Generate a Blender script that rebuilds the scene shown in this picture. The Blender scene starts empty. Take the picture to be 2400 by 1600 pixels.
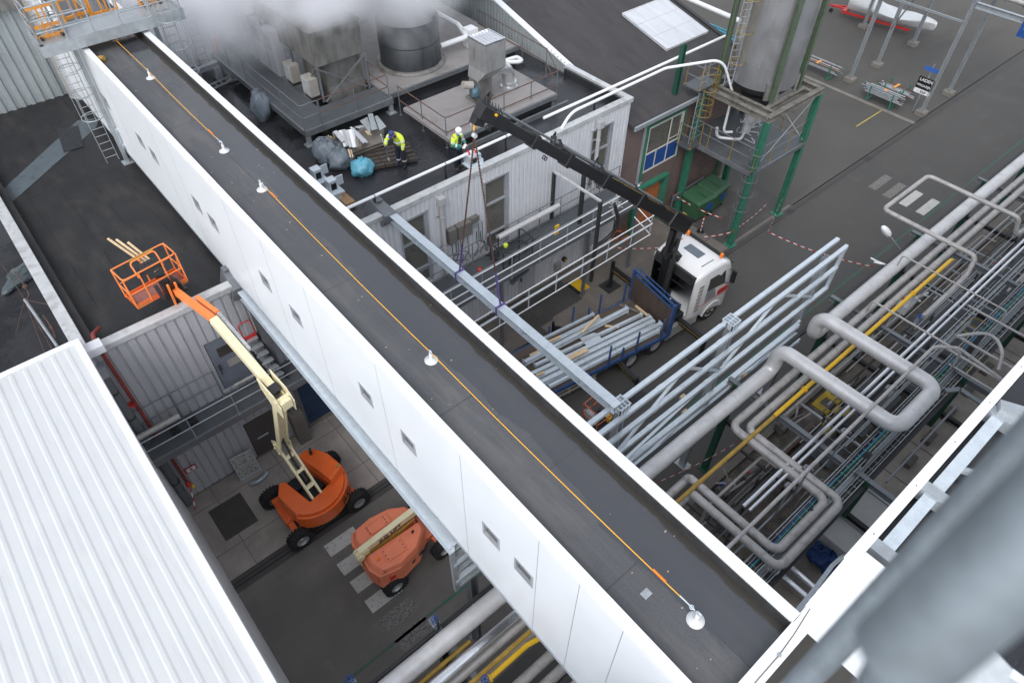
import bpy, math, random
from mathutils import Vector as V, Matrix
from math import radians as rad, sin, cos, pi
random.seed(7)
SC = bpy.context.scene; COL = SC.collection
# ---------------------------------------------------------------- camera, sky, sun, exposure
YAW, PIT, ROL, FPX, HC = 0.71067, 0.83576, 0.00857, 1608.0, 22.0
fw = V((sin(YAW)*cos(PIT), cos(YAW)*cos(PIT), -sin(PIT)))
rt0 = V((cos(YAW), -sin(YAW), 0)); up0 = rt0.cross(fw)
rt = rt0*cos(ROL)+up0*sin(ROL); up = -rt0*sin(ROL)+up0*cos(ROL)
CAM = V((0, 0, HC))
cd = bpy.data.cameras.new('camera'); cam = bpy.data.objects.new('camera', cd); COL.objects.link(cam)
cam.matrix_world = Matrix(((rt.x, up.x, -fw.x, 0), (rt.y, up.y, -fw.y, 0), (rt.z, up.z, -fw.z, HC), (0, 0, 0, 1)))
cd.sensor_width = 36; cd.lens = FPX/2400*36; cd.clip_start = .05; cd.clip_end = 600
cd.dof.use_dof = True; cd.dof.focus_distance = 19; cd.dof.aperture_fstop = 3.2
SC.camera = cam
W = bpy.data.worlds.new('World'); SC.world = W; W.use_nodes = True
nt = W.node_tree; bg = nt.nodes['Background']; sky = nt.nodes.new('ShaderNodeTexSky'); sky.sky_type = 'NISHITA'
SUN_EL, SUN_AZ = rad(46), rad(238)
sky.sun_disc = False; sky.sun_elevation = SUN_EL; sky.sun_rotation = SUN_AZ; sky.dust_density = 1.2; sky.air_density = 1.2; sky.ozone_density = 1
hs = nt.nodes.new('ShaderNodeHueSaturation'); hs.inputs['Saturation'].default_value = .3; nt.links.new(sky.outputs[0], hs.inputs['Color']); nt.links.new(hs.outputs[0], bg.inputs[0]); bg.inputs[1].default_value = .15
sl = bpy.data.lights.new('sun', 'SUN'); sun = bpy.data.objects.new('sun', sl); COL.objects.link(sun)
sl.energy = .72; sl.angle = rad(40); sl.color = (1, .99, .98)
sd = V((sin(SUN_AZ)*cos(SUN_EL), cos(SUN_AZ)*cos(SUN_EL), sin(SUN_EL)))
sun.rotation_euler = sd.to_track_quat('Z', 'Y').to_euler(); sun.location = (0, -20, 60)
SC.view_settings.view_transform = 'Standard'; SC.view_settings.look = 'None'; SC.view_settings.gamma = 1
SC.view_settings.exposure = .98
SC.cycles.max_bounces = 6; SC.cycles.volume_bounces = 4
# ---------------------------------------------------------------- measuring helpers: a sight line cut by a level or wall plane
def ray(x, y): return rt*((x-1200)/FPX) - up*((y-800)/FPX) + fw
def P(x, y, z=0.): d = ray(x, y); return CAM + d*((z-HC)/d.z)
def Q(x, y, Y): d = ray(x, y); return CAM + d*(Y/d.y)
def R(x, y, X): d = ray(x, y); return CAM + d*(X/d.x)
def pts(x0, y0, s, *L): return [(x0+a/s, y0+b/s) for a, b in L]
# ---------------------------------------------------------------- things and parts
def tag(o, label=None, cat=None, group=None, kind=None):
    if label: o['label'] = label
    if cat: o['category'] = cat
    if group: o['group'] = group
    if kind: o['kind'] = kind
    return o
def thing(name, label, cat, loc=(0, 0, 0), rz=0, group=None):
    o = bpy.data.objects.new(name, None); COL.objects.link(o); o.location = loc; o.rotation_euler = (0, 0, rz); o.empty_display_size = .2
    return tag(o, label, cat, group)
def copy_tree(o, parent=None):
    c = o.copy(); COL.objects.link(c); c.parent = parent
    for ch in list(o.children): copy_tree(ch, c)
    return c
def root(o):
    while o.parent: o = o.parent
    return o
def orth(d, upv=None):
    d = d.normalized(); u = V(upv) if upv is not None else V((0, 0, 1))
    if abs(d.dot(u)) > .98: u = V((1, 0, 0)) if abs(d.x) < .9 else V((0, 1, 0))
    a = d.cross(u).normalized(); b = a.cross(d).normalized(); return a, b
def fillet(p, r, n=6):
    p = [V(q) for q in p]; out = [p[0]]
    for i in range(1, len(p)-1):
        a, b, c = p[i-1], p[i], p[i+1]; u = (a-b); w = (c-b); lu, lw = u.length, w.length; u.normalize(); w.normalize()
        ang = u.angle(w)
        if ang > 3.0: out.append(b); continue
        t = min(r/math.tan(ang/2), lu*.48, lw*.48); rr = t*math.tan(ang/2)
        s = b+u*t; e = b+w*t; cen = b+(u+w).normalized()*(rr/sin(ang/2))
        v0 = s-cen; v1 = e-cen; th = v0.angle(v1)
        for k in range(n+1):
            f = k/n; out.append(cen + (v0*sin((1-f)*th)+v1*sin(f*th))/sin(th))
    out.append(p[-1]); return out
class MB:
    def __init__(s): s.v = []; s.f = []; s.sm = []; s.mi = []; s.m = 0; s.T = None
    def add(s, vs, fs, smooth=False):
        n = len(s.v); T = s.T
        s.v += [(T @ V(q)) if T else V(q) for q in vs]
        for f in fs: s.f.append([n+i for i in f]); s.sm.append(smooth); s.mi.append(s.m)
        return s
    def box(s, x0, x1, y0, y1, z0, z1):
        return s.add([(x, y, z) for x in (x0, x1) for y in (y0, y1) for z in (z0, z1)],
                     [(0, 1, 3, 2), (4, 6, 7, 5), (0, 4, 5, 1), (2, 3, 7, 6), (0, 2, 6, 4), (1, 5, 7, 3)])
    def cbox(s, c, sz): return s.box(c[0]-sz[0]/2, c[0]+sz[0]/2, c[1]-sz[1]/2, c[1]+sz[1]/2, c[2]-sz[2]/2, c[2]+sz[2]/2)
    def hexa(s, b, t):  # four base points, four top points
        return s.add(list(b)+list(t), [(3, 2, 1, 0), (4, 5, 6, 7)]+[(i, (i+1) % 4, 4+(i+1) % 4, 4+i) for i in range(4)])
    def bar(s, p, q, w, h=None, upv=None):
        p, q = V(p), V(q); h = h or w; a, b = orth(q-p, upv); a = a*w/2; b = b*h/2
        return s.hexa([p-a-b, p+a-b, p+a+b, p-a+b], [q-a-b, q+a-b, q+a+b, q-a+b])
    def ibeam(s, p, q, w, h, t=.018, upv=None):
        p, q = V(p), V(q); a, b = orth(q-p, upv)
        s.bar(p+b*(h-t)/2, q+b*(h-t)/2, w, t, upv); s.bar(p-b*(h-t)/2, q-b*(h-t)/2, w, t, upv)
        return s.bar(p, q, t*.8, h-2*t, upv)
    def tube(s, p, r, n=8, caps=True, smooth=True):
        p = [V(q) for q in p]; R_ = r if isinstance(r, (list, tuple)) else [r]*len(p)
        d0 = (p[1]-p[0]).normalized(); a, b = orth(d0); vs = []; m = len(p)
        for i in range(m):
            d = ((p[min(i+1, m-1)]-p[i]).normalized()+(p[i]-p[max(i-1, 0)]).normalized())
            d = d.normalized() if d.length > 1e-6 else d0
            a = (a-d*a.dot(d)).normalized(); b = d.cross(a)
            vs += [p[i]+(a*cos(2*pi*k/n)+b*sin(2*pi*k/n))*R_[i] for k in range(n)]
        fs = [(i*n+k, i*n+(k+1) % n, (i+1)*n+(k+1) % n, (i+1)*n+k) for i in range(m-1) for k in range(n)]
        s.add(vs, fs, smooth)
        if caps: s.add(vs[:n], [tuple(range(n))[::-1]]); s.add(vs[-n:], [tuple(range(n))])
        return s
    def cyl(s, p, q, r0, r1=None, n=16, caps=True): return s.tube([p, q], [r0, r0 if r1 is None else r1], n, caps)
    def lathe(s, prof, c=(0, 0, 0), n=24, ax=None):
        c = V(c); az = V(ax).normalized() if ax else V((0, 0, 1)); a, b = orth(az, (1, 0, 0) if abs(az.x) < .9 else (0, 1, 0)); vs = []
        for r, z in prof: vs += [c+az*z+(a*cos(2*pi*k/n)+b*sin(2*pi*k/n))*r for k in range(n)]
        return s.add(vs, [(i*n+k, i*n+(k+1) % n, (i+1)*n+(k+1) % n, (i+1)*n+k) for i in range(len(prof)-1) for k in range(n)], True)
    def ring(s, c, R_, r, n=20, k=6, ax=None, a0=0, a1=2*pi):
        c = V(c); az = V(ax).normalized() if ax else V((0, 0, 1)); a, b = orth(az, (0, 1, 0) if abs(az.y) < .9 else (1, 0, 0))
        full = abs(a1-a0-2*pi) < 1e-4; P_ = [c+(a*cos(a0+(a1-a0)*i/n)+b*sin(a0+(a1-a0)*i/n))*R_ for i in range(n+1)]
        return s.tube(P_, r, k, not full)
    def prism(s, poly, h, T=None):  # polygon (list of 3-D points) extruded by vector h
        poly = [V(q) for q in poly]; h = V(h); n = len(poly)
        return s.add(poly+[q+h for q in poly], [tuple(range(n))[::-1], tuple(range(n, 2*n))]+[(i, (i+1) % n, n+(i+1) % n, n+i) for i in range(n)])
    def quad(s, *q): return s.add(q, [tuple(range(len(q)))])
    def blob(s, c, r, amp=.15, seed=0, n=10, m=14, flat=0, fold=5):
        rn = random.Random(seed); c = V(c); ph = [rn.random()*6.3 for _ in range(8)]; vs = []
        for i in range(n+1):
            th = pi*i/n
            for k in range(m):
                f = 2*pi*k/m; w = 1+amp*(sin(fold*f+ph[0]+2*sin(th*3+ph[1]))*.5+sin(3*f+ph[2]+th*4)*.4+rn.uniform(-.4, .4))
                z = cos(th)*r[2]*w; z = max(z, -r[2]*(1-flat)) if flat else z
                vs.append(c+V((sin(th)*cos(f)*r[0]*w, sin(th)*sin(f)*r[1]*w, z)))
        return s.add(vs, [(i*m+k, (i+1)*m+k, (i+1)*m+(k+1) % m, i*m+(k+1) % m) for i in range(n) for k in range(m)], True)
    def build(s, name, m, parent=None, world=True, label=None, cat=None, group=None, kind=None, bevel=0, sub=0):
        off = V((0, 0, 0))
        if parent is not None and world: off = root(parent).matrix_basis.translation
        rzi = None
        me = bpy.data.meshes.new(name); me.from_pydata([tuple(q-off) for q in s.v], [], s.f)
        for mm in (m if isinstance(m, (list, tuple)) else [m]): me.materials.append(mm)
        me.polygons.foreach_set('use_smooth', s.sm); me.polygons.foreach_set('material_index', s.mi)
        o = bpy.data.objects.new(name, me); COL.objects.link(o)
        if parent is not None: o.parent = parent
        if bevel:
            b = o.modifiers.new('bevel', 'BEVEL'); b.width = bevel; b.segments = 2; b.limit_method = 'ANGLE'
        if sub:
            b = o.modifiers.new('sub', 'SUBSURF'); b.levels = sub; b.render_levels = sub
        me.validate(); me.update()
        tag(o, label, cat, group, kind); return o
# ---------------------------------------------------------------- materials
def _n(nt, t, **k):
    n = nt.nodes.new(t)
    for a, b in k.items(): setattr(n, a, b)
    return n
def mat(name, col, rough=.6, metal=0., var=.18, scale=1.5, fine=0., fscale=60., bump=0., bscale=40., stretch=(1, 1, 1), col2=None, spec=.5, rvar=.1, emit=0, coat=0):
    m = bpy.data.materials.new(name); m.use_nodes = True; nt = m.node_tree; L = nt.links.new; b = nt.nodes['Principled BSDF']
    b.inputs['Roughness'].default_value = rough; b.inputs['Metallic'].default_value = metal; b.inputs['Specular IOR Level'].default_value = spec
    if coat: b.inputs['Coat Weight'].default_value = coat; b.inputs['Coat Roughness'].default_value = .15
    tc = _n(nt, 'ShaderNodeTexCoord'); mp = _n(nt, 'ShaderNodeMapping'); mp.inputs['Scale'].default_value = stretch; L(tc.outputs['Object'], mp.inputs[0])
    nz = _n(nt, 'ShaderNodeTexNoise'); nz.inputs['Scale'].default_value = scale; nz.inputs['Detail'].default_value = 7; nz.inputs['Roughness'].default_value = .65; L(mp.outputs[0], nz.inputs['Vector'])
    rp = _n(nt, 'ShaderNodeMapRange'); rp.inputs[1].default_value = .3; rp.inputs[2].default_value = .7; L(nz.outputs[0], rp.inputs[0])
    mx = _n(nt, 'ShaderNodeMix', data_type='RGBA'); L(rp.outputs[0], mx.inputs[0])
    c2 = col2 or [min(1, c*(1+var)) for c in col]; c1 = [c*(1-var) for c in col] if col2 is None else col
    mx.inputs[6].default_value = (*c1, 1); mx.inputs[7].default_value = (*c2, 1); out = mx.outputs[2]
    if fine:
        n2 = _n(nt, 'ShaderNodeTexNoise'); n2.inputs['Scale'].default_value = fscale; n2.inputs['Detail'].default_value = 3; L(tc.outputs['Object'], n2.inputs['Vector'])
        r2 = _n(nt, 'ShaderNodeMapRange'); r2.inputs[1].default_value = .3; r2.inputs[2].default_value = .7; r2.inputs[3].default_value = 1-fine; r2.inputs[4].default_value = 1+fine; L(n2.outputs[0], r2.inputs[0])
        ml = _n(nt, 'ShaderNodeVectorMath', operation='SCALE'); L(out, ml.inputs[0]); L(r2.outputs[0], ml.inputs['Scale']); out = ml.outputs[0]
    L(out, b.inputs['Base Color'])
    if rvar:
        rr = _n(nt, 'ShaderNodeMapRange'); rr.inputs[1].default_value = .3; rr.inputs[2].default_value = .7; rr.inputs[3].default_value = max(.03, rough-rvar); rr.inputs[4].default_value = min(1, rough+rvar); L(nz.outputs[0], rr.inputs[0]); L(rr.outputs[0], b.inputs['Roughness'])
    if bump:
        n3 = _n(nt, 'ShaderNodeTexNoise'); n3.inputs['Scale'].default_value = bscale; n3.inputs['Detail'].default_value = 4; L(mp.outputs[0], n3.inputs['Vector'])
        bp = _n(nt, 'ShaderNodeBump'); bp.inputs['Strength'].default_value = bump; bp.inputs['Distance'].default_value = .02; L(n3.outputs[0], bp.inputs['Height']); L(bp.outputs[0], b.inputs['Normal'])
    if emit: b.inputs['Emission Color'].default_value = (*col, 1); b.inputs['Emission Strength'].default_value = emit
    m['bsdf'] = 1; return m
def layer(m, fac_fn, col, rough=None, strength=1.):
    """mix a second colour (and roughness) over a material, by a factor built by fac_fn(nt, L, texcoord)"""
    nt = m.node_tree; L = nt.links.new; b = nt.nodes['Principled BSDF']; tc = [n for n in nt.nodes if n.type == 'TEX_COORD'][0]
    f = fac_fn(nt, L, tc)
    s = b.inputs['Base Color'].links[0].from_socket; mx = _n(nt, 'ShaderNodeMix', data_type='RGBA')
    k = _n(nt, 'ShaderNodeMath', operation='MULTIPLY'); L(f, k.inputs[0]); k.inputs[1].default_value = strength
    L(k.outputs[0], mx.inputs[0]); L(s, mx.inputs[6]); mx.inputs[7].default_value = (*col, 1); L(mx.outputs[2], b.inputs['Base Color'])
    if rough is not None:
        r = b.inputs['Roughness']; m2 = _n(nt, 'ShaderNodeMix', data_type='FLOAT'); L(f, m2.inputs[0])
        if r.links: L(r.links[0].from_socket, m2.inputs[2])
        else: m2.inputs[2].default_value = r.default_value
        m2.inputs[3].default_value = rough; L(m2.outputs[0], r)
    return m
def f_noise(scale, lo, hi, stretch=(1, 1, 1), det=5, seed=0):
    def f(nt, L, tc):
        mp = _n(nt, 'ShaderNodeMapping'); mp.inputs['Scale'].default_value = stretch; mp.inputs['Location'].default_value = (seed*7.3, seed*3.1, seed); L(tc.outputs['Object'], mp.inputs[0])
        n = _n(nt, 'ShaderNodeTexNoise'); n.inputs['Scale'].default_value = scale; n.inputs['Detail'].default_value = det; n.inputs['Roughness'].default_value = .6; L(mp.outputs[0], n.inputs['Vector'])
        r = _n(nt, 'ShaderNodeMapRange'); r.inputs[1].default_value = lo; r.inputs[2].default_value = hi; L(n.outputs[0], r.inputs[0]); return r.outputs[0]
    return f
def f_brick(bw, bh, mortar, rot=0, off=.5, out='Fac', smooth=.1, plane='xy'):
    def f(nt, L, tc):
        mp = _n(nt, 'ShaderNodeMapping'); L(tc.outputs['Object'], mp.inputs[0])
        if plane == 'xz': mp.inputs['Rotation'].default_value = (rad(-90), 0, 0)
        elif plane == 'yz': mp.inputs['Rotation'].default_value = (rad(-90), 0, rad(90))
        else: mp.inputs['Rotation'].default_value = (0, 0, rot)
        n = _n(nt, 'ShaderNodeTexBrick'); n.offset = off; n.inputs['Scale'].default_value = 1; n.inputs['Brick Width'].default_value = bw; n.inputs['Row Height'].default_value = bh
        n.inputs['Mortar Size'].default_value = mortar; n.inputs['Mortar Smooth'].default_value = smooth; n.inputs['Color1'].default_value = (0, 0, 0, 1); n.inputs['Color2'].default_value = (1, 1, 1, 1); n.inputs['Mortar'].default_value = (.5, .5, .5, 1)
        L(mp.outputs[0], n.inputs['Vector']); return n.outputs[out]
    return f
M = {}
M['asphalt'] = layer(layer(mat('asphalt', (.078, .073, .067), .8, var=.16, scale=.35, fine=.28, fscale=45, bump=.25, bscale=60, rvar=.12),
               f_noise(.5, .45, .75, (.12, 1.3, 1)), (.05, .049, .048), .55, .8), f_noise(.9, .58, .72, (1, 1, 1), 7, 3), (.095, .09, .082), None, .55)
layer(M['asphalt'], f_noise(.22, .5, .66, (1, .35, 1), 6, 9), (.04, .039, .039), .45, .6)
M['yard'] = layer(mat('yard_asphalt', (.085, .08, .073), .85, var=.15, scale=.25, fine=.18, fscale=40, bump=.2, bscale=60), f_noise(.35, .5, .75, (.3, 1, 1), 6, 5), (.055, .052, .05), None, .8)
M['concrete'] = layer(layer(mat('concrete_slab', (.165, .146, .13), .85, var=.2, scale=.6, fine=.22, fscale=35, bump=.2), f_brick(2.4, 2.0, .02, 0, 0), (.05, .047, .045), None, .9), f_noise(.8, .5, .7, (1, 1, 1), 6, 2), (.12, .108, .098), .6, .7)
M['slab'] = layer(mat('slab_light', (.155, .138, .122), .85, var=.18, scale=1.2, fine=.25, fscale=35, bump=.2), f_noise(1.3, .52, .7, (1, 1, 1), 6, 2), (.15, .13, .115), None, .7)
M['slab_dark'] = layer(mat('slab_dark', (.062, .058, .055), .7, var=.2, scale=.9, fine=.3, fscale=40, bump=.2), f_noise(.9, .55, .7, (1, 1, 1), 6, 4), (.12, .11, .1), None, .5)
M['concrete_l'] = layer(layer(mat('concrete_apron_brightened', (.34, .305, .275), .85, var=.2, scale=.6, fine=.2, fscale=35, bump=.2), f_brick(2.4, 2.0, .015, 0, 0), (.12, .11, .1), None, .9), f_noise(.8, .5, .7, (1, 1, 1), 6, 2), (.22, .2, .18), .6, .7)  # paler copy of the slab concrete, brightness painted in for the shaded left yard
M['road_l'] = layer(layer(mat('asphalt_brightened', (.15, .138, .125), .85, var=.18, scale=.5, fine=.25, fscale=45, bump=.25), f_noise(.6, .45, .75, (.15, 1.2, 1)), (.1, .095, .09), .6, .8), f_noise(.9, .56, .72, (1, 1, 1), 7, 3), (.2, .18, .155), None, .6)  # brownish asphalt lightened in colour to offset light blocked from the left yard
M['kerb'] = mat('kerb_stone', (.2, .185, .165), .85, var=.2, scale=2, fine=.2)
M['drain'] = mat('drain_iron', (.035, .033, .035), .5, .3)
M['paint_white'] = layer(mat('road_paint', (.5, .49, .46), .8, var=.1, scale=3, fine=.2), f_noise(9, .56, .72, (1, 1, 1), 8), (.12, .115, .11), None, .8)
M['paint_worn'] = layer(mat('road_paint_worn', (.22, .21, .195), .8, var=.1, scale=3, fine=.2), f_noise(14, .42, .62, (1, 1, 1), 9), (.085, .08, .075), None, 1)
M['paint_green'] = layer(mat('line_green', (.03, .14, .1), .8), f_noise(3, .4, .6, (1, 1, 1), 8), (.1, .1, .09), None, 1)
M['paint_yellow'] = mat('line_yellow', (.42, .33, .08), .8, fine=.3)
M['bit_left'] = layer(layer(layer(mat('bitumen_old', (.016, .0155, .017), .72, var=.28, scale=1.2, fine=.4, fscale=30, bump=.35, bscale=14), f_brick(9, 1.0, .022, rad(90), .37), (.006, .006, .006), None, .9),
               f_noise(2.2, .46, .66, (1, .3, 1), 8, 2), (.034, .031, .03), None, .75), f_noise(.35, .5, .72, (1, 1, 1), 5, 8), (.014, .014, .017), .4, .8)
M['bit_roof'] = layer(layer(mat('bitumen_wet', (.026, .027, .031), .5, var=.25, scale=.7, fine=.3, fscale=25, bump=.25, bscale=18), f_brick(8, 1.0, .02, 0, .4), (.01, .01, .011), None, .6), f_noise(.45, .47, .58, (1, 1, 1), 6, 3), (.02, .021, .025), .12, .6)
M['bit_gable'] = layer(mat('bitumen_gable', (.05, .047, .048), .8, var=.25, scale=.9, fine=.25, fscale=30, bump=.2, stretch=(1.6, .35, 1)), f_noise(1.2, .5, .75, (1.5, .3, 1), 6, 6), (.03, .028, .029), None, .8)
M['clad'] = layer(mat('cladding_white', (.62, .63, .66), .45, var=.05, scale=1, bump=0), f_noise(1.5, .5, .85, (3, 3, .35), 6, 2), (.4, .39, .37), None, .35)
M['clad_grey'] = layer(mat('cladding_grey', (.43, .43, .46), .5, var=.06, scale=1), f_noise(1.2, .5, .8, (3, 3, .3), 6, 2), (.27, .265, .26), None, .5)
M['clad_dull'] = layer(mat('cladding_dull', (.3, .33, .34), .55, var=.08, scale=1), f_noise(1.1, .5, .8, (3, 3, .3), 6, 2), (.19, .2, .19), None, .6)
M['coping'] = layer(mat('coping_aluminium', (.55, .56, .57), .4, .2, var=.1, scale=2), f_noise(2.5, .5, .7, (1, 1, 1), 7, 2), (.27, .26, .24), None, .6)
M['white'] = mat('panel_white', (.72, .745, .78), .35, var=.02, scale=.8, rvar=.05)
M['whitecap'] = layer(mat('coping_white', (.76, .775, .79), .35, var=.02, scale=1, rvar=.05), f_noise(8, .6, .75, (1, 1, 1), 7, 2), (.6, .6, .58), None, .5)
M['whiteroof'] = layer(mat('roof_sheet_white', (.56, .57, .575), .35, var=.03, scale=.6, rvar=.06), f_noise(6, .55, .8, (1, .12, 1), 6, 4), (.44, .45, .455), None, .6)
M['galv'] = mat('galvanised_steel', (.4, .43, .455), .42, .5, var=.13, scale=6, fine=.08, fscale=40)
M['galv_fg'] = mat('galvanised_handrail', (.2, .235, .265), .45, .4, var=.18, scale=14, fine=.08, fscale=60)
M['galv_new'] = mat('galvanised_bright', (.6, .66, .71), .38, .4, var=.09, scale=5, fine=.07, fscale=40)
M['galv_dark'] = mat('galvanised_weathered', (.2, .215, .23), .55, .5, var=.15, scale=4)
M['steel_dark'] = mat('steel_dark', (.05, .05, .052), .55, .4, var=.2, scale=4)
M['grating'] = mat('floor_grating', (.11, .12, .13), .6, .4, var=.15, scale=3, fine=.3, fscale=80)
M['rust'] = mat('rusty_rail', (.13, .075, .06), .8, .2, var=.35, scale=6)
M['alu'] = layer(mat('insulation_cladding', (.6, .595, .6), .45, .35, var=.1, scale=1.5, bump=.15, bscale=7), f_noise(3, .5, .75, (1, 1, 1), 7, 4), (.4, .385, .37), .6, .5)
M['alu_bright'] = mat('insulation_bright', (.72, .73, .76), .22, .9, var=.06, scale=2, bump=.1, bscale=6)
M['alu_dull'] = layer(mat('insulation_dull', (.42, .405, .395), .55, .3, var=.14, scale=2, bump=.3, bscale=10), f_noise(5, .5, .7, (1, 1, 1), 8, 4), (.2, .18, .16), None, .6)
M['stain'] = layer(mat('stainless_silo', (.38, .38, .39), .4, .7, var=.1, scale=.8, bump=.08, bscale=4), f_noise(1.3, .5, .72, (2.5, 2.5, .25), 7, 4), (.14, .135, .13), .6, .6)
M['grime'] = layer(mat('grimy_metal', (.2, .195, .185), .6, .3, var=.2, scale=1.5), f_noise(1.6, .45, .7, (1.5, 1.5, .4), 7, 1), (.06, .057, .052), None, .8)
M['green'] = mat('paint_green_steel', (.035, .17, .11), .55, var=.2, scale=3)
M['green_dk'] = mat('paint_green_dark', (.015, .07, .045), .55, var=.2, scale=3)
M['green_dull'] = mat('paint_green_dull', (.085, .115, .075), .6, var=.2, scale=2)
M['yellow'] = mat('paint_yellow', (.72, .43, .02), .4, var=.08, scale=3, rvar=.05)
M['ochre'] = mat('paint_ochre', (.35, .22, .04), .65, var=.25, scale=5)
M['rail_y'] = mat('paint_rail_yellow', (.25, .17, .04), .65, var=.35, scale=6)
M['orange'] = mat('paint_orange', (.78, .13, .02), .35, var=.06, scale=2, rvar=.05, coat=.4)
M['orange_faded'] = mat('paint_orange_faded', (.74, .21, .11), .45, var=.07, scale=2)
M['orange_boom'] = mat('paint_orange_boom', (.85, .24, .06), .4, var=.05, scale=2)
M['cream'] = mat('paint_cream', (.74, .66, .43), .45, var=.06, scale=3)
M['black'] = mat('paint_black', (.014, .014, .016), .38, var=.2, scale=4)
M['rubber'] = mat('rubber', (.018, .018, .019), .85, var=.2, scale=8, fine=.2)
M['rim'] = mat('wheel_rim', (.42, .43, .45), .4, .6)
M['blue'] = mat('paint_blue', (.015, .07, .26), .5, var=.1, scale=3)
M['blue_steel'] = mat('paint_blue_steel', (.03, .075, .2), .55, var=.25, scale=6)
M['blue_door'] = mat('door_blue', (.022, .045, .1), .55, var=.08, scale=2)
M['red'] = mat('paint_red', (.5, .03, .025), .5, var=.12)
M['redrust'] = mat('pipe_red', (.22, .04, .03), .65, var=.35, scale=7)
M['brick'] = layer(mat('brick_wall', (.13, .085, .078), .85, var=.25, scale=4, fine=.2), f_brick(.24, .075, .012, plane='xz'), (.2, .17, .155), None, .8)
layer(M['brick'], f_noise(.5, .5, .7, (1, 1, 1), 5, 2), (.07, .05, .05), None, .6)
M['glass'] = mat('window_glass', (.06, .06, .055), .08, .0, var=.15, scale=1, spec=.8, rvar=.03)
M['glass_brown'] = mat('window_dull', (.12, .115, .1), .3, .0, var=.12, scale=1.2, spec=.7)
M['frame'] = mat('window_frame', (.4, .42, .45), .45, .3)
M['frame_white'] = mat('frame_cream', (.62, .6, .54), .5, var=.08)
M['wood'] = mat('timber_fresh', (.62, .46, .28), .75, var=.14, scale=3, stretch=(1, 4, 4), fine=.1)
M['wood_old'] = mat('timber_old', (.19, .17, .15), .85, var=.3, scale=4, stretch=(1, 4, 4), fine=.2)
M['wood_dark'] = mat('timber_wet', (.055, .045, .038), .7, var=.3, scale=4, stretch=(1, 4, 4))
M['plastic_bag'] = mat('plastic_bag', (.17, .2, .23), .4, var=.15, scale=5, bump=.7, bscale=18)
M['plastic_blue'] = mat('plastic_blue', (.13, .4, .52), .4, var=.15, scale=5, bump=.7, bscale=18)
M['tarp_blue'] = mat('tarp_blue', (.01, .045, .17), .5, var=.25, scale=5, bump=.8, bscale=12)
M['tarp_white'] = mat('tarp_white', (.62, .63, .63), .45, var=.06, scale=2, bump=.6, bscale=6)
M['hivis'] = mat('hivis_yellow', (.62, .78, .05), .7, var=.06, bump=.5, bscale=14)
M['teal'] = mat('cloth_teal', (.02, .2, .18), .8)
M['navy'] = mat('cloth_navy', (.012, .016, .032), .85, bump=.4, bscale=14)
M['grey_cloth'] = mat('cloth_reflective', (.6, .61, .6), .5)
M['skin'] = mat('skin', (.5, .3, .22), .6, var=.05)
M['hair'] = mat('hair', (.05, .035, .025), .8)
M['capblue'] = mat('cap_blue', (.03, .045, .17), .6)
M['helmet'] = mat('helmet_white', (.78, .79, .8), .35, var=.02)
M['bin'] = mat('bin_green', (.035, .1, .05), .5, var=.08)
M['bin_y'] = mat('bin_yellow', (.68, .5, .22), .5, var=.08)
M['purple'] = mat('sling_purple', (.11, .075, .26), .7)
M['chain'] = mat('chain_rust', (.11, .06, .045), .7, .3)
M['amber'] = mat('beacon_amber', (.85, .2, .01), .25, var=.05)
M['rope'] = mat('rope_yellow', (.85, .42, .03), .6, var=.05)
M['cable'] = mat('cable_black', (.03, .03, .033), .5)
M['cable_g'] = mat('cable_green', (.04, .3, .24), .5)
M['cable_b'] = mat('cable_blue', (.04, .12, .42), .5)
M['cable_grey'] = mat('cable_grey', (.3, .31, .32), .5)
M['ventgrey'] = mat('unit_grey', (.33, .31, .28), .6, var=.15, scale=3)
M['barrier'] = mat('barrier_orange', (.72, .3, .05), .55, var=.08)
# ---------------------------------------------------------------- ground and roads
def sheet(x0, x1, y0, y1, z): return MB().quad((x0, y0, z), (x1, y0, z), (x1, y1, z), (x0, y1, z))
sheet(-80, 160, -60, 160, 0).build('ground', M['asphalt'], kind='structure')
g = MB().quad((43.5, 12.9, .004), (140, 12.9, .004), (140, 120, .004), (43.5, 120, .004)); g.quad((30.6, 12.9, .004), (43.2, 12.9, .004), (43.2, 120, .004), (30.6, 120, .004))
g.build('yard', M['yard'], kind='structure')
MB().box(43.2, 43.5, 12.95, 60, -.1, .03).build('kerb', M['kerb'], kind='structure')
g = MB()
MB().quad((-4, 12.95, .004), (8.5, 12.95, .004), (8.5, 16.7, .004), (-4, 16.7, .004)).build('pavement', M['concrete_l'], kind='structure'); MB().quad((-12, 5, .002), (7.5, 5, .002), (7.5, 12.4, .002), (-12, 12.4, .002)).build('road', M['road_l'], kind='structure')  # lightened apron and an added road sheet brighten the occluded left yard
g.quad((15.3, 12.95, .004), (30.5, 12.95, .004), (30.5, 17.1, .004), (15.3, 17.1, .004)); g.quad((31.2, 15.8, .008), (35.2, 15.8, .008), (35.2, 20, .008), (31.2, 20, .008))
g.build('pavement', M['concrete'], kind='structure')
g = MB()
for x0, x1, y0, y1 in ((11.4, 14.2, 14.6, 16.6), (14.5, 17.3, 12.95, 14.9), (17.6, 20.3, 12.95, 16.6), (9.4, 11.2, 12.95, 14.6), (20.6, 24, 14.9, 16.8)): g.quad((x0, y0, .008), (x1, y0, .008), (x1, y1, .008), (x0, y1, .008))
g.build('paving_slab', M['slab'], kind='structure')
g = MB()
for x0, x1, y0, y1 in ((-.45, .75, 14.35, 15.8), (14.3, 17.2, 15.0, 16.8), (11.3, 14.2, 12.95, 14.4)): g.quad((x0, y0, .010), (x1, y0, .010), (x1, y1, .010), (x0, y1, .010))
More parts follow.
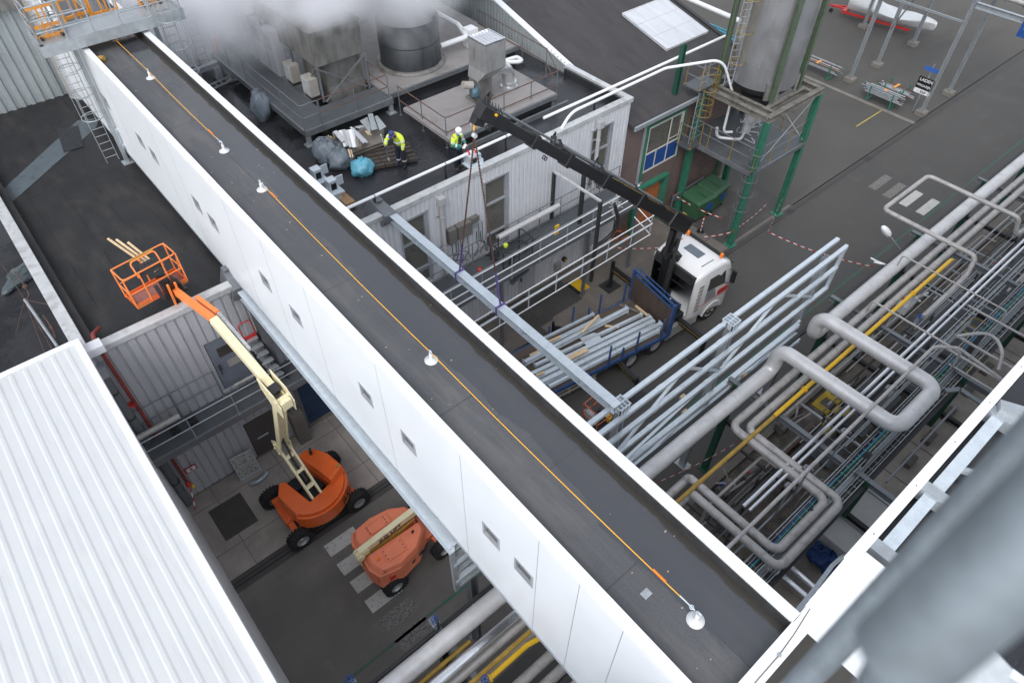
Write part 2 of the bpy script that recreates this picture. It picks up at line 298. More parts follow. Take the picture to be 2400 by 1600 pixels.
g.quad((25.2, 13.1, .008), (30.6, 13.1, .008), (30.6, 16.9, .008), (25.2, 16.9, .008))
g.build('dark_paving', M['slab_dark'], kind='structure')
g = MB(); g.box(-30, 120, 12.58, 12.66, .0, .006); g.box(-30, 120, 12.74, 12.79, .0, .006); g.build('drain_slot', M['drain'], kind='structure')
g = MB(); g.quad((-30, 12.4, .004), (120, 12.4, .004), (120, 12.95, .004), (-30, 12.95, .004)); g.build('gutter', mat('gutter_stone', (.075, .07, .066), .8, var=.2, scale=2, fine=.2), kind='structure')
g = MB()
for x in (3.3, 9, 16, 23.5, 29.8, 37.4, 48, 58):
    g.box(x, x+.5, 12.52, 12.86, 0, .009)
g.build('drain_cover', M['drain'], kind='structure')
g = MB()
for y in (8.05, 8.9, 9.75, 10.6, 11.45, 12.3-.12):
    pass
zeb = [(2.0, 11.55, 1), (2.0, 10.7, 1), (2.02, 9.9, 1), (2.05, 9.05, 1), (2.1, 8.25, 0), (2.1, 7.45, 0)]
for x, y, ok in zeb:
    g.m = 0 if ok else 1; g.quad((x, y, .004), (x+1.15, y, .004), (x+1.15, y+.5, .004), (x, y+.5, .004))
for x, y, ok in ((35.1, 8.0, 1), (35.1, 8.95, 1), (35.1, 9.9, 0), (35.2, 10.8, 0)):
    g.m = 0 if ok else 1; g.quad((x, y, .004), (x+1.8, y, .004), (x+1.8, y+.45, .004), (x, y+.45, .004))
g.build('crossing_stripes', [M['paint_white'], M['paint_worn']], kind='structure')
g = MB(); g.quad((-20, 7.8, .004), (70, 7.8, .004), (70, 7.9, .004), (-20, 7.9, .004)); g.build('green_line', M['paint_green'], kind='structure')
a = P(2052, 296); b = P(2068, 255); MB().box(40.3, 43.4, 14.98, 15.06, 0, .008).build('yellow_line', M['paint_yellow'], kind='structure')
# ---------------------------------------------------------------- wall helper: sheeting ribs round openings
def wall(mb, ax, c, out, u0, u1, z0, z1, ops=(), pitch=.25, rw=.06, dep=.03, th=.2, ribs=True):
    def T(u, d, z): return (u, c+out*d, z) if ax == 'y' else (c+out*d, u, z)
    def bx(ua, ub, za, zb, d0, d1, t=0):
        b = [T(ua, d0, za), T(ub, d0, za), T(ub-t, d1, za), T(ua+t, d1, za)]; tt = [T(ua, d0, zb), T(ub, d0, zb), T(ub-t, d1, zb), T(ua+t, d1, zb)]
        mb.hexa(b, tt)
    us = sorted({u0, u1, *[o[0] for o in ops], *[o[1] for o in ops]}); us = [u for u in us if u0 <= u <= u1]
    for a, b in zip(us, us[1:]):
        cut = sorted([(o[2], o[3]) for o in ops if o[0] < (a+b)/2 < o[1]]); z = z0
        for lo, hi in cut:
            if lo > z: bx(a, b, z, lo, -th, 0)
            z = hi
        if z < z1: bx(a, b, z, z1, -th, 0)
    if ribs:
        n = int((u1-u0)/pitch)
        for i in range(n):
            u = u0+(i+.5)*pitch; cut = sorted([(o[2]-.06, o[3]+.06) for o in ops if o[0]-.05 < u+rw and o[1]+.05 > u-rw]); z = z0+.02
            for lo, hi in cut:
                if lo > z: bx(u-rw, u+rw, z, lo, -.005, dep, min(rw*.35, .02))
                z = max(z, hi)
            if z < z1-.02: bx(u-rw, u+rw, z, z1-.02, -.005, dep, min(rw*.35, .02))
def window(par, ax, c, out, u0, u1, z0, z1, mull=(), trans=(), fw_=.06, fm='frame', gm='glass_brown', name='window', d=.02, rec=.08):
    def T(u, dd, z): return (u, c+out*dd, z) if ax == 'y' else (c+out*dd, u, z)
    m = MB()
    def bx(a, b, lo, hi, d0, d1):
        p = [T(a, d0, lo), T(b, d1, hi)]; m.box(*sorted((p[0][0], p[1][0])), *sorted((p[0][1], p[1][1])), *sorted((lo, hi)))
    bx(u0, u1, z0, z0+fw_, -rec, d); bx(u0, u1, z1-fw_, z1, -rec, d); bx(u0, u0+fw_, z0+fw_, z1-fw_, -rec, d); bx(u1-fw_, u1, z0+fw_, z1-fw_, -rec, d)
    for q in mull: bx(q-fw_/2, q+fw_/2, z0+fw_, z1-fw_, -rec, d-.005)
    for q in trans: bx(u0+fw_, u1-fw_, q-fw_/2, q+fw_/2, -rec, d-.003)
    w = m.build(name, M[fm], par)
    m = MB(); m0 = m; p = [T(u0+.01, -rec-.02, z0+.01), T(u1-.01, -rec+.01, z1-.01)]
    m.box(*sorted((p[0][0], p[1][0])), *sorted((p[0][1], p[1][1])), z0+.01, z1-.01); m.build('pane', M[gm], w)
    return w
# ---------------------------------------------------------------- footbridge
BX0, BX1, BZ0, BZ1, BY0, BY1 = 3.56, 5.61, 8.0, 12.06, .1, 31.6
br = thing('footbridge', 'long white panelled footbridge with a flat black roof crossing the whole picture', 'footbridge', (BX0, BY0, BZ0))
wy = [25.3, 22.15, 21.05, 17.85, 16.78, 13.7, 12.1, 8.98, 7.36, 4.68, 3.76]
ops = [(y-.25, y+.25, 9.9, 10.36) for y in wy]
m = MB(); wall(m, 'x', BX0, -1, BY0, BY1, BZ0, BZ1-.03, ops, th=.12, ribs=False)
m.build('side_wall', M['white'], br)
m = MB()
for y in (1.62, 2.52, 3.44, 5.5, 8.2, 11, 13, 15, 18.6, 20, 24): m.box(BX0-.002, BX0, y-.006, y+.006, BZ0+.03, BZ1-.16)
m.box(BX0-.03, BX0-.003, BY0, BY1, BZ0-.02, BZ0+.03); m.build('panel_joint', M['galv'], br)
m = MB(); m.box(BX1-.12, BX1, BY0, BY1, BZ0, BZ1-.03); m.build('side_wall', M['white'], br)
m = MB(); m.box(BX0+.12, BX1-.12, BY0, BY1, BZ0+.02, BZ0+.2); m.build('floor', M['galv_dark'], br)
m = MB(); m.box(BX0-.02, BX0+.15, BY0, BY1, BZ1-.14, BZ1); m.box(BX1-.17, BX1+.02, BY0, BY1, BZ1-.14, BZ1)
for y in range(2, 31, 3): m.box(BX0-.024, BX0+.154, y-.003, y+.003, BZ1-.1, BZ1+.002); m.box(BX1-.174, BX1+.024, y+.5, y+.506, BZ1-.1, BZ1+.002)
m.build('coping', M['whitecap'], br, bevel=.008)
def ridge(nt, L, tc):
    sx = _n(nt, 'ShaderNodeSeparateXYZ'); L(tc.outputs['Object'], sx.inputs[0]); return sx
# bridge roof: bitumen sheets laid crosswise, fine rolled lines lengthwise, standing water along the right
mb_ = mat('bitumen_bridge', (.068, .07, .075), .6, var=.2, scale=.8, fine=.16, fscale=30, bump=.12, bscale=20)
layer(mb_, f_noise(3, .45, .7, (6, .25, 1), 6, 2), (.1, .1, .105), None, .5)
layer(mb_, f_noise(2.2, .5, .62, (.8, .14, 1), 6, 13), (.13, .124, .12), None, .55)
layer(mb_, f_brick(4.2, 1.0, .012, rad(90), .5), (.02, .02, .022), None, .7)
layer(mb_, f_brick(3.1, 2.2, .5, rad(90), .33, 'Color'), (.05, .052, .058), None, .35)
def f_wet(nt, L, tc):
    sx = _n(nt, 'ShaderNodeSeparateXYZ'); L(tc.outputs['Object'], sx.inputs[0])
    mp = _n(nt, 'ShaderNodeMapping'); mp.inputs['Scale'].default_value = (1, .22, 1); L(tc.outputs['Object'], mp.inputs[0])
    n = _n(nt, 'ShaderNodeTexNoise'); n.inputs['Scale'].default_value = 2.2; n.inputs['Detail'].default_value = 6; L(mp.outputs[0], n.inputs['Vector'])
    a = _n(nt, 'ShaderNodeMath', operation='MULTIPLY_ADD'); L(n.outputs[0], a.inputs[0]); a.inputs[1].default_value = 1.1; L(sx.outputs[0], a.inputs[2])
    r = _n(nt, 'ShaderNodeMapRange'); r.inputs[1].default_value = 1.60; r.inputs[2].default_value = 1.68; L(a.outputs[0], r.inputs[0]); return r.outputs[0]
layer(mb_, f_wet, (.052, .055, .062), .1, .8)
mb_.node_tree.nodes['Principled BSDF'].inputs['Specular IOR Level'].default_value = .75
def f_edge(nt, L, tc):
    sx = _n(nt, 'ShaderNodeSeparateXYZ'); L(tc.outputs['Object'], sx.inputs[0])
    mp = _n(nt, 'ShaderNodeMapping'); mp.inputs['Scale'].default_value = (1, .6, 1); L(tc.outputs['Object'], mp.inputs[0])
    n = _n(nt, 'ShaderNodeTexNoise'); n.inputs['Scale'].default_value = 4; n.inputs['Detail'].default_value = 6; L(mp.outputs[0], n.inputs['Vector'])
    a = _n(nt, 'ShaderNodeMath', operation='MULTIPLY_ADD'); L(n.outputs[0], a.inputs[0]); a.inputs[1].default_value = .16; L(sx.outputs[0], a.inputs[2])
    r = _n(nt, 'ShaderNodeMapRange'); r.inputs[1].default_value = 1.76; r.inputs[2].default_value = 1.80; L(a.outputs[0], r.inputs[0]); return r.outputs[0]
layer(mb_, f_edge, (.022, .017, .01), .5, .9)
m = MB(); m.box(BX0+.12, BX1-.12, BY0, BY1, BZ1-.32, BZ1-.2); m.build('roof', mb_, br)
m = MB(); m.hexa([(BX1-.21, BY0, BZ1-.2), (BX1-.12, BY0, BZ1-.2), (BX1-.12, BY1, BZ1-.2), (BX1-.21, BY1, BZ1-.2)], [(BX1-.19, BY0, BZ1-.05), (BX1-.12, BY0, BZ1-.05), (BX1-.12, BY1, BZ1-.05), (BX1-.19, BY1, BZ1-.05)])
m.hexa([(BX0+.12, BY0, BZ1-.2), (BX0+.18, BY0, BZ1-.2), (BX0+.18, BY1, BZ1-.2), (BX0+.12, BY1, BZ1-.2)], [(BX0+.12, BY0, BZ1-.06), (BX0+.16, BY0, BZ1-.06), (BX0+.16, BY1, BZ1-.06), (BX0+.12, BY1, BZ1-.06)])
m.build('upstand', M['steel_dark'], br)
for y in wy: window(br, 'x', BX0, -1, y-.25, y+.25, 9.9, 10.36, fw_=.055, gm='glass', d=.012, rec=.05, fm='frame')
# ---------------------------------------------------------------- left building (grey sheeting) and its flat roof
LX0, LX1, LY, LZ = -.98, 5.4, 16.7, 8.0
lb = thing('warehouse', 'grey corrugated warehouse with a black felt roof left of the footbridge', 'warehouse', (LX0, LY, 0))
m = MB(); wall(m, 'y', LY, -1, LX0, LX1, .12, LZ-.22, [(1.93, 3.0, 4.15, 6.3), (1.93, 3.02, .12, 2.1), (4.08, 5.4, .12, 2.75)], pitch=.28, rw=.118, dep=.045)
m.box(LX0, LX0+.2, LY+.2, 34, 0, LZ-.25); m.build('wall', M['clad_grey'], lb)
m = MB(); m.box(LX0, LX1, LY-.02, LY+.2, 0, .12); m.build('plinth', M['kerb'], lb)
m = MB(); m.box(LX0, LX1, LY+.2, 34, 7.3, 7.6); m.build('roof', M['bit_left'], lb)
m = MB(); m.box(LX0-.02, 3.35, LY-.09, LY+.22, LZ-.2, LZ); m.box(LX0-.05, LX0+.28, LY+.23, 34, LZ-.2, LZ+.03); m.build('parapet', M['coping'], lb, bevel=.01)
m = MB(); m.box(LX0+.28, LX0+.5, LY+.22, 34, 7.6, LZ-.12); m.box(LX0+.5, LX1, LY+.22, LY+.34, 7.6, LZ-.1); m.build('upstand', M['bit_left'], lb)
# doors
m = MB(); m.box(1.95, 2.98, LY-.02, LY+.02, 4.17, 6.28); d = m.build('door', mat('door_grey', (.16, .18, .22), .5), lb)
m = MB(); m.box(2.2, 2.7, LY-.035, LY-.021, 5.55, 5.95); m.build('pane', M['glass'], d)
m = MB(); m.box(2.35, 2.75, LY-.05, LY-.036, 5.0, 5.3); m.build('notice', M['ventgrey'], d)
m = MB(); m.box(2.05, 2.1, LY-.09, LY-.03, 5.1, 5.3); m.tube([(2.05, LY-.1, 5.2), (2.05, LY-.1, 4.9)], .015, 6); m.build('handle', M['steel_dark'], d)
m = MB(); m.box(1.95, 3.0, LY-.03, LY+.02, .12, 2.08); d = m.build('door', mat('door_brown', (.085, .075, .068), .5), lb)
m = MB(); m.box(2.18, 2.6, LY-.06, LY-.031, 1.05, 1.1); m.build('handle', M['galv_new'], d)
m = MB(); m.box(4.1, 5.4, LY+.02, LY+.06, .2, 2.73)
for i in range(16): m.box(4.1, 5.4, LY+.0, LY+.025, .25+i*.155, .33+i*.155)
m.build('roller_door', M['blue_door'], lb)
m = MB(); m.box(3.95, 4.1, LY-.03, LY+.1, 0, 2.9); m.box(3.95, 5.4, LY-.05, LY+.1, 2.75, 2.95); m.build('door_frame', M['galv_dark'], lb)
# grey patches of felt repairs
m = MB(); m.quad((-.6, 25.6, 7.604), (.3, 25.0, 7.604), (2.6, 27.3, 7.604), (2.9, 28.6, 7.604)); 
# ---------------------------------------------------------------- white roof sheet building in the foreground left
wr = thing('white_roof_building', 'building with a bright white ribbed sheet roof in the lower left corner', 'building', (-8, 4, 0))
m = MB(); m.box(-30, -.95, -6, 16.6, 0, 8.1); m.build('wall', M['clad'], wr)
m = MB(); hx = [(-30, -8, 8.62), (-.76, -8, 8.62), (-.76, 16.68, 8.62), (-30, 16.68, 8.62)]
wsl = .0
m.box(-30, -.82, -8, 16.55, 8.2, 8.5)
i = 0; x = -1.15
while x > -18:
    m.hexa([(x-.075, -8, 8.5), (x+.075, -8, 8.5), (x+.075, 16.5, 8.5), (x-.075, 16.5, 8.5)], [(x-.03, -8, 8.516), (x+.03, -8, 8.516), (x+.03, 16.5, 8.516), (x-.03, 16.5, 8.516)]); x -= .333
m.build('roof', M['whiteroof'], wr)
m = MB(); m.box(-.92, -.76, -8, 16.68, 8.25, 8.56); m.box(-30, -.92, 16.56, 16.7, 8.25, 8.56); m.build('verge_trim', M['whitecap'], wr, bevel=.01)
# ---------------------------------------------------------------- white sheeted building
WX0, WX1, WY, WZ = 5.45, 20.95, 16.9, 7.8
wb = thing('white_building', 'white corrugated building behind the truck with plant on its flat roof', 'building', (WX0, WY, 0))
wops = [(9.33, 10.43, 3.9, 7.1), (13.1, 14.19, 3.8, 7.08), (18.75, 19.88, 4.2, 7.06), (14.9, 15.9, .1, 2.5), (19.0, 20.0, .1, 2.6), (11.2, 12.4, 3.3, 3.31)]
m = MB(); wall(m, 'y', WY, -1, WX0, WX1, .1, WZ-.2, wops[:5], pitch=.2, rw=.083, dep=.04)
wall(m, 'x', WX1, 1, WY+.2, 20.6, .1, WZ-.2, [], pitch=.2, rw=.03); m.box(WX0, WX0+.2, WY+.2, 40, 0, 7.3); m.build('wall', M['clad'], wb)
m = MB(); m.box(WX0+.2, WX1-.2, WY+.2, 40, 7.1, 7.4); m.build('roof', M['bit_roof'], wb)
m = MB(); m.box(WX0, WX1+.05, WY-.08, WY+.22, WZ-.2, WZ); m.box(WX1-.22, WX1+.05, WY+.22, 20.7, WZ-.2, WZ); m.build('parapet', M['coping'], wb, bevel=.012)
m = MB(); m.box(WX0+.2, WX1-.2, WY+.2, WY+.32, 7.4, WZ-.1); m.box(WX1-.34, WX1-.22, WY+.32, 20.6, 7.4, WZ-.1); m.build('upstand', M['bit_roof'], wb)
m = MB(); m.box(WX0, WX1, WY-.03, WY+.2, 0, .1); m.build('plinth', M['kerb'], wb)
for (a, b, lo, hi) in wops[:3]:
    w = window(wb, 'y', WY, -1, a, b, lo, hi, (), (6.0, lo+.75), .07)
    m = MB(); m.box(b-.001, b+.09, WY-.05, WY-.0, lo, hi+.05); m.box(a-.05, b+.09, WY-.07, WY, hi+.001, hi+.06); m.build('flashing', M['frame'], w)
for (a, b, lo, hi) in wops[3:5]:
    m = MB(); m.box(a+.02, b-.02, WY-.01, WY+.03, lo, hi-.02); d = m.build('door', M['clad_grey'], wb)
    m = MB(); m.box(a+.1, a+.16, WY-.06, WY-.011, 1.0, 1.2); m.build('handle', M['steel_dark'], d)
# downpipes
for x in (11.05, 19.0):
    m = MB(); m.box(x-.14, x+.14, WY-.28, WY-.03, 7.2, 7.5); m.cyl((x, WY-.15, 7.2), (x, WY-.15, .2), .085, n=12)
    for z in (6.6, 5.2, 2.6): m.cyl((x, WY-.15, z), (x, WY-.15, z+.05), .105, n=12); m.box(x-.2, x+.02, WY-.04, WY-.02, z, z+.05)
    m.build('downpipe', mat('pipe_grey', (.42, .42, .43), .5), wb)
# ---------------------------------------------------------------- brick building with the gable roof
gb = thing('brick_building', 'brick building with a dark pitched roof, a big skylight and green trim', 'building', (21, 17, 0))
EX0, EX1, EY = 21.05, 29.7, 16.95
def rz_(y): return 6.55+(y-16.7)*.2305 if y < 25.8 else 6.55+9.1*.2305-(y-25.8)*.2305
bops = [(22.55, 25.0, 3.35, 5.75), (22.3, 24.2, .1, 2.55)]
m = MB(); wall(m, 'y', EY, -1, EX0, 29.5, 0, 6.5, bops, ribs=False); m.box(29.3, 29.5, EY+.2, 35, 0, 6.6)
m.prism([(29.3, 17.15, 6.6), (29.3, 35, 6.6), (29.3, 25.8, 8.6)], (.2, 0, 0)); m.build('wall', M['brick'], gb)
m = MB()
for (ya, yb) in ((16.62, 25.8), (25.8, 35)):
    za, zb = rz_(ya), rz_(yb)
    m.hexa([(21.0, ya, za-.15), (29.85, ya, za-.15), (29.85, yb, zb-.15), (21.0, yb, zb-.15)], [(21.0, ya, za), (29.85, ya, za), (29.85, yb, zb), (21.0, yb, zb)])
m.build('roof', M['bit_gable'], gb)
m = MB(); m.box(21.05, 29.9, 16.5, 16.61, 6.32, 6.5); m.box(29.86, 29.93, 16.6, 25.8, 6.3, 6.4); m.build('gutter', M['galv'], gb)
m = MB(); za, zb = rz_(16.6), rz_(25.8); m.hexa([(29.7, 16.6, za+.002), (29.9, 16.6, za+.002), (29.9, 25.8, zb+.002), (29.7, 25.8, zb+.002)], [(29.7, 16.6, za+.08), (29.9, 16.6, za+.08), (29.9, 25.8, zb+.08), (29.7, 25.8, zb+.08)]); m.build('verge', M['steel_dark'], gb)
# white gable parapet wall on the left verge
m = MB(); n = int((25.8-20.6)/.2)
zt = lambda y: rz_(y)+.28
m.prism([(20.95, 20.6, 7.1), (20.95, 31, 7.1), (20.95, 31, 7.6), (20.95, 25.8, zt(25.8)), (20.95, 20.6, zt(20.6)-.1)], (.14, 0, 0))
y = 20.7
while y < 30.6:
    t = (zt(y) if y < 25.8 else zt(25.8)-(y-25.8)*.23)-.02; m.hexa([(20.95, y-.04, 7.3), (20.95, y+.04, 7.3), (20.9, y+.02, 7.3), (20.9, y-.02, 7.3)], [(20.95, y-.04, t), (20.95, y+.04, t), (20.9, y+.02, t), (20.9, y-.02, t)]); y += .22
m.build('gable_wall', M['clad_dull'], gb)
m = MB(); m.hexa([(20.88, 20.5, zt(20.5)-.12), (21.2, 20.5, zt(20.5)-.12), (21.2, 25.8, zt(25.8)), (20.88, 25.8, zt(25.8))], [(20.88, 20.5, zt(20.5)-.06), (21.2, 20.5, zt(20.5)-.06), (21.2, 25.8, zt(25.8)+.06), (20.88, 25.8, zt(25.8)+.06)])
m.hexa([(20.88, 25.8, zt(25.8)), (21.2, 25.8, zt(25.8)), (21.2, 31, zt(25.8)-1.2), (20.88, 31, zt(25.8)-1.2)], [(20.88, 25.8, zt(25.8)+.06), (21.2, 25.8, zt(25.8)+.06), (21.2, 31, zt(25.8)-1.14), (20.88, 31, zt(25.8)-1.14)])
m.build('gable_coping', M['whitecap'], gb)
# skylight
def onroof(x, y, h=0): return V((x, y, rz_(y)+h))
m = MB(); q = [(26.25, 19.5), (29.3, 19.5), (29.3, 22.5), (26.25, 22.5)]
m.hexa([onroof(x, y, .003) for x, y in q], [onroof(x, y, .1) for x, y in q]); sk = m.build('skylight', mat('skylight_sheet', (.55, .57, .6), .35, var=.12, scale=1.2, stretch=(3, .4, 1)), gb)
m = MB()
for y in (20.5, 21.5): m.bar(onroof(26.25, y, .105), onroof(29.3, y, .105), .02, .01)
for a, b in zip(q, q[1:]+q[:1]): m.bar(onroof(*a, .1), onroof(*b, .1), .05, .03)
m.build('glazing_bar', M['coping'], sk)
w = window(gb, 'y', EY, -1, 22.55, 25.0, 3.35, 5.75, (), (), .09, 'frame_white', 'glass_brown')
m = MB(); m.box(22.6, 24.95, EY-.015, EY+.02, 4.3, 4.37); m.box(24.1, 24.17, EY-.014, EY+.02, 3.4, 5.7); m.box(23.3, 23.37, EY-.014, EY+.02, 3.4, 4.3); m.box(24.1, 25, EY-.016, EY, 4.55, 4.6); m.build('mullion', M['frame_white'], w)
m = MB()
for a, b in ((22.64, 23.3), (23.37, 24.1), (24.17, 24.91)): m.box(a, b, EY-.002, EY+.02, 3.44, 4.3)
m.build('lower_panel', M['blue'], w)
m = MB(); m.box(22.3, 22.54, EY-.05, EY, 2.7, 6.2); m.box(22.54, 25.15, EY-.04, EY, 5.76, 5.86); m.box(25.01, 25.09, EY-.04, EY, 3.2, 5.76); m.build('window_surround', M['green'], gb)
for a, b, h in ((25.9, 26.2, 4.6), (28.9, 29.1, 3.6)): MB().box(a, b, EY-.05, EY, 0, h).build('wall_stripe', M['green'], gb)
m = MB(); m.box(22.05, 22.3, EY-.25, EY, 0, 2.7); m.box(24.2, 24.45, EY-.25, EY, 0, 2.7); m.box(22.3, 24.2, EY-.25, EY, 2.56, 2.7); m.build('door_surround', M['green'], gb)
m = MB(); m.box(22.3, 24.2, EY+.05, EY+.1, .05, 2.55); d = m.build('door', mat('door_orange', (.4, .13, .045), .55), gb)
m = MB(); m.box(22.42, 22.48, EY-.0, EY+.05, 1.0, 1.25); m.build('handle', M['steel_dark'], d)
m = MB(); m.box(22.15, 22.28, EY-.08, EY-.02, 2.6, 6.3); m.build('downpipe', M['frame'], gb)
# ---------------------------------------------------------------- tall sheeted building at the far left
tb = thing('tall_warehouse', 'tall grey corrugated building rising beyond the felt roof at upper left', 'building', (0, 32.4, 0))
m = MB(); wall(m, 'y', 32.4, -1, -14, 3.35, 7.0, 22, [], pitch=.36, rw=.08, dep=.06); m.box(3.15, 3.35, 32.6, 40, 7, 22); m.build('wall', M['clad_dull'], tb)
m = MB(); m.box(-14, 1.4, 31.8, 32.33, 11.6, 12.9); m.box(1.3, 3.5, 32.1, 32.33, 11.2, 14); m.build('ledge', M['grime'], tb)
m = MB(); m.box(3.42, 4.4, 31.7, 31.95, 7.4, 22); m.build('pilaster', M['clad'], tb)
tb2 = thing('plant_tower', 'pale corrugated tower wall with a ladder right of the footbridge', 'building', (8, 31.75, 7))
m = MB(); wall(m, 'y', 31.75, -1, 5.4, 9.7, 7.0, 20, [], pitch=.3, rw=.06, dep=.05); m.box(9.5, 9.7, 31.95, 38, 7, 20)
for i in range(1): pass
m.build('wall', M['clad'], tb2)
# ---------------------------------------------------------------- building the camera looks from: parapets lower right
rb = thing('near_building', 'white edged flat roof building the footbridge runs into at lower right', 'building', (6, 0, 10))
PZ = 12.06; SX, HZ = 5.79, 13.73
m = MB(); m.box(-6, SX, -.115, .12, PZ-.1, PZ); m.box(SX-.02, 40, .005, .15, HZ-.1, HZ+.0); m.box(SX-.02, SX+.21, -1.2, .004, HZ-.1, HZ-.002); m.build('coping', M['whitecap'], rb, bevel=.008)
m = MB(); m.box(-6, SX-.01, -.1, .1, 3, PZ-.1); m.box(SX, 40, .02, .135, 2.4, HZ-.1); m.box(SX, SX+.19, -1.2, .02, PZ-.6, HZ-.1); m.build('wall', M['white'], rb)
m = MB(); m.box(SX+.19, 40, -6, .02, HZ-.95, HZ-.6); m.build('roof', M['bit_roof'], rb)
# ---------------------------------------------------------------- steelwork and pipes
def solo(m, name, mt, label=None, cat=None, group=None, kind=None, **k):
    xs = [v[0] for v in m.v]; ys = [v[1] for v in m.v]; zs = [v[2] for v in m.v]
    c = V(((min(xs)+max(xs))/2, (min(ys)+max(ys))/2, min(zs))); m.v = [V(v)-c for v in m.v]
    o = m.build(name, mt, None, label=label, cat=cat, group=group, kind=kind, **k); o.location = c; return o
def pipe(label, path, r, mt='alu', R_=None, joint=1.0, name='pipe', cat='pipe', group=None, n=14, flange=False):
    path = [V(p) for p in path]; f = fillet(path, R_ or r*2.2, 7); m = MB(); m.tube(f, r, n)
    for a, b in zip(path, path[1:]):
        L_ = (b-a).length; d = (b-a).normalized(); k = int(L_/joint) if joint else 0
        for i in range(1, k+1):
            t = i*joint-joint*.35
            if t > L_-r*2.5 or t < r*2.5: continue
            c = a+d*t; m.cyl(c-d*.012, c+d*.012, r*1.035, n=n)
            if flange and i % 3 == 1: m.cyl(c+d*.1, c+d*.16, r*1.5, n=n)
    return solo(m, name, M[mt], label, cat, group)
def Yl(x, y, z, Y):  # sight line at height z, snapped to row Y
    p = P(x, y, z); return V((p.x, Y, z))
GP = 'pipes on the pipe rack'
BPY, BPZ = 5.24, 5.3
xa = P(1925, 742, 6.25).x; xd = P(1838, 828, 6.25).x; yb = (P(2195, 905, 6.25).y+P(2110, 1000, 6.25).y)/2
xa = (xa+P(2180, 905, 6.25).x)/2+.05; xd = (xd+P(2095, 985, 6.25).x)/2-.05
pipe('thickest silver clad pipe nearest the road, with a long raised loop', [(-6, BPY, BPZ), (xd, BPY, BPZ), (xd, BPY, 6.25), (xd, yb, 6.25), (xa, yb, 6.25), (xa, BPY, 6.25), (xa, BPY, BPZ), (60, BPY, BPZ)], .232, 'alu', .38, 1.1, group=GP, n=20)
# two middle pipes with the flat nested loop
z2 = 5.2
y2 = P(1850, 885, z2).y; y3 = P(1900, 905, z2).y
yy2, yy3 = P(1700, 1000, z2).y, P(1752, 1010, z2).y
X2a = (P(1706, 990, z2).x+P(1925, 1165, z2).x)/2; X3a = (P(1752, 1003, z2).x+P(1962, 1172, z2).x)/2
Y2b = (P(1932, 1172, z2).y+P(1823, 1296, z2).y)/2; Y3b = (P(1968, 1180, z2).y+P(1828, 1330, z2).y)/2
X2c = (P(1672, 1167, z2).x+P(1823, 1296, z2).x)/2; X3c = (P(1677, 1208, z2).x+P(1828, 1330, z2).x)/2
Y2 = P(1690, 1002, z2).y; Y3 = P(1752, 985, z2).y
Y2 = 4.72; Y3 = 4.36
pipe('silver pipe with the inner of two nested flat loops', [(-6, 4.45, 5.0), (X2c-.1, 4.45, 5.0), (X2c, Y2-.3, z2), (X2c, Y2b, z2), (X2a, Y2b, z2), (X2a, Y2, z2), (60, Y2, z2)], .122, 'alu_dull', .26, .8, group=GP)
pipe('silver pipe with the outer of two nested flat loops', [(-6, 4.1, 5.0), (X3c-.1, 4.1, 5.0), (X3c, Y3-.3, z2), (X3c, Y3b, z2), (X3a, Y3b, z2), (X3a, Y3, z2), (60, Y3, z2)], .122, 'alu_dull', .26, .8, group=GP)
# yellow gas pipe, fading into ochre
ya = P(2150, 672, 5.35); yb_ = P(1820, 978, 5.35); YG = (ya.y+yb_.y)/2; e = P(2228, 610, 5.35)
pipe('bright yellow pipe with a flanged open end pointing up the street', [(yb_.x, YG, 5.35), (e.x, YG, 5.35), (e.x+.2, YG, 5.25)], .068, 'yellow', .2, 2.2, group='yellow gas pipes', flange=True)
pipe('dirty ochre pipe running on from the bright yellow one', [(-6, YG+.03, 5.3), (yb_.x-.02, YG, 5.33)], .062, 'ochre', .2, 2.0, group='yellow gas pipes')
# bright pair
b1 = P(2144, 800, 5.2); b1b = P(1858, 1082, 5.2); YB = (b1.y+b1b.y)/2; b2 = P(2165, 800, 5.2); YB2 = (b2.y+P(1874, 1088, 5.2).y)/2
pipe('shiny bright pipe, left of the tight parallel pair', [(P(1748, 1192, 5.2).x, YB, 5.2), (60, YB, 5.2)], .06, 'alu_bright', .2, 2.5, group='shiny pipe pair')
pipe('shiny bright pipe, right of the tight parallel pair', [(P(1760, 1200, 5.2).x, YB2, 5.2), (60, YB2, 5.2)], .05, 'alu_bright', .2, 2.5, group='shiny pipe pair')
# thin high pipe over the loops
h1 = P(2190, 812, 6.75); h2 = P(1800, 1190, 6.75); YH = (h1.y+h2.y)/2
pipe('thin grey pipe carried above the big loop, bending to the building', [(P(1700, 1290, 6.75).x, YH, 6.75), (h1.x, YH, 6.75), (h1.x+.5, YH-.5, 6.75), (h1.x+.8, YH-2.0, 6.3)], .05, 'alu_dull', .35, 2, group=GP)
for i, (px, py) in enumerate(((2090, 900), (1990, 1005), (1905, 1095), (1860, 1135))):
    m = MB(); x = P(px, py, 6.75).x; m.box(x-.03, x+.03, YH-.09, YH+.09, 6.6, 6.69); m.box(x-.02, x+.02, YH-.02, YH+.02, 5.0, 6.6)
    m.box(x-.08, x+.08, YH+.0, YH+.16, 6.52, 6.6); solo(m, 'pipe_support', M['galv_dark'], 'thin post with saddle under the high grey pipe, %s' % ('farthest', 'second from far', 'at the nested loops', 'nearest')[i], 'pipe support', 'supports of the high grey pipe')
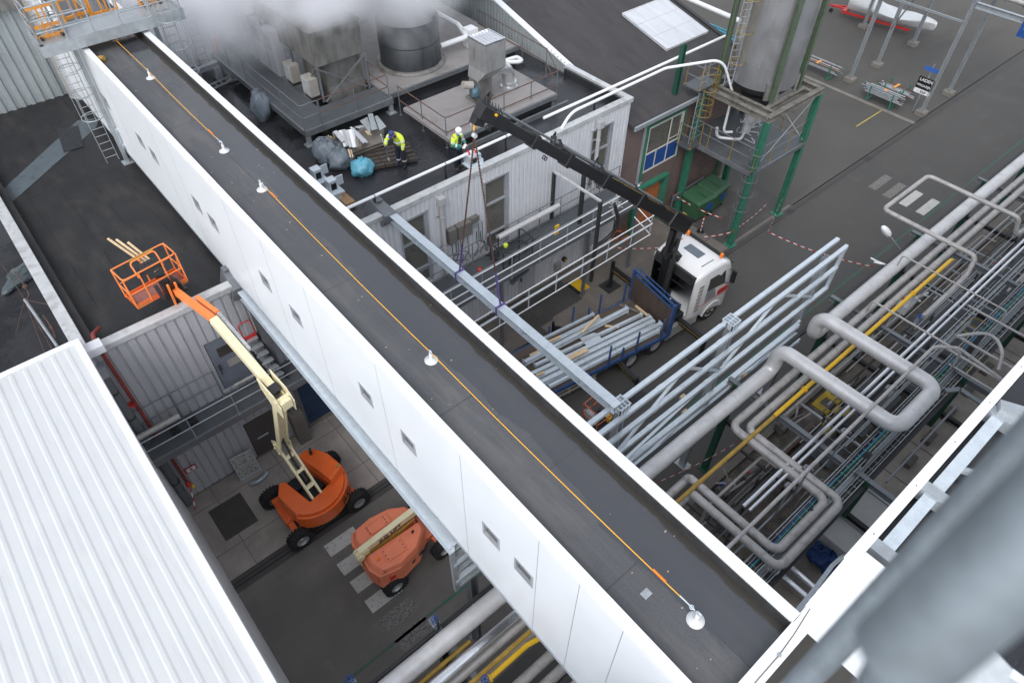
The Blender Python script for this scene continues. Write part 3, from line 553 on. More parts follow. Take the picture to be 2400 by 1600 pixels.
# road loop
ld = 6.1; q = [P(2385, 515, ld), P(2180, 408, ld), P(2075, 488, ld), P(2285, 605, ld)]
xr = (q[0].x+q[1].x)/2; xl = (q[2].x+q[3].x)/2; yt = (q[1].y+q[2].y)/2; yn = q[3].y
pipe('thin silver pipe making a rectangular loop out over the road', [(62, q[0].y-.3, 5.2), (xr+1.2, q[0].y-.3, 5.2), (xr, q[0].y-.2, 5.4), (xr, q[0].y, ld), (xr, yt, ld), (xl, yt, ld), (xl, yn, ld), (xl-.3, yn-.1, 5.5), (xl-1.3, yn-.1, 5.3), (P(2160, 740, 5.3).x, yn-.1, 5.3)], .085, 'alu_dull', .22, .9, group=GP)
# thin dark cross pipes running to the building on the right
k = 0
for (x0, y0, x1, y1, z, r, lab) in ((2048, 702, 2250, 830, 5.9, .035, 'thin dark pipe crossing the shiny pair near the white valve block'), (2090, 620, 2385, 705, 6.0, .028, 'thin dark pipe crossing the cable trays toward the far parapet'),
        (2270, 715, 2420, 800, 5.8, .04, 'thin dark pipe leaving the shiny pair toward the right edge'), (2215, 815, 2345, 890, 5.4, .05, 'grey pipe running under the white parapet beside the arched one'),
        (2250, 780, 2365, 870, 5.5, .05, 'grey pipe nearest the arched pipe at the white parapet'), (2225, 850, 2330, 920, 5.2, .035, 'lowest thin grey pipe reaching the white parapet')):
    a, b = P(x0, y0, z), P(x1, y1, z); x = (a.x+b.x)/2
    pipe(lab, [(x, a.y, z-.5), (x, a.y, z), (x, b.y, z), (x, b.y-.02, z-.8)] if k < 2 else [(x, a.y, z), (x, b.y, z)], r, 'alu_dull', .12, 0, group='small cross pipes', n=10); k += 1
a = P(2240, 790, 5.9); b = P(2340, 865, 5.9); x = (a.x+b.x)/2+.2
pts_ = [(x, a.y, 5.9)]+[(x+.9*sin(pi*t/8), a.y+(b.y-a.y)*t/8, 5.9) for t in range(1, 8)]+[(x, b.y, 5.6)]
pipe('grey pipe bowed in a wide arch beside the white parapet', pts_, .055, 'alu_dull', .3, 0, group='small cross pipes')
# pipes seen left of the bridge
for (Yc, zc, r, mt, x1, lab) in ((4.62, 5.2, .16, 'alu_bright', 3.9, 'bright silver pipe beside the thickest pipe, left of the footbridge'),):
    pipe(lab, [(-6, Yc, zc), (x1+2, Yc, zc)], r, mt, .3, 1.3, group=GP)
pipe('yellow pipe squeezed between the two thick pipes left of the footbridge', [(-6, 4.93, 5.0), (3.0, 4.93, 5.0)], .06, 'ochre', .3, 1.5, group='yellow gas pipes')
pipe('bright yellow pipe with small handwheels at the bottom of the picture', [(-6, 3.9, 5.35), (3.9, 3.9, 5.35), (5.0, 3.7, 5.2)], .065, 'yellow', .3, 1.3, group='yellow gas pipes', flange=True)
pipe('dull grey pipe beside the bright yellow one at the bottom edge', [(-6, 3.45, 5.0), (7, 3.45, 5.0)], .13, 'alu_dull', .3, .7, group=GP)
pipe('dull grey pipe under the footbridge at the bottom edge', [(-6, 3.05, 5.0), (7, 3.05, 5.0)], .13, 'alu_dull', .3, .7, group=GP)
pipe('last thick silver pipe seen below the white bridge wall', [(-6, 2.55, 5.1), (7, 2.55, 5.1)], .16, 'alu_bright', .3, 1.1, group=GP)
pipe('thin dark pipe along the road side of the thickest pipe', [(-6, 5.6, 5.1), (P(1020, 1462, 5.1).x, 5.6, 5.1), (P(1020, 1462, 5.1).x, 5.62, 5.6)], .03, 'steel_dark', .1, 0, group='small cross pipes', n=8)
# gate valves with blue handwheels
def valve(p, lab, hw='blue'):
    t = thing('gate_valve', lab, 'valve', p, 0, 'handwheel valves')
    m = MB(); m.cyl(p, p+V((0, 0, .25)), .035, n=10); m.cyl(p+V((0, 0, .05)), p+V((0, 0, .1)), .07, n=10); m.cyl(p+V((-.1, 0, -.0)), p+V((.1, 0, 0)), .05, n=10); m.build('valve_body', M['galv'], t)
    m = MB(); m.ring(p+V((0, 0, .32)), .085, .012, 16); m.ring(p+V((0, 0, .12)), .07, .01, 16)
    for k in range(3): a = k*pi/3; m.tube([p+V((cos(a)*.085, sin(a)*.085, .32)), p-V((cos(a)*.085, sin(a)*.085, -.32))], .008, 5)
    m.cyl(p+V((0, 0, .25)), p+V((0, 0, .5)), .016, n=8); m.build('handwheel', M[hw], t); return t
for px, py, z, lab in ((1022, 1462, 5.1, 'blue handwheel valve above the road beside the thick pipe'), (825, 1600, 5.1, 'blue handwheel valve cut by the bottom edge of the photo'), (1137, 1600, 5.4, 'blue handwheel valve on the bright yellow pipe'),
                       (2145, 757, 5.4, 'valve beside the yellow capped valve among the right pipes')):
    valve(P(px, py, z), lab)
# ---------------------------------------------------------------- pipe rack frames
def rack(x, lab, legs=(5.66, 1.1)):
    t = thing('pipe_rack_frame', lab, 'pipe rack frame', (x, 3.4, 0), 0, 'green pipe rack frames')
    for y in legs:
        m = MB(); m.ibeam((x, y, 0), (x, y, 5.0), .2, .2, .02, (1, 0, 0)); m.box(x-.2, x+.2, y-.2, y+.2, 0, .03); m.build('leg', M['green_dk'], t)
    m = MB(); m.ibeam((x, 6.0, 4.9), (x, .3, 4.9), .16, .2); m.build('crossbeam', M['galv_dark'], t)
    m = MB(); m.ibeam((x, 5.66, 3.1), (x, .3, 3.1), .14, .16); m.build('lower_beam', M['steel_dark'], t)
for x, lab in ((2.6, 'green rack frame hidden under the footbridge'), (8.6, 'green rack frame next to the footbridge'), (14.35, 'green rack frame beside the nested pipe loops'), (20.2, 'green rack frame at the big raised pipe loop'), (25.9, 'green rack frame at the double lamp'), (31.5, 'green rack frame at the rectangular road loop'), (38, 'green rack frame farthest up the street')): rack(x, lab)
for y, z, lab in ((5.72, 4.72, 'long dark beam under the road side of the pipe rack'), (3.0, 4.72, 'long dark beam under the middle of the pipe rack'), (1.1, 4.72, 'long dark beam along the building side of the pipe rack')):
    solo(MB().ibeam((-5, y, z), (45, y, z), .12, .14), 'rack_beam', M['steel_dark'], lab, 'beam')
# cable ladders with bundles
def cable_tray(y, z, w, x0, x1, lab, cab):
    t = thing('cable_tray', lab, 'cable tray', ((x0+x1)/2, y, z), 0, 'cable trays along the pipe rack')
    m = MB(); m.box(x0, x1, y-w/2-.02, y-w/2, z, z+.09); m.box(x0, x1, y+w/2, y+w/2+.02, z, z+.09)
    x = x0
    while x < x1: m.box(x, x+.03, y-w/2, y+w/2, z, z+.02); x += .3
    m.build('ladder_rail', M['galv'], t); rn = random.Random(int(y*100))
    for k, cm in enumerate(cab):
        yo = y-w/2+.03+(w-.06)*k/max(1, len(cab)-1); m = MB(); x = x0; L_ = []
        while x <= x1: L_.append((x, yo+rn.uniform(-.025, .025), z+.04+rn.uniform(0, .02))); x += 1.1
        m.tube(fillet(L_, .5, 2), rn.choice((.012, .016, .009)), 6); m.build('cable', M[cm], t)
TY = P(2000, 1085, 5.0).y
cable_tray(TY, 5.05, .34, 8.5, 45, 'cable tray carrying green and blue cables below the high grey pipe', ['cable', 'cable_grey', 'cable_g', 'cable', 'cable_g', 'cable_b', 'cable', 'cable_grey', 'cable'])
cable_tray(TY-.42, 4.9, .16, 8.5, 45, 'narrow cable tray with black and grey cables nearest the dark pit', ['cable', 'cable_grey', 'cable', 'cable'])
cable_tray(TY+.62, 5.45, .12, 17, 45, 'narrow upper cable tray over the shiny pipe pair', ['cable_grey', 'cable'])
solo(MB().bar((9, TY-.22, 4.8), (45, TY-.22, 4.8), .12, .1), 'rack_rail', M['galv'], 'grey flat rail between the two cable trays', 'beam')
for i, (px, py) in enumerate(((2242, 790), (2080, 918), (1985, 1025), (1865, 1165))):
    a = P(px, py, 5.4); solo(MB().bar((a.x-.12, TY-.15, 4.6), (a.x+.12, TY-.15, 5.9 if py < 800 else 5.3), .16, .1), 'tray_post', M['steel_dark'], 'short slanted dark post through the cable trays, %s' % ('tallest and farthest', 'beyond the big loop', 'in front of the big loop', 'beside the nested loops')[i], 'post', 'posts through the cable trays')
# thin ladder rails and odd small conduits between the pipes
rn = random.Random(5)
for i in range(12):
    y = [3.95, 3.72, 3.55, 3.1, 2.85, 2.3, 2.15, 4.05, 1.6, 1.45, 3.35, 3.2][i]; x0 = rn.uniform(9, 22); x1 = x0+rn.uniform(6, 20); z = rn.uniform(4.2, 5.1)
    mt = ['galv', 'cable_grey', 'steel_dark', 'rust', 'galv_dark'][i % 5]
    pipe('thin %s line low between the pipes, number counted from the road' % ['steel', 'grey', 'dark', 'rusty', 'dull'][i % 5] if False else ['short thin line of conduit', 'long thin conduit'][i % 2]+' low among the rack pipes', [(x0, y, z), (x1, y, z)], rn.choice((.018, .025, .03)), mt, .1, 0, name='conduit', cat='conduit', group='thin conduits low in the pipe rack', n=6)
# ---------------------------------------------------------------- white galvanised truss frame and beams
FY = 6.14
tf = thing('lattice_frame', 'long bright galvanised lattice frame standing between road and pipes', 'lattice frame', (13, FY, 3))
def box_(m, a, b, w=.14, h=.14): m.bar(a, b, w, h)
for z, x0, lab in ((7.35, 3.5, 'a'), (6.45, 3.5, 'b'), (5.51, 3.5, 'c')):
    m = MB(); m.bar((x0, FY, z), (19.8, FY, z), .13, .13)
    for x in (8.0, 10.6, 13.2, 15.8, 17.8): m.box(x-.09, x+.09, FY-.072, FY+.072, z-.072, z+.072)
    m.build('rail', M['galv_new'], tf)
m = MB(); m.bar((3.5, FY+.33, 7.5), (19.75, FY+.33, 7.5), .13, .12); m.build('top_rail', M['galv_new'], tf)
for z, x0, x1 in ((4.45, 9, 18.6), (3.75, 9.5, 18.9), (3.2, 9.5, 19.3)):
    m = MB(); m.ibeam((x0, FY-.02, z), (x1, FY-.02, z), .16, .16, .015); m.build('lower_beam', M['galv_new'], tf)
for x in (9.2, 13.85, 18.95):
    m = MB(); m.ibeam((x, FY+.16, .0), (x, FY+.16, 7.6 if x < 15 else 7.3), .22, .22, .02, (1, 0, 0)); m.box(x-.2, x+.2, FY-.1, FY+.4, 0, .03); m.build('column', M['galv'], tf)
m = MB(); m.bar((19.75, FY, 7.45), (19.75, FY, 5.45), .1, .12); m.build('end_post', M['galv_new'], tf)
for xa_, za_, xb_, zb_ in ((9.3, 5.5, 11.7, 7.35), (11.7, 7.35, 13.8, 5.6), (13.9, 5.6, 16.2, 7.35), (16.2, 7.35, 18.9, 5.6), (9.3, 3.2, 13.8, 4.5), (14, 4.4, 18.8, 3.2), (9.3, 4.5, 13.8, 5.5), (14, 3.2, 18.8, 4.5)):
    m = MB(); m.bar((xa_, FY+.04, za_), (xb_, FY+.04, zb_), .09, .06); m.build('brace', M['galv_new'], tf)
for x in (9.2, 13.85):
    m = MB(); cx, cy = x, FY+.2
    for i in range(4): m.box(cx-.2+i*.125, cx-.175+i*.125, cy-.2, cy+.2, 7.5, 7.72)
    for i in range(3): m.box(cx-.2, cx+.2, cy-.2+i*.185, cy-.17+i*.185, 7.5, 7.71)
    m.build('head_plate', M['galv_new'], tf)
# lower part of the frame left of the bridge
tf2 = thing('lattice_frame', 'short galvanised frame with two rungs standing left of the footbridge', 'lattice frame', (4.5, 6.2, 0))
m = MB(); m.ibeam((4.1, 6.3, 0), (4.1, 6.3, 7.3), .22, .22, .02, (1, 0, 0)); m.box(3.9, 4.3, 6.1, 6.5, 0, .03); m.build('column', M['galv_dark'], tf2)
m = MB(); m.bar((3.52, FY, 7.4), (3.52, FY, 5.0), .1, .12); m.build('end_post', M['galv'], tf2)
for z in (6.75, 5.95, 5.1): m = MB(); m.bar((3.57, FY, z), (5.4, FY, z), .11, .12); m.build('rung', M['galv'], tf2)
# beams running from the buildings to the frame
solo(MB().ibeam((3.53, 16.4, 7.72), (3.53, 6.0, 7.52), .3, .3, .02), 'steel_beam', M['galv_new'], 'long galvanised beam hanging just left of the white bridge wall', 'steel beam')
b = MB(); b.ibeam((9.05, 16.75, 7.62), (9.05, 6.3, 7.62), .28, .28, .018)
for y in (15.3, 12.6, 9.9, 7.6): b.box(8.92, 9.18, y-.008, y+.008, 7.5, 7.74)
bm = solo(b, 'steel_beam', M['galv_new'], 'long galvanised beam slung from purple straps over the truck yard', 'steel beam')
m = MB(); m.hexa([(8.6, 16.7, 7.45), (9.1, 16.7, 7.45), (9.0, 17.75, 7.5), (8.55, 17.75, 7.5)], [(8.75, 16.7, 7.8), (9.2, 16.7, 7.8), (9.1, 17.75, 8.0), (8.75, 17.75, 8.0)]); m.box(8.85, 9.1, 17.3, 17.7, 7.995, 8.02)
solo(m, 'beam_seat', M['galv_dark'], 'dark bracket seating the slung beam on the white parapet', 'bracket')
m = MB(); m.hexa([(3.2, 16.5, 7.5), (3.8, 16.5, 7.5), (3.8, 17.5, 7.6), (3.25, 17.5, 7.6)], [(3.3, 16.5, 7.9), (3.8, 16.5, 7.9), (3.8, 17.4, 8.15), (3.4, 17.4, 8.15)]); m.box(3.4, 3.8, 17.15, 17.4, 8.14, 8.17)
solo(m, 'beam_seat', M['galv_dark'], 'dark bracket at the corner of the grey warehouse parapet', 'bracket')
# slings and chain below the hook
hk = P(1108, 297, 9.55); hook = Q(1110, 262, 15.6)
s1 = V((9.05, R(1073, 570, 9.05).y, 7.8)); s2 = V((9.05, R(1173, 705, 9.05).y, 7.8))
HK = V((9.05+.1, (s1.y+s2.y)/2, 0)); 
# solve hook height on the plane x of the beam
HKp = R(1112, 318, 9.1)
def strap(c, lab):
    t = thing('lifting_strap', lab, 'lifting strap', c, 0, 'purple straps round the beam')
    m = MB(); y = c.y
    for q in ((8.88, 7.46, 9.22, 7.46), (9.22, 7.46, 9.22, 7.78), (9.22, 7.78, 8.88, 7.78), (8.88, 7.78, 8.88, 7.46)): m.bar((q[0], y, q[1]), (q[2], y, q[3]), .012, .07, (0, 1, 0))
    m.build('loop', M['purple'], t)
    return t
for c, lab in ((s1, 'purple strap round the slung beam, farther one'), (s2, 'purple strap round the slung beam, nearer the road')):
    t = strap(c, lab); d = (HKp-V((c.x, c.y, 7.8))).normalized(); e = V((c.x, c.y, 7.8))+d*1.15
    m = MB(); m.bar((c.x, c.y, 7.79), e, .06, .02, (0, 1, 0)); m.build('tail', M['purple'], t)
    m = MB(); m.tube([e, HKp], .016, 6); n = int((HKp-e).length/.09)
    for i in range(n): q = e+(HKp-e)*(i/n); m.cyl(q, q+(HKp-e)*(.5/n), .026, n=6)
    solo(m, 'lifting_chain', M['chain'], 'rusty lifting chain from the crane hook to the %s strap' % ('farther' if c is s1 else 'nearer'), 'chain', 'rusty lifting chains')
# ---------------------------------------------------------------- lettering
def lettering(parent, s, at_, xdir, ydir, size, mt, name='lettering', world=True):
    cu = bpy.data.curves.new('t', 'FONT'); cu.body = s; cu.size = size; cu.extrude = .002; cu.offset = size*.018; cu.align_x = 'CENTER'; cu.align_y = 'CENTER'
    o = bpy.data.objects.new('t', cu); COL.objects.link(o); bpy.context.view_layer.update()
    me = bpy.data.meshes.new_from_object(o.evaluated_get(bpy.context.evaluated_depsgraph_get())); bpy.data.objects.remove(o); bpy.data.curves.remove(cu)
    x = V(xdir).normalized(); y = V(ydir).normalized(); z = x.cross(y).normalized(); y = z.cross(x); at_ = V(at_)
    m = MB(); m.add([at_+x*v.co.x+y*v.co.y+z*v.co.z for v in me.vertices], [tuple(p.vertices) for p in me.polygons]); bpy.data.meshes.remove(me)
    return m.build(name, mt, parent, world=world)
def wheel(parent, c, r, w, ax=(0, 1, 0), tread=0, out=1, rimm='rim', rr=.55, T=None):
    c = V(c); a = V(ax).normalized(); m = MB(); m.T = T; h = w/2; n = 32
    m.lathe([(r*rr, -h*.92), (r*.82, -h), (r*.95, -h*.88), (r, -h*.6), (r, h*.6), (r*.95, h*.88), (r*.82, h), (r*rr, h*.92)], c, n, a)
    if tread:
        u, v = orth(a, (0, 0, 1))
        for i in range(tread):
            for sd, ph in ((-1, 0), (1, .5)):
                t = 2*pi*(i+ph)/tread; d = u*cos(t)+v*sin(t); tt = -u*sin(t)+v*cos(t)
                m.bar(c+d*(r+.008)+a*(sd*h*.12), c+d*(r*.985)+a*(sd*h*.98)+tt*.05, r*.13, .045, d)
    o = m.build('wheel', M['rubber'], parent, world=False)
    m = MB(); m.T = T; e = out*h
    m.lathe([(r*rr+.005, e*.95), (r*rr*.93, e*.97), (r*rr*.85, e*.55), (r*rr*.45, e*.45), (r*rr*.4, e*.7), (.001, e*.72)], c, n, a)
    m.lathe([(r*rr+.005, -e*.95), (r*rr*.85, -e*.5), (.001, -e*.5)], c, n, a)
    for k in range(8):
        u, v = orth(a, (0, 0, 1)); q = c+(u*cos(k*pi/4)+v*sin(k*pi/4))*r*rr*.62; m.cyl(q+a*e*.45, q+a*e*.58, r*.03, n=6)
    m.build('rim', M[rimm], o, world=False); return o
def slab_poly(m, poly, z0, z1, taper=0):
    c = V((sum(p[0] for p in poly)/len(poly), sum(p[1] for p in poly)/len(poly))); n = len(poly)
    b = [V((p[0], p[1], z0)) for p in poly]; t = [V((c.x+(p[0]-c.x)*(1-taper), c.y+(p[1]-c.y)*(1-taper), z1)) for p in poly]
    m.add(b+t, [tuple(range(n))[::-1], tuple(range(n, 2*n))]+[(i, (i+1) % n, n+(i+1) % n, n+i) for i in range(n)])
# ---------------------------------------------------------------- orange boom lift with raised platform
B1 = V((2.63, 13.57, 0))
bl = thing('boom_lift', 'bright orange boom lift with cream arm raised over the black felt roof', 'boom lift', B1)
m = MB(); m.box(-1.15, 1.15, -.32, .32, .42, .72); m.box(-1.0, 1.0, -.42, .42, .5, .66); m.build('chassis', M['orange'], bl, world=False, bevel=.02)
for sx in (-1, 1):
    m = MB(); m.box(sx*1.08-.13, sx*1.08+.13, -.82, .82, .36, .58); m.box(sx*1.08-.17, sx*1.08+.17, -.35, .35, .3, .66)
    for sy in (-1, 1): m.cbox((sx*1.08, sy*.72, .47), (.3, .18, .3))
    m.build('axle', M['orange'], bl, world=False, bevel=.02)
    m = MB(); m.tube([(sx*.98, -.7, .62), (sx*.98, 0, .6), (sx*.98, .7, .62)], .03, 8); m.build('steering_rod', M['black'], bl, world=False)
    for sy in (-1, 1): wheel(bl, (sx*1.1, sy*1.0, .42), .43, .33, (0, 1, 0), 22, sy, rr=.5)
TT = Matrix.Rotation(rad(13), 4, 'Z') @ Matrix.Translation((.0, -.02, 0))
def BLB(n, mt, fn, bevel=0):
    m = MB(); m.T = TT; fn(m); return m.build(n, M[mt], bl, world=False, bevel=bevel)
arc = [(cos(t)*1.22, -.12+sin(t)*1.12) for t in [rad(a) for a in range(205, 336, 10)]]
BLB('counterweight', 'orange', lambda m: (slab_poly(m, [(-1.1, -.55)]+arc+[(1.1, -.55), (.95, -.5), (-.95, -.5)], .72, 1.35, .0), slab_poly(m, [(-1.0, -.55)]+[(x*.93, y*.95) for x, y in arc]+[(1.0, -.55)], 1.35, 1.5, .03)), .02)
BLB('hood', 'orange', lambda m: (slab_poly(m, [(.42, -.75), (1.1, -.6), (1.15, .2), (1.0, .75), (.7, 1.0), (.4, 1.0)], .75, 1.55), slab_poly(m, [(.42, -.75), (1.1, -.6), (1.15, .2), (1.0, .75), (.7, 1.0), (.4, 1.0)], 1.55, 1.78, .1)), .04)
BLB('hood', 'orange', lambda m: (slab_poly(m, [(-.42, -.85), (-.42, .8), (-.62, .86), (-.98, .5), (-1.08, -.6)], .75, 1.3), slab_poly(m, [(-.42, -.85), (-.42, .8), (-.62, .86), (-.98, .5), (-1.08, -.6)], 1.3, 1.48, .1)), .03)
BLB('engine_bay', 'black', lambda m: (m.box(-.42, .42, -.75, .9, .72, .95), m.box(-.4, -.1, .3, .8, .95, 1.15), m.box(.1, .38, -.3, .2, .95, 1.2), m.box(-.36, -.12, -.5, 0, .95, 1.1)))
BLB('exhaust', 'black', lambda m: (m.cyl((.75, .62, 1.75), (.75, .62, 1.95), .05, n=10), m.cyl((.75, .62, 1.95), (.82, .7, 2.02), .055, .04, 10)))
BLB('fuel_cap', 'ochre', lambda m: m.cyl((.95, -.45, 1.76), (.95, -.45, 1.83), .06, n=12))
BLB('turntable_ring', 'black', lambda m: m.cyl((0, 0, .62), (0, 0, .74), .6, n=28))
BLB('hazard_band', 'ochre', lambda m: [m.bar((cos(rad(a))*1.235, -.12+sin(rad(a))*1.135, .79), (cos(rad(a+3))*1.235, -.12+sin(rad(a+3))*1.135, .84), .02, .02) for a in range(215, 330, 7)])
p0_ = TT @ V((0, 0, 0)); th = rad(-62)
cpt = TT @ V((cos(th)*1.235, -.12+sin(th)*1.135, 1.1)); nd = (TT.to_3x3() @ V((cos(th)/1.22, sin(th)/1.12, 0))).normalized(); xd_ = V((0, 0, 1)).cross(nd)
lettering(bl, 'JLG', cpt+nd*.012, xd_, (0, 0, 1), .42, M['black'], world=False)
# arm plane
AP0 = V((2.6, 12, 0)); AD = V((-.134, 1, 0)).normalized(); AN = V((1, .134, 0)).normalized()
def onp(x, y): d = ray(x, y); return CAM + d*((AP0-CAM).dot(AN)/d.dot(AN))
a0, k1, k2 = onp(742, 1160), onp(661, 1040), onp(652, 925)
mid, tip = onp(500, 748), onp(385, 662)
def W_(v): return V(v)-B1
S = AN*.16
m = MB()
for s_ in (-1, 1): m.bar(W_(a0)+S*s_, W_(k1)+S*s_, .07, .16, AN.cross(k1-a0))
for t in (.2, .5, .78): q = a0.lerp(k1, t); m.bar(W_(q)-S, W_(q)+S, .16, .1, k1-a0)
m.build('lower_arm', M['cream'], bl, world=False, bevel=.01)
m = MB(); m.tube([W_(a0.lerp(k1, .3)), W_(a0.lerp(k1, .75))], .05, 10); m.tube([W_(a0.lerp(k1, .7)), W_(k1.lerp(k2, .2))], .028, 8); m.build('lift_cylinder', M['steel_dark'], bl, world=False)
m = MB()
for s_ in (-1, 1): m.bar(W_(k1)+S*s_*.85+V((0, 0, -.15)), W_(k2)+S*s_*.85, .05, .2, AN.cross(k2-k1))
m.bar(W_(k1.lerp(k2, .12))-AD*.06, W_(k1.lerp(k2, .9))-AD*.06, .2, .03, AN.cross(k2-k1))
for t in (.25, .42, .6, .75): q = k1.lerp(k2, t); m.bar(W_(q)-S*.85, W_(q)+S*.85, .05, .16, k2-k1)
m.build('riser', M['cream'], bl, world=False, bevel=.01)
m = MB()
for s_ in (-1, 1):
    q = W_(k1)+S*s_*1.1; m.prism([q+AD*a_*.3+V((0, 0, b_*.4)) for a_, b_ in ((-.7, -.9), (.7, -.7), (.7, .5), (-.1, 1.0), (-.8, .4))], AN*.03*s_)
    for a_, b_ in ((-.3, -.5), (.3, -.2), (0, .5)): m.cyl(q+AD*a_*.3+V((0, 0, b_*.4)), q+AD*a_*.3+V((0, 0, b_*.4))+AN*.07*s_, .04, n=8)
m.build('knuckle', M['cream'], bl, world=False, bevel=.01)
m = MB(); UD = (mid-k2).normalized()
for s_ in (-1, 1):
    q = W_(k2)+S*s_*1.15; m.prism([q+UD*a_+V((0, 0, b_)) for a_, b_ in ((-.35, -.42), (.15, -.42), (.5, -.1), (.5, .3), (-.2, .36), (-.45, .1))], AN*.03*s_)
m.tube([W_(k2)-S*1.5+V((0, 0, .1))-UD*.2, W_(k2)+S*1.5+V((0, 0, .1))-UD*.2], .06, 10); m.bar(W_(k2)-S-UD*.3, W_(k2)+S-UD*.3, .2, .3); m.build('arm_head', M['cream'], bl, world=False, bevel=.01)
m = MB(); m.bar(W_(k2)+UD*.05, W_(k2)+UD*.3, .27, .31); m.build('boom_collar', M['black'], bl, world=False)
m = MB(); m.bar(W_(k2)+UD*.25, W_(mid), .22, .27); m.bar(W_(k2)+UD*1.6+V((0, 0, -.18)), W_(k2)+UD*.7+V((0, 0, -.25)), .1, .1); m.build('boom_section', M['cream'], bl, world=False, bevel=.012)
m = MB(); FDr = (tip-mid).normalized(); m.bar(W_(mid), W_(tip), .17, .21); 
m.build('fly_section', M['orange_boom'], bl, world=False, bevel=.012)
m = MB(); o_ = AN*.2+V((0, 0, .04)); m.bar(W_(mid)-FDr*-.1+o_, W_(mid)+FDr*1.25+o_, .12, .16); m.build('hose_cover', M['orange_boom'], bl, world=False, bevel=.01)
m = MB()
for i in range(22):
    q = W_(mid)-UD*(i*.06)+o_; m.box(q.x-.045, q.x+.045, q.y-.012, q.y+.03, q.z-.05, q.z+.05)
m.build('cable_chain', M['coping'], bl, world=False)
m = MB(); m.tube([W_(tip)-FDr*1.0+o_, W_(tip)-FDr*.4+AN*.24+V((0, 0, .1)), W_(tip)+AN*.1+V((0, 0, .25)), W_(tip)-AN*.15+V((0, 0, .3))], .05, 8); m.tube([W_(tip)-FDr*.9+AN*.16, W_(tip)-FDr*.1+AN*.16], .045, 8); m.build('hose', M['black'], bl, world=False)
# platform
BT = Matrix.Translation(V((1.585, 17.52, 8.25))-B1) @ Matrix.Rotation(rad(7.6), 4, 'Z')
def BK(n, mt, fn, par=None, bevel=0):
    m = MB(); m.T = BT; fn(m); return m.build(n, M[mt] if isinstance(mt, str) else mt, par or bl, world=False, bevel=bevel)
w_, d_, h_ = .77, .33, 1.08
def cage(m):
    r = .021; c = fillet([(-w_, d_, h_), (-w_, -d_+.0, h_), (w_, -d_, h_), (w_, d_, h_), (-w_, d_, h_)], .1, 4); m.tube(c, r, 8)
    c = fillet([(-w_, -d_, .55), (w_, -d_, .55)], .1); m.tube(c, r*.8, 8); m.tube([(-w_, d_, .55), (w_, d_, .55)], r*.8, 8)
    for s in (-1, 1): m.tube([(s*w_, -d_, .55), (s*w_, d_, .55)], r*.8, 8)
    for x in (-w_, -.33, .33, w_):
        m.tube([(x, -d_, .05), (x, -d_, h_)], r, 8)
    for x in (-w_, 0, w_): m.tube([(x, d_, .05), (x, d_, h_)], r, 8)
    for s in (-1, 1): m.tube([(s*w_, -d_, h_), (s*w_*.98, 0, .1)], r*.8, 8)
pf = BK('platform', 'orange', lambda m: (m.box(-w_, w_, -d_, -d_+.02, .0, .16), m.box(-w_, w_, d_-.02, d_, 0, .16), m.box(-w_, -w_+.02, -d_+.02, d_-.02, 0, .16), m.box(w_-.02, w_, -d_+.02, d_-.02, 0, .16)))
BK('guard_rail', 'orange_boom', cage, pf)
BK('floor_mesh', mat('mesh_floor', (.28, .12, .1), .7, var=.2, scale=5), lambda m: m.box(-w_+.02, w_-.02, -d_+.02, d_-.02, .01, .03), pf)
BK('control_panel', 'cable', lambda m: (m.hexa([(-.33, -.28, .85), (.33, -.28, .85), (.33, .02, .85), (-.33, .02, .85)], [(-.33, -.26, 1.02), (.33, -.26, 1.02), (.33, -.05, 1.1), (-.33, -.05, 1.1)]), [m.cyl((-.25+i*.1, -.15, 1.02), (-.25+i*.1, -.17, 1.12), .014, n=6) for i in range(6)]), pf)
BK('control_guard', 'orange_boom', lambda m: m.tube(fillet([(-.36, -.3, .9), (-.36, -.1, 1.32), (.36, -.1, 1.32), (.36, -.3, .9)], .09, 4), .022, 8), pf)
BK('bumper_bar', 'ochre', lambda m: m.bar((-.34, -.06, 1.34), (.34, -.06, 1.34), .05, .04), pf)
BK('hazard_stripe', 'ochre', lambda m: [m.hexa([(x, -d_-.004, .02), (x+.04, -d_-.004, .02), (x+.07, -d_-.004, .1), (x+.03, -d_-.004, .1)], [(x, -d_-.001, .02), (x+.04, -d_-.001, .02), (x+.07, -d_-.001, .1), (x+.03, -d_-.001, .1)]) for x in (-.72, -.64, -.56, -.48, .44, .52, .6, .68)], pf)
BK('mounting', 'black', lambda m: (m.box(.02, .3, -.62, -.33, -.05, .5), m.cyl((.16, -.5, -.3), (.16, -.5, .55), .09, n=12), m.bar((-.1, -.6, .1), (-.1, -.4, .5), .1, .1)), pf)
BK('platform_arm', 'orange_boom', lambda m: (m.bar((.12, -.7, .55), (.1, -.62, -.5), .07, .05), m.bar((.32, -.7, .5), (.3, -.62, -.4), .07, .05), m.bar((.12, -.6, -.45), (.32, -.6, -.4), .06, .1)), pf)
m = MB(); m.T = BT
for i, (x, l) in enumerate(((.02, 1.25), (.1, 1.05), (.17, .75))): m.bar((x+.1, -.1, .75), (x-.3*l, l*.9-.05, 1.42+.12*i), .055, .03)
m.T = Matrix.Translation(B1) @ BT; m2 = MB()
for i, (x, l) in enumerate(((.02, 1.55), (.1, 1.25), (.17, .8))):
    a_, b_ = V((x+.12, -.12, .7+.02*i)), V((x-.16*l, l*.95, 1.22+.05*i)); m2.bar(m.T @ a_, m.T @ b_, .06, .03)
solo(m2, 'timber_battens', M['wood'], 'pale timber battens leaning over the rail of the raised orange platform', 'timber')
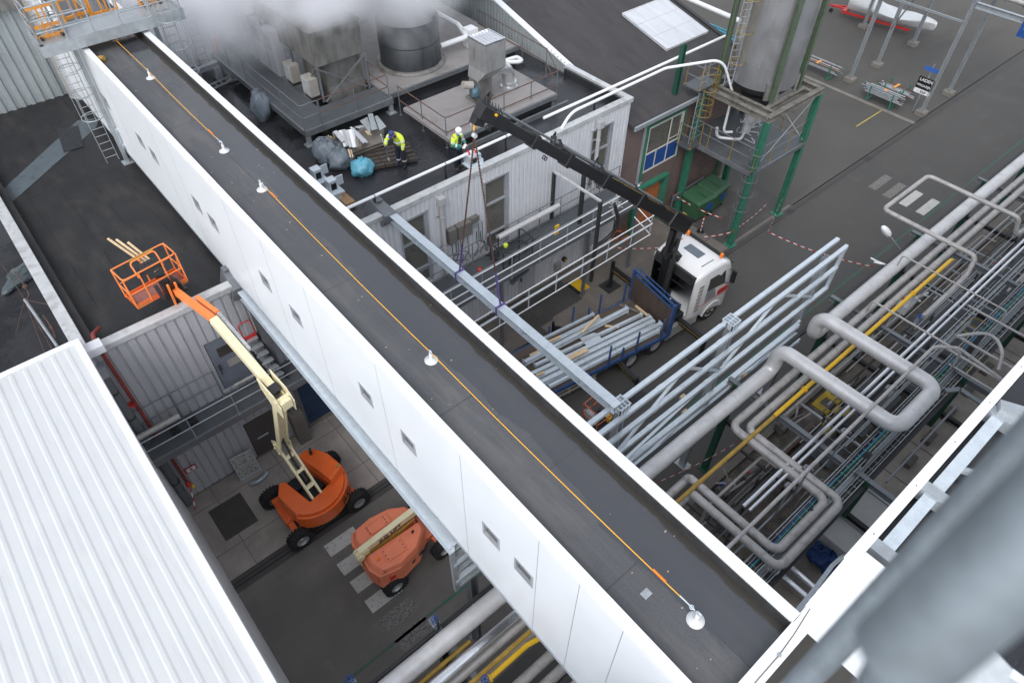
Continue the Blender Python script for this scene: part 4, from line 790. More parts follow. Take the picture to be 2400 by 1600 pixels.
# ---------------------------------------------------------------- faded boom lift, folded
B2 = V((3.78, 10.05, 0))
b2_ = thing('boom_lift', 'faded salmon boom lift with folded arm standing on the zebra stripes', 'boom lift', B2)
m = MB(); m.box(-1.05, 1.2, -.35, .35, .4, .7); m.build('chassis', M['orange_faded'], b2_, world=False, bevel=.02)
for x, y in ((-.72, -.82), (-.72, .82), (1.2, -.82), (1.2, .82)): wheel(b2_, (x, y, .4), .4, .34, (0, 1, 0), 20, 1 if y > 0 else -1, rr=.5)
for x in (-.72, 1.2): m = MB(); m.box(x-.12, x+.12, -.7, .7, .32, .52); m.build('axle', M['orange_faded'], b2_, world=False)
RT = Matrix.Translation((-.1, .15, 0)) @ Matrix.Rotation(rad(-2), 4, 'Z')
def FB(n, mt, fn, bevel=0):
    m = MB(); m.T = RT; fn(m); return m.build(n, M[mt], b2_, world=False, bevel=bevel)
out_ = [(-1.15, -.55), (-.98, -.98), (-.3, -1.12), (.45, -.95), (.98, -.5), (1.05, -.22), (1.05, .22), (.98, .55), (.45, .85), (-.3, .95), (-.98, .85), (-1.15, .5)]
lo = [p for p in out_ if p[1] < -.1]; hi_ = [p for p in out_ if p[1] > .1]
FB('body', 'orange_faded', lambda m: (slab_poly(m, out_, .62, .8)), .02)
for nm, pl, yy in (('hood', lo, -.16), ('hood', hi_, .16)):
    poly = pl+([(1.0, yy), (-1.12, yy)] if yy < 0 else [(-1.12, yy), (1.0, yy)])
    FB(nm, 'orange_faded', lambda m: (slab_poly(m, poly, .8, 1.4, .02), slab_poly(m, [((x+.05)*.97, y*.98+.0) for x, y in poly], 1.4, 1.58, .13)), .05)
FB('hood_panel', 'orange_faded', lambda m: m.box(-.55, .2, -.8, -.3, 1.5, 1.63), .04)
FB('hood_panel', 'orange_faded', lambda m: m.box(-.5, .3, .3, .68, 1.5, 1.63), .04)
FB('bolt', 'black', lambda m: [m.cyl((x, y, 1.62), (x, y, 1.64), .02, n=8) for x in (-.48, .13) for y in (-.72, -.58, -.42, .38, .5, .6)])
FB('seam', 'black', lambda m: (m.box(-.78, -.765, -.98, -.2, .85, 1.56), m.box(-.78, -.765, .2, .82, .85, 1.56), m.box(.55, .56, -.6, -.2, 1.3, 1.55)))
FB('vent_recess', 'red', lambda m: m.box(-1.02, -.9, -.9, -.62, .95, 1.2))
FB('vent_recess', 'red', lambda m: m.box(-.7, -.5, -1.08, -1.0, .95, 1.15))
FB('beacon', 'amber', lambda m: m.cyl((-.72, -.52, 1.56), (-.72, -.52, 1.66), .06, .05, n=14))
FB('exhaust', 'black', lambda m: (m.cyl((.6, -.42, 1.54), (.6, -.42, 1.64), .035, n=8), m.cyl((.6, -.42, 1.64), (.66, -.4, 1.66), .05, .02, 8)))
FB('boom_section', 'cream', lambda m: m.bar((-1.12, -.04, 1.72), (2.3, .12, 1.95), .2, .28), .015)
FB('arm_pivot', 'cream', lambda m: (m.cyl((-1.13, -.22, 1.62), (-1.13, .12, 1.62), .13, n=14), m.box(-1.2, -.8, -.16, -.13, 1.1, 1.8), m.box(-1.2, -.8, .04, .07, 1.1, 1.8)), .01)
FB('mast_plate', 'ochre', lambda m: m.prism([(-1.15, -.17, 1.0), (-1.15, -.17, 1.55), (.9, -.13, 1.72), (.2, -.17, 1.45)], (0, .03, 0)))
FB('platform_frame', 'orange_faded', lambda m: (m.bar((1.7, .0, 1.1), (2.6, .1, .9), .12, .18), m.bar((2.3, .12, 1.9), (2.55, .14, .8), .1, .12)))
rp_ = RT @ V((-.25, -.145, 1.68)); lettering(b2_, 'JLG LIFT', RT @ V((.0, -.11, 1.80)), (1, .045, .07), (0, .0, 1), .24, M['navy'], world=False)
m = MB(); m.T = RT; m.box(.35, .85, -.88, -.86, 1.0, 1.14); 
m.T = RT; m2 = MB(); m2.T = RT @ Matrix.Translation((.42, -.93, 1.0)) @ Matrix.Rotation(rad(14), 4, 'Z'); m2.box(-.28, .28, -.02, .0, -.07, .07); pl_ = m2.build('name_plate', M['navy'], b2_, world=False)
# small orange platform of a third lift under the bridge
t = thing('lift_platform', 'rusty orange lift basket with tools, half hidden by the bridge edge', 'lift basket', P(1405, 985, 1.2))
o = P(1405, 985, 1.2); m = MB()
for z in (.55, 1.1): m.tube(fillet([o+V((-.55, -.35, z)), o+V((.45, -.35, z)), o+V((.45, .4, z)), o+V((-.55, .4, z)), o+V((-.55, -.35, z))], .12, 4), .025, 8)
for x, y in ((-.55, -.35), (.45, -.35), (.45, .4), (-.55, .4), (-.05, .4)): m.tube([o+V((x, y, 0)), o+V((x, y, 1.1))], .025, 8)
m.build('guard_rail', M['rust'] if False else mat('rail_orange_old', (.45, .13, .07), .6), t)
m = MB(); m.box(o.x-.55, o.x+.45, o.y-.35, o.y+.4, o.z-.04, o.z); m.build('floor', M['steel_dark'], t)
m = MB(); m.blob(o+V((0, .0, .22)), (.25, .2, .22), .3, 3); solo(m, 'tool_bag', M['black'], 'black tool bag lying in the small orange lift basket', 'bag')
m = MB(); m.blob(o+V((-.35, .2, .4)), (.12, .28, .3), .2, 4); solo(m, 'clear_sack', M['coping'], 'grey clear sack leaning in the small orange lift basket', 'bag')
m = MB(); m.cyl(o+V((.25, -.2, 0)), o+V((.25, -.2, .25)), .1, .12, 14); solo(m, 'bucket', M['yellow'], 'yellow bucket in the small orange lift basket', 'bucket')
# ---------------------------------------------------------------- crane truck (tractor)
TK = V((20.55, 11.68, 0)); tk = thing('crane_truck', 'white truck with folded black loader crane parked in the street', 'truck', TK, rad(-3))
def TB(n, mt, fn, par=None, bevel=0):
    m = MB(); fn(m); return m.build(n, M[mt] if isinstance(mt, str) else mt, par or tk, world=False, bevel=bevel)
def cabf(m):
    # side profile stations along x: rear to front, rounded; each ring is (x, halfwidth, z0, z1)
    st = [(-1.62, 1.12, 1.0, 3.02), (-1.58, 1.2, .95, 3.22), (-.9, 1.23, .8, 3.42), (.0, 1.23, .75, 3.42), (.45, 1.22, .6, 3.22), (.72, 1.2, .5, 2.7), (.88, 1.17, .45, 1.9), (.92, 1.1, .45, .9), (.86, 1.0, .45, .5)]
    vs = []; K = 16
    for x, hw, z0, z1 in st:
        r = .16; ring = []
        for cx, cz, a0 in ((hw-r, z1-r, 0), (-hw+r, z1-r, 90), (-hw+r*.3, z0+r*.3, 180), (hw-r*.3, z0+r*.3, 270)):
            rr = r if a0 < 180 else r*.3
            for j in range(4): a = rad(a0+j*30); ring.append((x, cx+cos(a)*rr, cz+sin(a)*rr))
        vs += ring
    n = len(st); m.add(vs, [(i*K+j, i*K+(j+1) % K, (i+1)*K+(j+1) % K, (i+1)*K+j) for i in range(n-1) for j in range(K)]+[tuple(range(K)), tuple(range((n-1)*K, n*K))[::-1]], True)
cab = TB('cab', mat('truck_white', (.78, .78, .78), .3, var=.02, coat=.5, rvar=.03), cabf)
TB('roof_hatch', mat('hatch_grey', (.13, .16, .19), .35), lambda m: m.box(-.75, -.3, -.42, .42, 3.40, 3.45), cab, .04)
TB('roof_rib', 'black', lambda m: [m.box(-1.0, -.3, y-.015, y+.015, 3.405, 3.43) for y in (-.85, .85)], cab)
TB('light_bar', 'black', lambda m: (m.bar((.18, -.95, 3.42), (.18, .95, 3.42), .12, .1), m.bar((.3, -1.0, 3.3), (.3, 1.0, 3.3), .05, .05)), cab, .02)
for y in (-.95, .9): TB('beacon', 'amber', lambda m: m.lathe([(.001, 3.66), (.06, 3.65), (.08, 3.58), (.08, 3.46)], (.05, y, 0), 14), cab)
TB('side_window', 'glass', lambda m: [m.hexa([(-.72, s*1.222, 2.15), (.45, s*1.215, 2.0), (.45, s*1.235, 2.0), (-.72, s*1.242, 2.15)], [(-.72, s*1.20, 2.85), (.25, s*1.195, 2.85), (.25, s*1.225, 2.85), (-.72, s*1.235, 2.85)]) for s in (-1, 1)], cab)
TB('windscreen', 'glass', lambda m: m.hexa([(.84, -1.02, 1.95), (.86, -1.02, 1.95), (.86, 1.02, 1.95), (.84, 1.02, 1.95)], [(.5, -1.0, 2.95), (.62, -1.0, 2.95), (.62, 1.0, 2.95), (.5, 1.0, 2.95)]), cab)
TB('sun_visor', 'steel_dark', lambda m: m.hexa([(.6, -1.1, 2.95), (.85, -1.1, 2.85), (.85, 1.1, 2.85), (.6, 1.1, 2.95)], [(.58, -1.1, 3.0), (.84, -1.1, 2.9), (.84, 1.1, 2.9), (.58, 1.1, 3.0)]), cab)
TB('wind_deflector', 'steel_dark', lambda m: (m.hexa([(-1.72, -1.0, 2.9), (-1.6, -1.15, 2.9), (-1.6, 1.15, 2.9), (-1.72, 1.0, 2.9)], [(-1.66, -1.0, 3.28), (-1.56, -1.12, 3.3), (-1.56, 1.12, 3.3), (-1.66, 1.0, 3.28)]),), cab)
TB('rear_window', 'steel_dark', lambda m: m.box(-1.66, -1.62, -.8, .8, 2.45, 2.5), cab)
for s in (-1, 1):
    TB('mirror', 'black', lambda m: (m.box(.6, .72, s*1.28-.05, s*1.28+.12*s+.05*s, 2.0, 2.65) if False else m.cbox((.68, s*1.4, 2.35), (.1, .2, .6)), m.tube([(.5, s*1.2, 2.75), (.66, s*1.4, 2.7)], .02, 6), m.tube([(.5, s*1.2, 1.95), (.66, s*1.4, 2.02)], .02, 6)), cab, .02)
    TB('fender', mat('fender_white', (.7, .7, .7), .4, var=.03), lambda m: [m.hexa([(cos(a)*.56, s*.98, .52+sin(a)*.56), (cos(a)*.62, s*.98, .52+sin(a)*.62), (cos(a)*.62, s*1.26, .52+sin(a)*.62), (cos(a)*.56, s*1.26, .52+sin(a)*.56)], [(cos(b)*.56, s*.98, .52+sin(b)*.56), (cos(b)*.62, s*.98, .52+sin(b)*.62), (cos(b)*.62, s*1.26, .52+sin(b)*.62), (cos(b)*.56, s*1.26, .52+sin(b)*.56)]) for a, b in [(rad(k*18+10), rad(k*18+28)) for k in range(9)]], cab)
    TB('side_vent', 'ventgrey', lambda m: [m.box(-1.3, -1.05, min(s*1.225, s*1.245), max(s*1.225, s*1.245), 1.25+k*.22, 1.4+k*.22) for k in range(7)], cab)
    TB('step', 'steel_dark', lambda m: [m.box(-.1, .5, min(s*1.0, s*1.2), max(s*1.0, s*1.2), z, z+.04) for z in (.35, .65)], cab)
    TB('headlight', 'glass', lambda m: m.cbox((.9, s*.85, .75), (.08, .35, .2)), cab)
wheel(tk, (0, -1.02, .51), .51, .34, (0, 1, 0), 0, -1, 'ventgrey', .56); wheel(tk, (0, 1.02, .51), .51, .34, (0, 1, 0), 0, 1, 'ventgrey', .56)
for x in (-3.35, -4.75):
    for s in (-1, 1):
        wheel(tk, (x, s*.95, .51), .51, .5, (0, 1, 0), 0, s, 'rim', .56)
        TB('mudguard', 'cable', lambda m: [m.hexa([(x+cos(a)*.6, s*.65, .52+sin(a)*.6), (x+cos(a)*.63, s*.65, .52+sin(a)*.63), (x+cos(a)*.63, s*1.22, .52+sin(a)*.63), (x+cos(a)*.6, s*1.22, .52+sin(a)*.6)], [(x+cos(b)*.6, s*.65, .52+sin(b)*.6), (x+cos(b)*.63, s*.65, .52+sin(b)*.63), (x+cos(b)*.63, s*1.22, .52+sin(b)*.63), (x+cos(b)*.6, s*1.22, .52+sin(b)*.6)]) for a, b in [(rad(k*20), rad(k*20+20)) for k in range(9)]])
TB('chassis', 'steel_dark', lambda m: (m.box(-5.4, .6, -.45, -.35, .65, .95), m.box(-5.4, .6, .35, .45, .65, .95), m.box(-3.0, -2.6, -.4, .4, .7, .9), m.box(-5.4, -5.3, -.45, .45, .65, .95), m.box(-1.7, .8, -.9, .9, .5, .8)))
TB('fuel_tank', mat('tank_alu', (.5, .5, .48), .45, .4), lambda m: (m.box(-2.75, -.85, -1.2, -.6, .4, 1.05), [m.box(x, x+.05, -1.215, -.6, .4, 1.06) for x in (-2.4, -1.5)]), None, .04)
TB('deck_plate', 'ventgrey', lambda m: (m.box(-2.6, -.8, -1.15, -.5, 1.07, 1.1), m.box(-2.6, -1.75, .4, 1.15, 1.0, 1.05)))
TB('air_filter', 'black', lambda m: (m.box(-2.3, -1.8, .55, 1.15, 1.2, 1.95), m.cyl((-2.0, -.2, 1.0), (-2.0, -.2, 2.2), .16, n=12), m.box(-2.4, -1.75, -1.1, -.6, 1.1, 1.45)), None, .05)
TB('hose_bundle', 'black', lambda m: [m.tube(fillet([(-2.1, -.5+.1*i, 1.5), (-2.3-.05*i, -.3+.1*i, 2.2), (-1.7, -.1+.12*i, 1.7), (-1.68, .2, 1.2)], .2, 4), .018, 6) for i in range(5)])
TB('door_logo', 'red', lambda m: (m.box(.1, .72, -1.252, -1.236, 1.5, 1.78), m.box(-1.0, .85, -1.25, -1.238, 1.42, 1.44)), cab)
TB('door_panel', 'galv', lambda m: m.hexa([(-.72, -1.25, 1.5), (.0, -1.25, 1.5), (0, -1.238, 1.5), (-.72, -1.238, 1.5)], [(-.72, -1.24, 2.12), (-.2, -1.24, 2.1), (-.2, -1.23, 2.1), (-.72, -1.23, 2.12)]), cab)
# outriggers
def outr(m, s, x, L_, z=1.15):
    m.bar((x, s*.3, z), (x-.0, s*L_, z-.05), .2, .24); m.bar((x, s*1.1, z), (x, s*(L_-.2), z-.03), .16, .19); m.cyl((x, s*L_, z+.35), (x, s*L_, .3), .09, n=12); m.cyl((x, s*L_, .3), (x, s*L_, .08), .05, n=12); m.cyl((x, s*L_, .05), (x, s*L_, .1), .16, n=14)
TB('outrigger', 'black', lambda m: outr(m, 1, -2.0, 3.0)); TB('outrigger', 'black', lambda m: outr(m, -1, -2.0, 2.55))
TB('outrigger_stripe', 'ochre', lambda m: (m.box(-1.905, -1.895, 1.7, 2.7, 1.12, 1.16), m.box(-2.11, -2.1, 1.3, 2.8, 1.12, 1.15), m.box(-2.11, -2.1, -2.4, -1.2, 1.12, 1.15), m.box(-1.9, -1.89, -2.4, -1.2, 1.12, 1.15)))
for i, s in enumerate((1, -1)):
    y = 3.0 if s > 0 else -2.55; q = Matrix.Translation(TK) @ Matrix.Rotation(rad(-3), 4, 'Z') @ V((-2.0, y, 0)); solo(MB().box(q.x-.4, q.x+.4, q.y-.35, q.y+.35, .004, .05), 'outrigger_pad', M['cable'], 'black square pad under the crane outrigger on the %s side' % ('pavement' if s > 0 else 'pipe rack'), 'pad', 'outrigger pads')
# crane: column, main boom (world coordinates, parts of the truck)
def CR(n, mt, fn, par=None, bevel=0):
    m = MB(); fn(m); TI = (Matrix.Translation(TK) @ Matrix.Rotation(rad(-3), 4, 'Z')).inverted(); m.v = [TI @ V(v) for v in m.v]; return m.build(n, M[mt], par or tk, world=False, bevel=bevel)
cb = V((18.75, 12.0, 1.1)); ct = V((18.42, 11.72, 5.75)); kn = cb.lerp(ct, .62)
CR('crane_base', 'black', lambda m: (m.cbox((18.75, 12.0, 1.15), (.9, 1.3, .5)), m.cyl(V((18.75, 12.0, 1.3)), V((18.75, 12.0, 1.75)), .38, n=20), m.cbox((18.6, 11.2, 1.4), (.5, .5, .5))), None, .03)
CR('crane_column', 'black', lambda m: (m.bar(cb, kn, .42, .42, (1, 0, 0)), m.bar(kn+V((0, .05, 0)), ct, .34, .46, (1, 0, 0)), m.bar(kn+V((.3, -.1, -.15)), kn+V((-.3, .1, .15)), .5, .35)), None, .02)
CR('lift_cylinder', 'steel_dark', lambda m: (m.cyl(cb+V((-.3, -.3, .9)), kn+V((-.2, -.28, .0)), .11, n=12), m.cyl(kn+V((-.2, -.28, 0)), kn+V((-.05, -.22, .9)), .06, n=12), m.cyl(kn+V((-.28, .1, .1)), ct+V((-.35, 0, -.3)), .09, n=12)))
tipc = R(1128, 262, 9.25); bd = (tipc-ct).normalized(); bs, bu = orth(bd)
CR('boom_head', 'black', lambda m: (m.bar(ct-bd*.55-bu*.02, ct+bd*1.0, .52, .62), m.bar(ct-bd*.6+bu*.3, ct+bd*.9+bu*.26, .3, .12)), None, .03)
for i, (t0, t1, w1, h1) in enumerate(((.02, .30, .36, .44), (.24, .50, .32, .39), (.44, .68, .28, .34), (.62, .82, .24, .3), (.78, .99, .2, .26))):
    CR('boom_section', 'black', lambda m: (m.bar(ct.lerp(tipc, t0), ct.lerp(tipc, t1), w1, h1), m.bar(ct.lerp(tipc, t1)-bd*.12, ct.lerp(tipc, t1)+bd*.06, w1+.07, h1+.08)), None, .012)
for i, (t0, t1) in enumerate(((.3, .52), (.5, .72), (.7, .97))):
    CR('extension_cylinder', 'galv_dark', lambda m: (m.cyl(ct.lerp(tipc, t0)+bs*.3+bu*.24, ct.lerp(tipc, t1)+bs*.3+bu*.22, .038, n=10), m.cyl(ct.lerp(tipc, t0-.18)+bs*.3+bu*.24, ct.lerp(tipc, t0+.02)+bs*.3+bu*.24, .065, n=10)))
    CR('cylinder_bracket', 'black', lambda m: (m.bar(ct.lerp(tipc, t0)+bs*.1+bu*.1, ct.lerp(tipc, t0)+bs*.38+bu*.28, .16, .2), m.cyl(ct.lerp(tipc, t1)+bs*.25+bu*.1, ct.lerp(tipc, t1)+bs*.4+bu*.34, .09, n=8), [m.tube(fillet([ct.lerp(tipc, t1)+bs*.3+bu*.2, ct.lerp(tipc, t1)+bs*.42+bu*(.4+.05*j), ct.lerp(tipc, t1+.015)+bs*.3+bu*.38, ct.lerp(tipc, t1+.02)+bs*.2+bu*.2], .06, 3), .012, 5) for j in range(4)]))
CR('boom_stripe', 'ochre', lambda m: [m.bar(ct.lerp(tipc, a)-bs*.19+bu*.2, ct.lerp(tipc, b)-bs*.17+bu*.18, .012, .012) for a, b in ((.06, .17), (.2, .29), (.31, .42), (.43, .5))]+[m.bar(ct.lerp(tipc, a)+bs*.1+bu*.235, ct.lerp(tipc, b)+bs*.1+bu*.235, .02, .012) for a, b in ((.05, .12), (.2, .27), (.33, .38))])
CR('boom_plate', 'yellow', lambda m: (m.bar(ct-bd*.1+bu*.36, ct+bd*.05+bu*.36, .14, .02), m.bar(tipc-bd*.3-bs*.11+bu*.11, tipc-bd*.36-bs*.11+bu*.11, .16, .06)))
lettering(tk, 'PK', (Matrix.Translation(TK) @ Matrix.Rotation(rad(-3), 4, 'Z')).inverted() @ (tipc-bd*.55+bu*.16), (Matrix.Rotation(rad(3), 3, 'Z') @ bd), (Matrix.Rotation(rad(3), 3, 'Z') @ bs)*-1, .16, M['helmet'], world=False)
rr_ = random.Random(3)
CR('boom_tip', 'black', lambda m: (m.bar(tipc-bd*.9, tipc+bd*.1, .3, .34), m.bar(tipc-bd*.2-bu*.2, tipc+bd*.12-bu*.25, .22, .2), m.cyl(tipc-bd*.75+bs*.3+bu*.1, tipc-bd*.2+bs*.3+bu*.15, .09, n=10), [m.tube(fillet([tipc-bd*(.2+.12*j)+bu*.15+bs*.1, tipc-bd*(.1+.12*j)+bu*(.3+rr_.random()*.12)+bs*.2, tipc-bd*(.35+.12*j)+bu*.25+bs*.34, tipc-bd*(.5+.12*j)+bu*.1+bs*.3], .08, 3), .014, 5) for j in range(6)]), None, .02)
CR('rigging_lug', 'black', lambda m: [m.ring(ct.lerp(tipc, t)-bu*.26+bs*s_*.06-bd*.02*s_, .05, .016, 12, 5, bs) for t in (.5, .75, .96) for s_ in (-1, 1)])
hp = HKp+V((0, 0, .35))
CR('crane_hook', 'rope', lambda m: (m.tube([tipc-bu*.25, tipc-bu*.35+V((0, 0, -.15)), hp+V((0, 0, .15))], .03, 6), m.cyl(hp+V((0, 0, .1)), hp+V((0, 0, .2)), .05, n=8)))
CR('shackle', 'coping', lambda m: (m.ring(hp, .09, .022, 14, 6, (0, 1, 0)), m.cyl(HKp+V((0, -.05, 0)), HKp+V((0, .05, 0)), .06, n=12)))
# ---------------------------------------------------------------- flat trailer
TR = V((17.72, 11.65, 0)); TA = rad(-8.5); tr = thing('flatbed_trailer', 'blue flatbed trailer with brown headboard and stakes behind the white truck', 'trailer', TR, TA)
def TL(n, mt, fn, par=None, bevel=0):
    m = MB(); fn(m); return m.build(n, M[mt] if isinstance(mt, str) else mt, par or tr, world=False, bevel=bevel)
TL('bed', mat('bed_boards', (.09, .07, .058), .8, var=.3, scale=2, fine=.3, stretch=(.3, 3, 1)), lambda m: m.box(-9.5, -.12, -1.2, 1.2, 1.1, 1.2))
TL('side_rail', 'blue_steel', lambda m: (m.box(-9.5, 0, -1.28, -1.2, 1.0, 1.18), m.box(-9.5, 0, 1.2, 1.28, 1.0, 1.18), m.box(-9.5, -.1, -.5, -.35, .75, 1.1), m.box(-9.5, -.1, .35, .5, .75, 1.1)))
hb_ = TL('headboard', mat('headboard_steel', (.085, .062, .05), .75, .2, var=.35, scale=3, stretch=(1, 2, .3)), lambda m: m.box(-.1, -.05, -1.2, 1.2, 1.2, 2.55))
TL('headboard_frame', 'blue_steel', lambda m: (m.box(-.14, .04, -1.3, -1.2, 1.1, 2.85), m.box(-.14, .04, 1.2, 1.3, 1.1, 2.85), m.bar((-.08, -1.25, 2.85), (-.08, 1.25, 2.85), .06, .06), m.bar((.02, -1.25, 2.7), (.02, 1.25, 2.7), .06, .06), m.bar((-.08, -1.25, 2.6), (-.08, 1.25, 2.6), .05, .05), m.bar((.2, -1.25, 2.75), (.2, 1.25, 2.75), .04, .04), [m.bar((-.08, y, 2.6), (.02, y, 2.85), .04, .04) for y in (-1.0, -.5, .5, 1.0)]))
for x in (-.45, -1.75, -3.15):
    for s in (-1, 1): TL('stake', 'blue_steel', lambda m: m.bar((x, s*1.25, .95), (x+.02, s*1.25, 2.25), .07, .05))
for s, x in ((1, -4.3), (-1, -2.45), (1, -2.3)): TL('stake', 'blue_steel', lambda m: m.bar((x, s*1.25, .95), (x, s*1.25, 1.75), .07, .05))
for x in (-7.2, -8.5):
    for s in (-1, 1): wheel(tr, (x, s*.95, .5), .5, .45, (0, 1, 0), 0, s)
TL('under_run_guard', 'ventgrey', lambda m: (m.bar((-6.2, -1.15, .75), (-3.6, -1.15, .75), .04, .1), m.bar((-6.2, -1.15, .5), (-3.6, -1.15, .5), .04, .1), [m.bar((x, -1.15, .4), (x, -1.1, 1.0), .05, .05) for x in (-6.1, -4.9, -3.7)]))
TL('landing_outrigger', 'black', lambda m: (m.bar((-2.55, -.4, .95), (-2.55, -2.35, .85), .16, .2), m.cyl((-2.5, -2.35, 1.05), (-2.5, -2.35, .1), .07, n=10), m.bar((-2.55, .4, .95), (-3.75, 1.75, .9), .16, .18), m.cyl((-3.75, 1.75, 1.25), (-3.75, 1.75, .1), .06, n=10)))
TL('outrigger_stripe', 'ochre', lambda m: [m.cbox((-2.64, -1.0-.13*i, .93-.006*i), (.01, .06, .05)) for i in range(10)])
q = Matrix.Translation(TR) @ Matrix.Rotation(TA, 4, 'Z') @ V((-2.5, -2.35, 0)); solo(MB().box(q.x-.35, q.x+.35, q.y-.3, q.y+.3, .004, .05), 'outrigger_pad', M['cable'], 'black square pad under the hazard striped trailer outrigger', 'pad', 'outrigger pads')
# load
def t2(a, b): return (1190+a/5.227, 660+b/5.227)
GL = 'galvanised beams loaded on the trailer'
loads = [((430, 705), (1050, 400), .12, .12, 'b', 'dull galvanised box beam on the trailer, nearest the buildings'),
 ((520, 745), (1130, 445), .2, .03, 'b', 'flat galvanised plate beam half under the thick timber'),
 ((200, 1000), (1460, 340), .16, .22, 'i', 'I beam with a tall end plate in the middle of the trailer'),
 ((330, 1030), (1640, 405), .12, .14, 'i', 'slim I beam lying under the small white plate'),
 ((250, 1160), (1745, 445), .16, .2, 'i', 'wide flange beam under the long pale board, upper of the pair'),
 ((330, 1200), (1780, 490), .17, .2, 'i', 'wide flange beam under the long pale board, lower of the pair'),
 ((400, 1250), (1870, 530), .17, .24, 'i', 'wide flange beam nearest the road side stakes'),
 ((500, 1290), (1845, 600), .12, .16, 'i', 'last slim beam along the blue side rail')]
for a, b, w, h, ty, lab in loads:
    z = 1.32 if ty == 'b' else 1.2+h/2+.1; p_, q_ = P(*t2(*a), z), P(*t2(*b), z); m = MB()
    if ty == 'i': m.ibeam(p_, q_, w, h, .015)
    else: m.bar(p_, q_, w, h)
    d = (q_-p_).normalized(); m.bar(q_-d*.02, q_, w*1.6, h*1.7); m.bar(p_, p_+d*.02, w*1.6, h*1.5)
    for t in (.35, .6): c = p_.lerp(q_, t); m.bar(c-d*.008, c+d*.008, w, h)
    solo(m, 'steel_beam', M['galv_new'], lab, 'steel beam', GL)
m = MB(); c = P(*t2(1450, 340), 1.6); m.box(c.x-.02, c.x+.02, c.y-.15, c.y+.15, 1.3, 1.85); 
m = MB(); c = P(*t2(1010, 700), 1.42); m.T = Matrix.Translation(c) @ Matrix.Rotation(rad(-10), 4, 'Z'); slab_poly(m, [(-.35, -.25), (.25, -.3), (.4, -.2), (.4, .1), (.3, .2), (-.35, .25)], 0, .02); m.T = None
solo(m, 'steel_plate', M['galv_new'], 'small white steel plate with cut corners lying on the beams', 'plate')
GT = 'timber battens on the trailer'
for a, b, z, w, h, lab in (((905, 625), (1115, 415), 1.75, .1, .08, 'thick pale timber propped across the beams'), ((1565, 295), (1715, 415), 1.45, .1, .06, 'pale timber leaning at the brown headboard'),
    ((1370, 285), (1650, 385), 1.3, .09, .07, 'grey weathered timber lying at the headboard'), ((1190, 540), (1355, 562), 1.4, .09, .06, 'short timber block between two beams near the middle'),
    ((690, 965), (975, 825), 1.6, .2, .03, 'long pale board lying on the wide flange beams'), ((475, 745), (640, 672), 1.4, .1, .04, 'thin pale lath beside the dull box beam'),
    ((270, 905), (385, 850), 1.45, .1, .05, 'short board under the slung beam'), ((350, 1142), (450, 1108), 1.6, .09, .05, 'short brown board next to the white bridge edge'), ((595, 850), (655, 852), 1.4, .08, .05, 'stubby timber end under the slung beam')):
    solo(MB().bar(P(*t2(*a), z), P(*t2(*b), z), w, h), 'timber', M['wood'] if 'grey' not in lab else M['wood_old'], lab, 'timber', GT)
# ---------------------------------------------------------------- railing helper
def railing(lab, path, h=1.05, mids=(.55,), post=1.4, r=.022, mt='galv', name='railing', cat='railing', group=None, kick=0, parent=None, pm=None):
    path = [V(p) for p in path]; t = parent or thing(name, lab, cat, path[0], 0, group)
    m = MB()
    for z in (h,)+tuple(mids): m.tube(fillet([p+V((0, 0, z)) for p in path], .12, 4), r, 8)
    m.build('rail', M[mt], t)
    for a, b in zip(path, path[1:]):
        L_ = (b-a).length; n = max(1, round(L_/post))
        for i in range(n+1):
            if i == 0 and a is not path[0]: continue
            q = a.lerp(b, i/n); m = MB(); m.tube([q, q+V((0, 0, h))], r, 8); m.box(q.x-.05, q.x+.05, q.y-.05, q.y+.05, q.z, q.z+.015); m.build('post', M[pm or mt], t)
    if kick:
        m = MB()
        for a, b in zip(path, path[1:]): m.bar(a+V((0, 0, .08)), b+V((0, 0, .08)), .01, .14)
        m.build('toe_board', M[mt], t)
    return t
def cage_ladder(lab, base, top, w=.4, face=(0, -1), mt='galv', hoops=(), cr=.36, group=None, name='caged_ladder', hm=None):
    base = V(base); f = V((face[0], face[1], 0)).normalized(); s = V((-f.y, f.x, 0)); t = thing(name, lab, 'ladder', base, 0, group); H_ = top-base.z
    m = MB()
    for k in (-1, 1): m.bar(base+s*k*w/2, base+s*k*w/2+V((0, 0, H_)), .05, .02)
    m.build('stringer', M[mt], t)
    m = MB(); n = int(H_/.28)
    for i in range(n): m.tube([base+s*w/2+V((0, 0, .2+i*.28)), base-s*w/2+V((0, 0, .2+i*.28))], .012, 5)
    m.build('rungs', M[mt], t)
    if hoops:
        m = MB(); c = base+f*cr
        for z in hoops: m.ring(c+V((0, 0, z-base.z)), cr, .016, 20, 5)
        m.build('hoops', M[hm or mt], t); m = MB()
        for k in range(5): a = -pi/2*.9+pi*.9*k/4; d = f*cos(a)+s*sin(a); m.tube([c+d*cr+V((0, 0, hoops[0]-base.z)), c+d*cr+V((0, 0, hoops[-1]-base.z))], .01, 5)
        m.build('cage_bars', M[hm or mt], t)
    return t
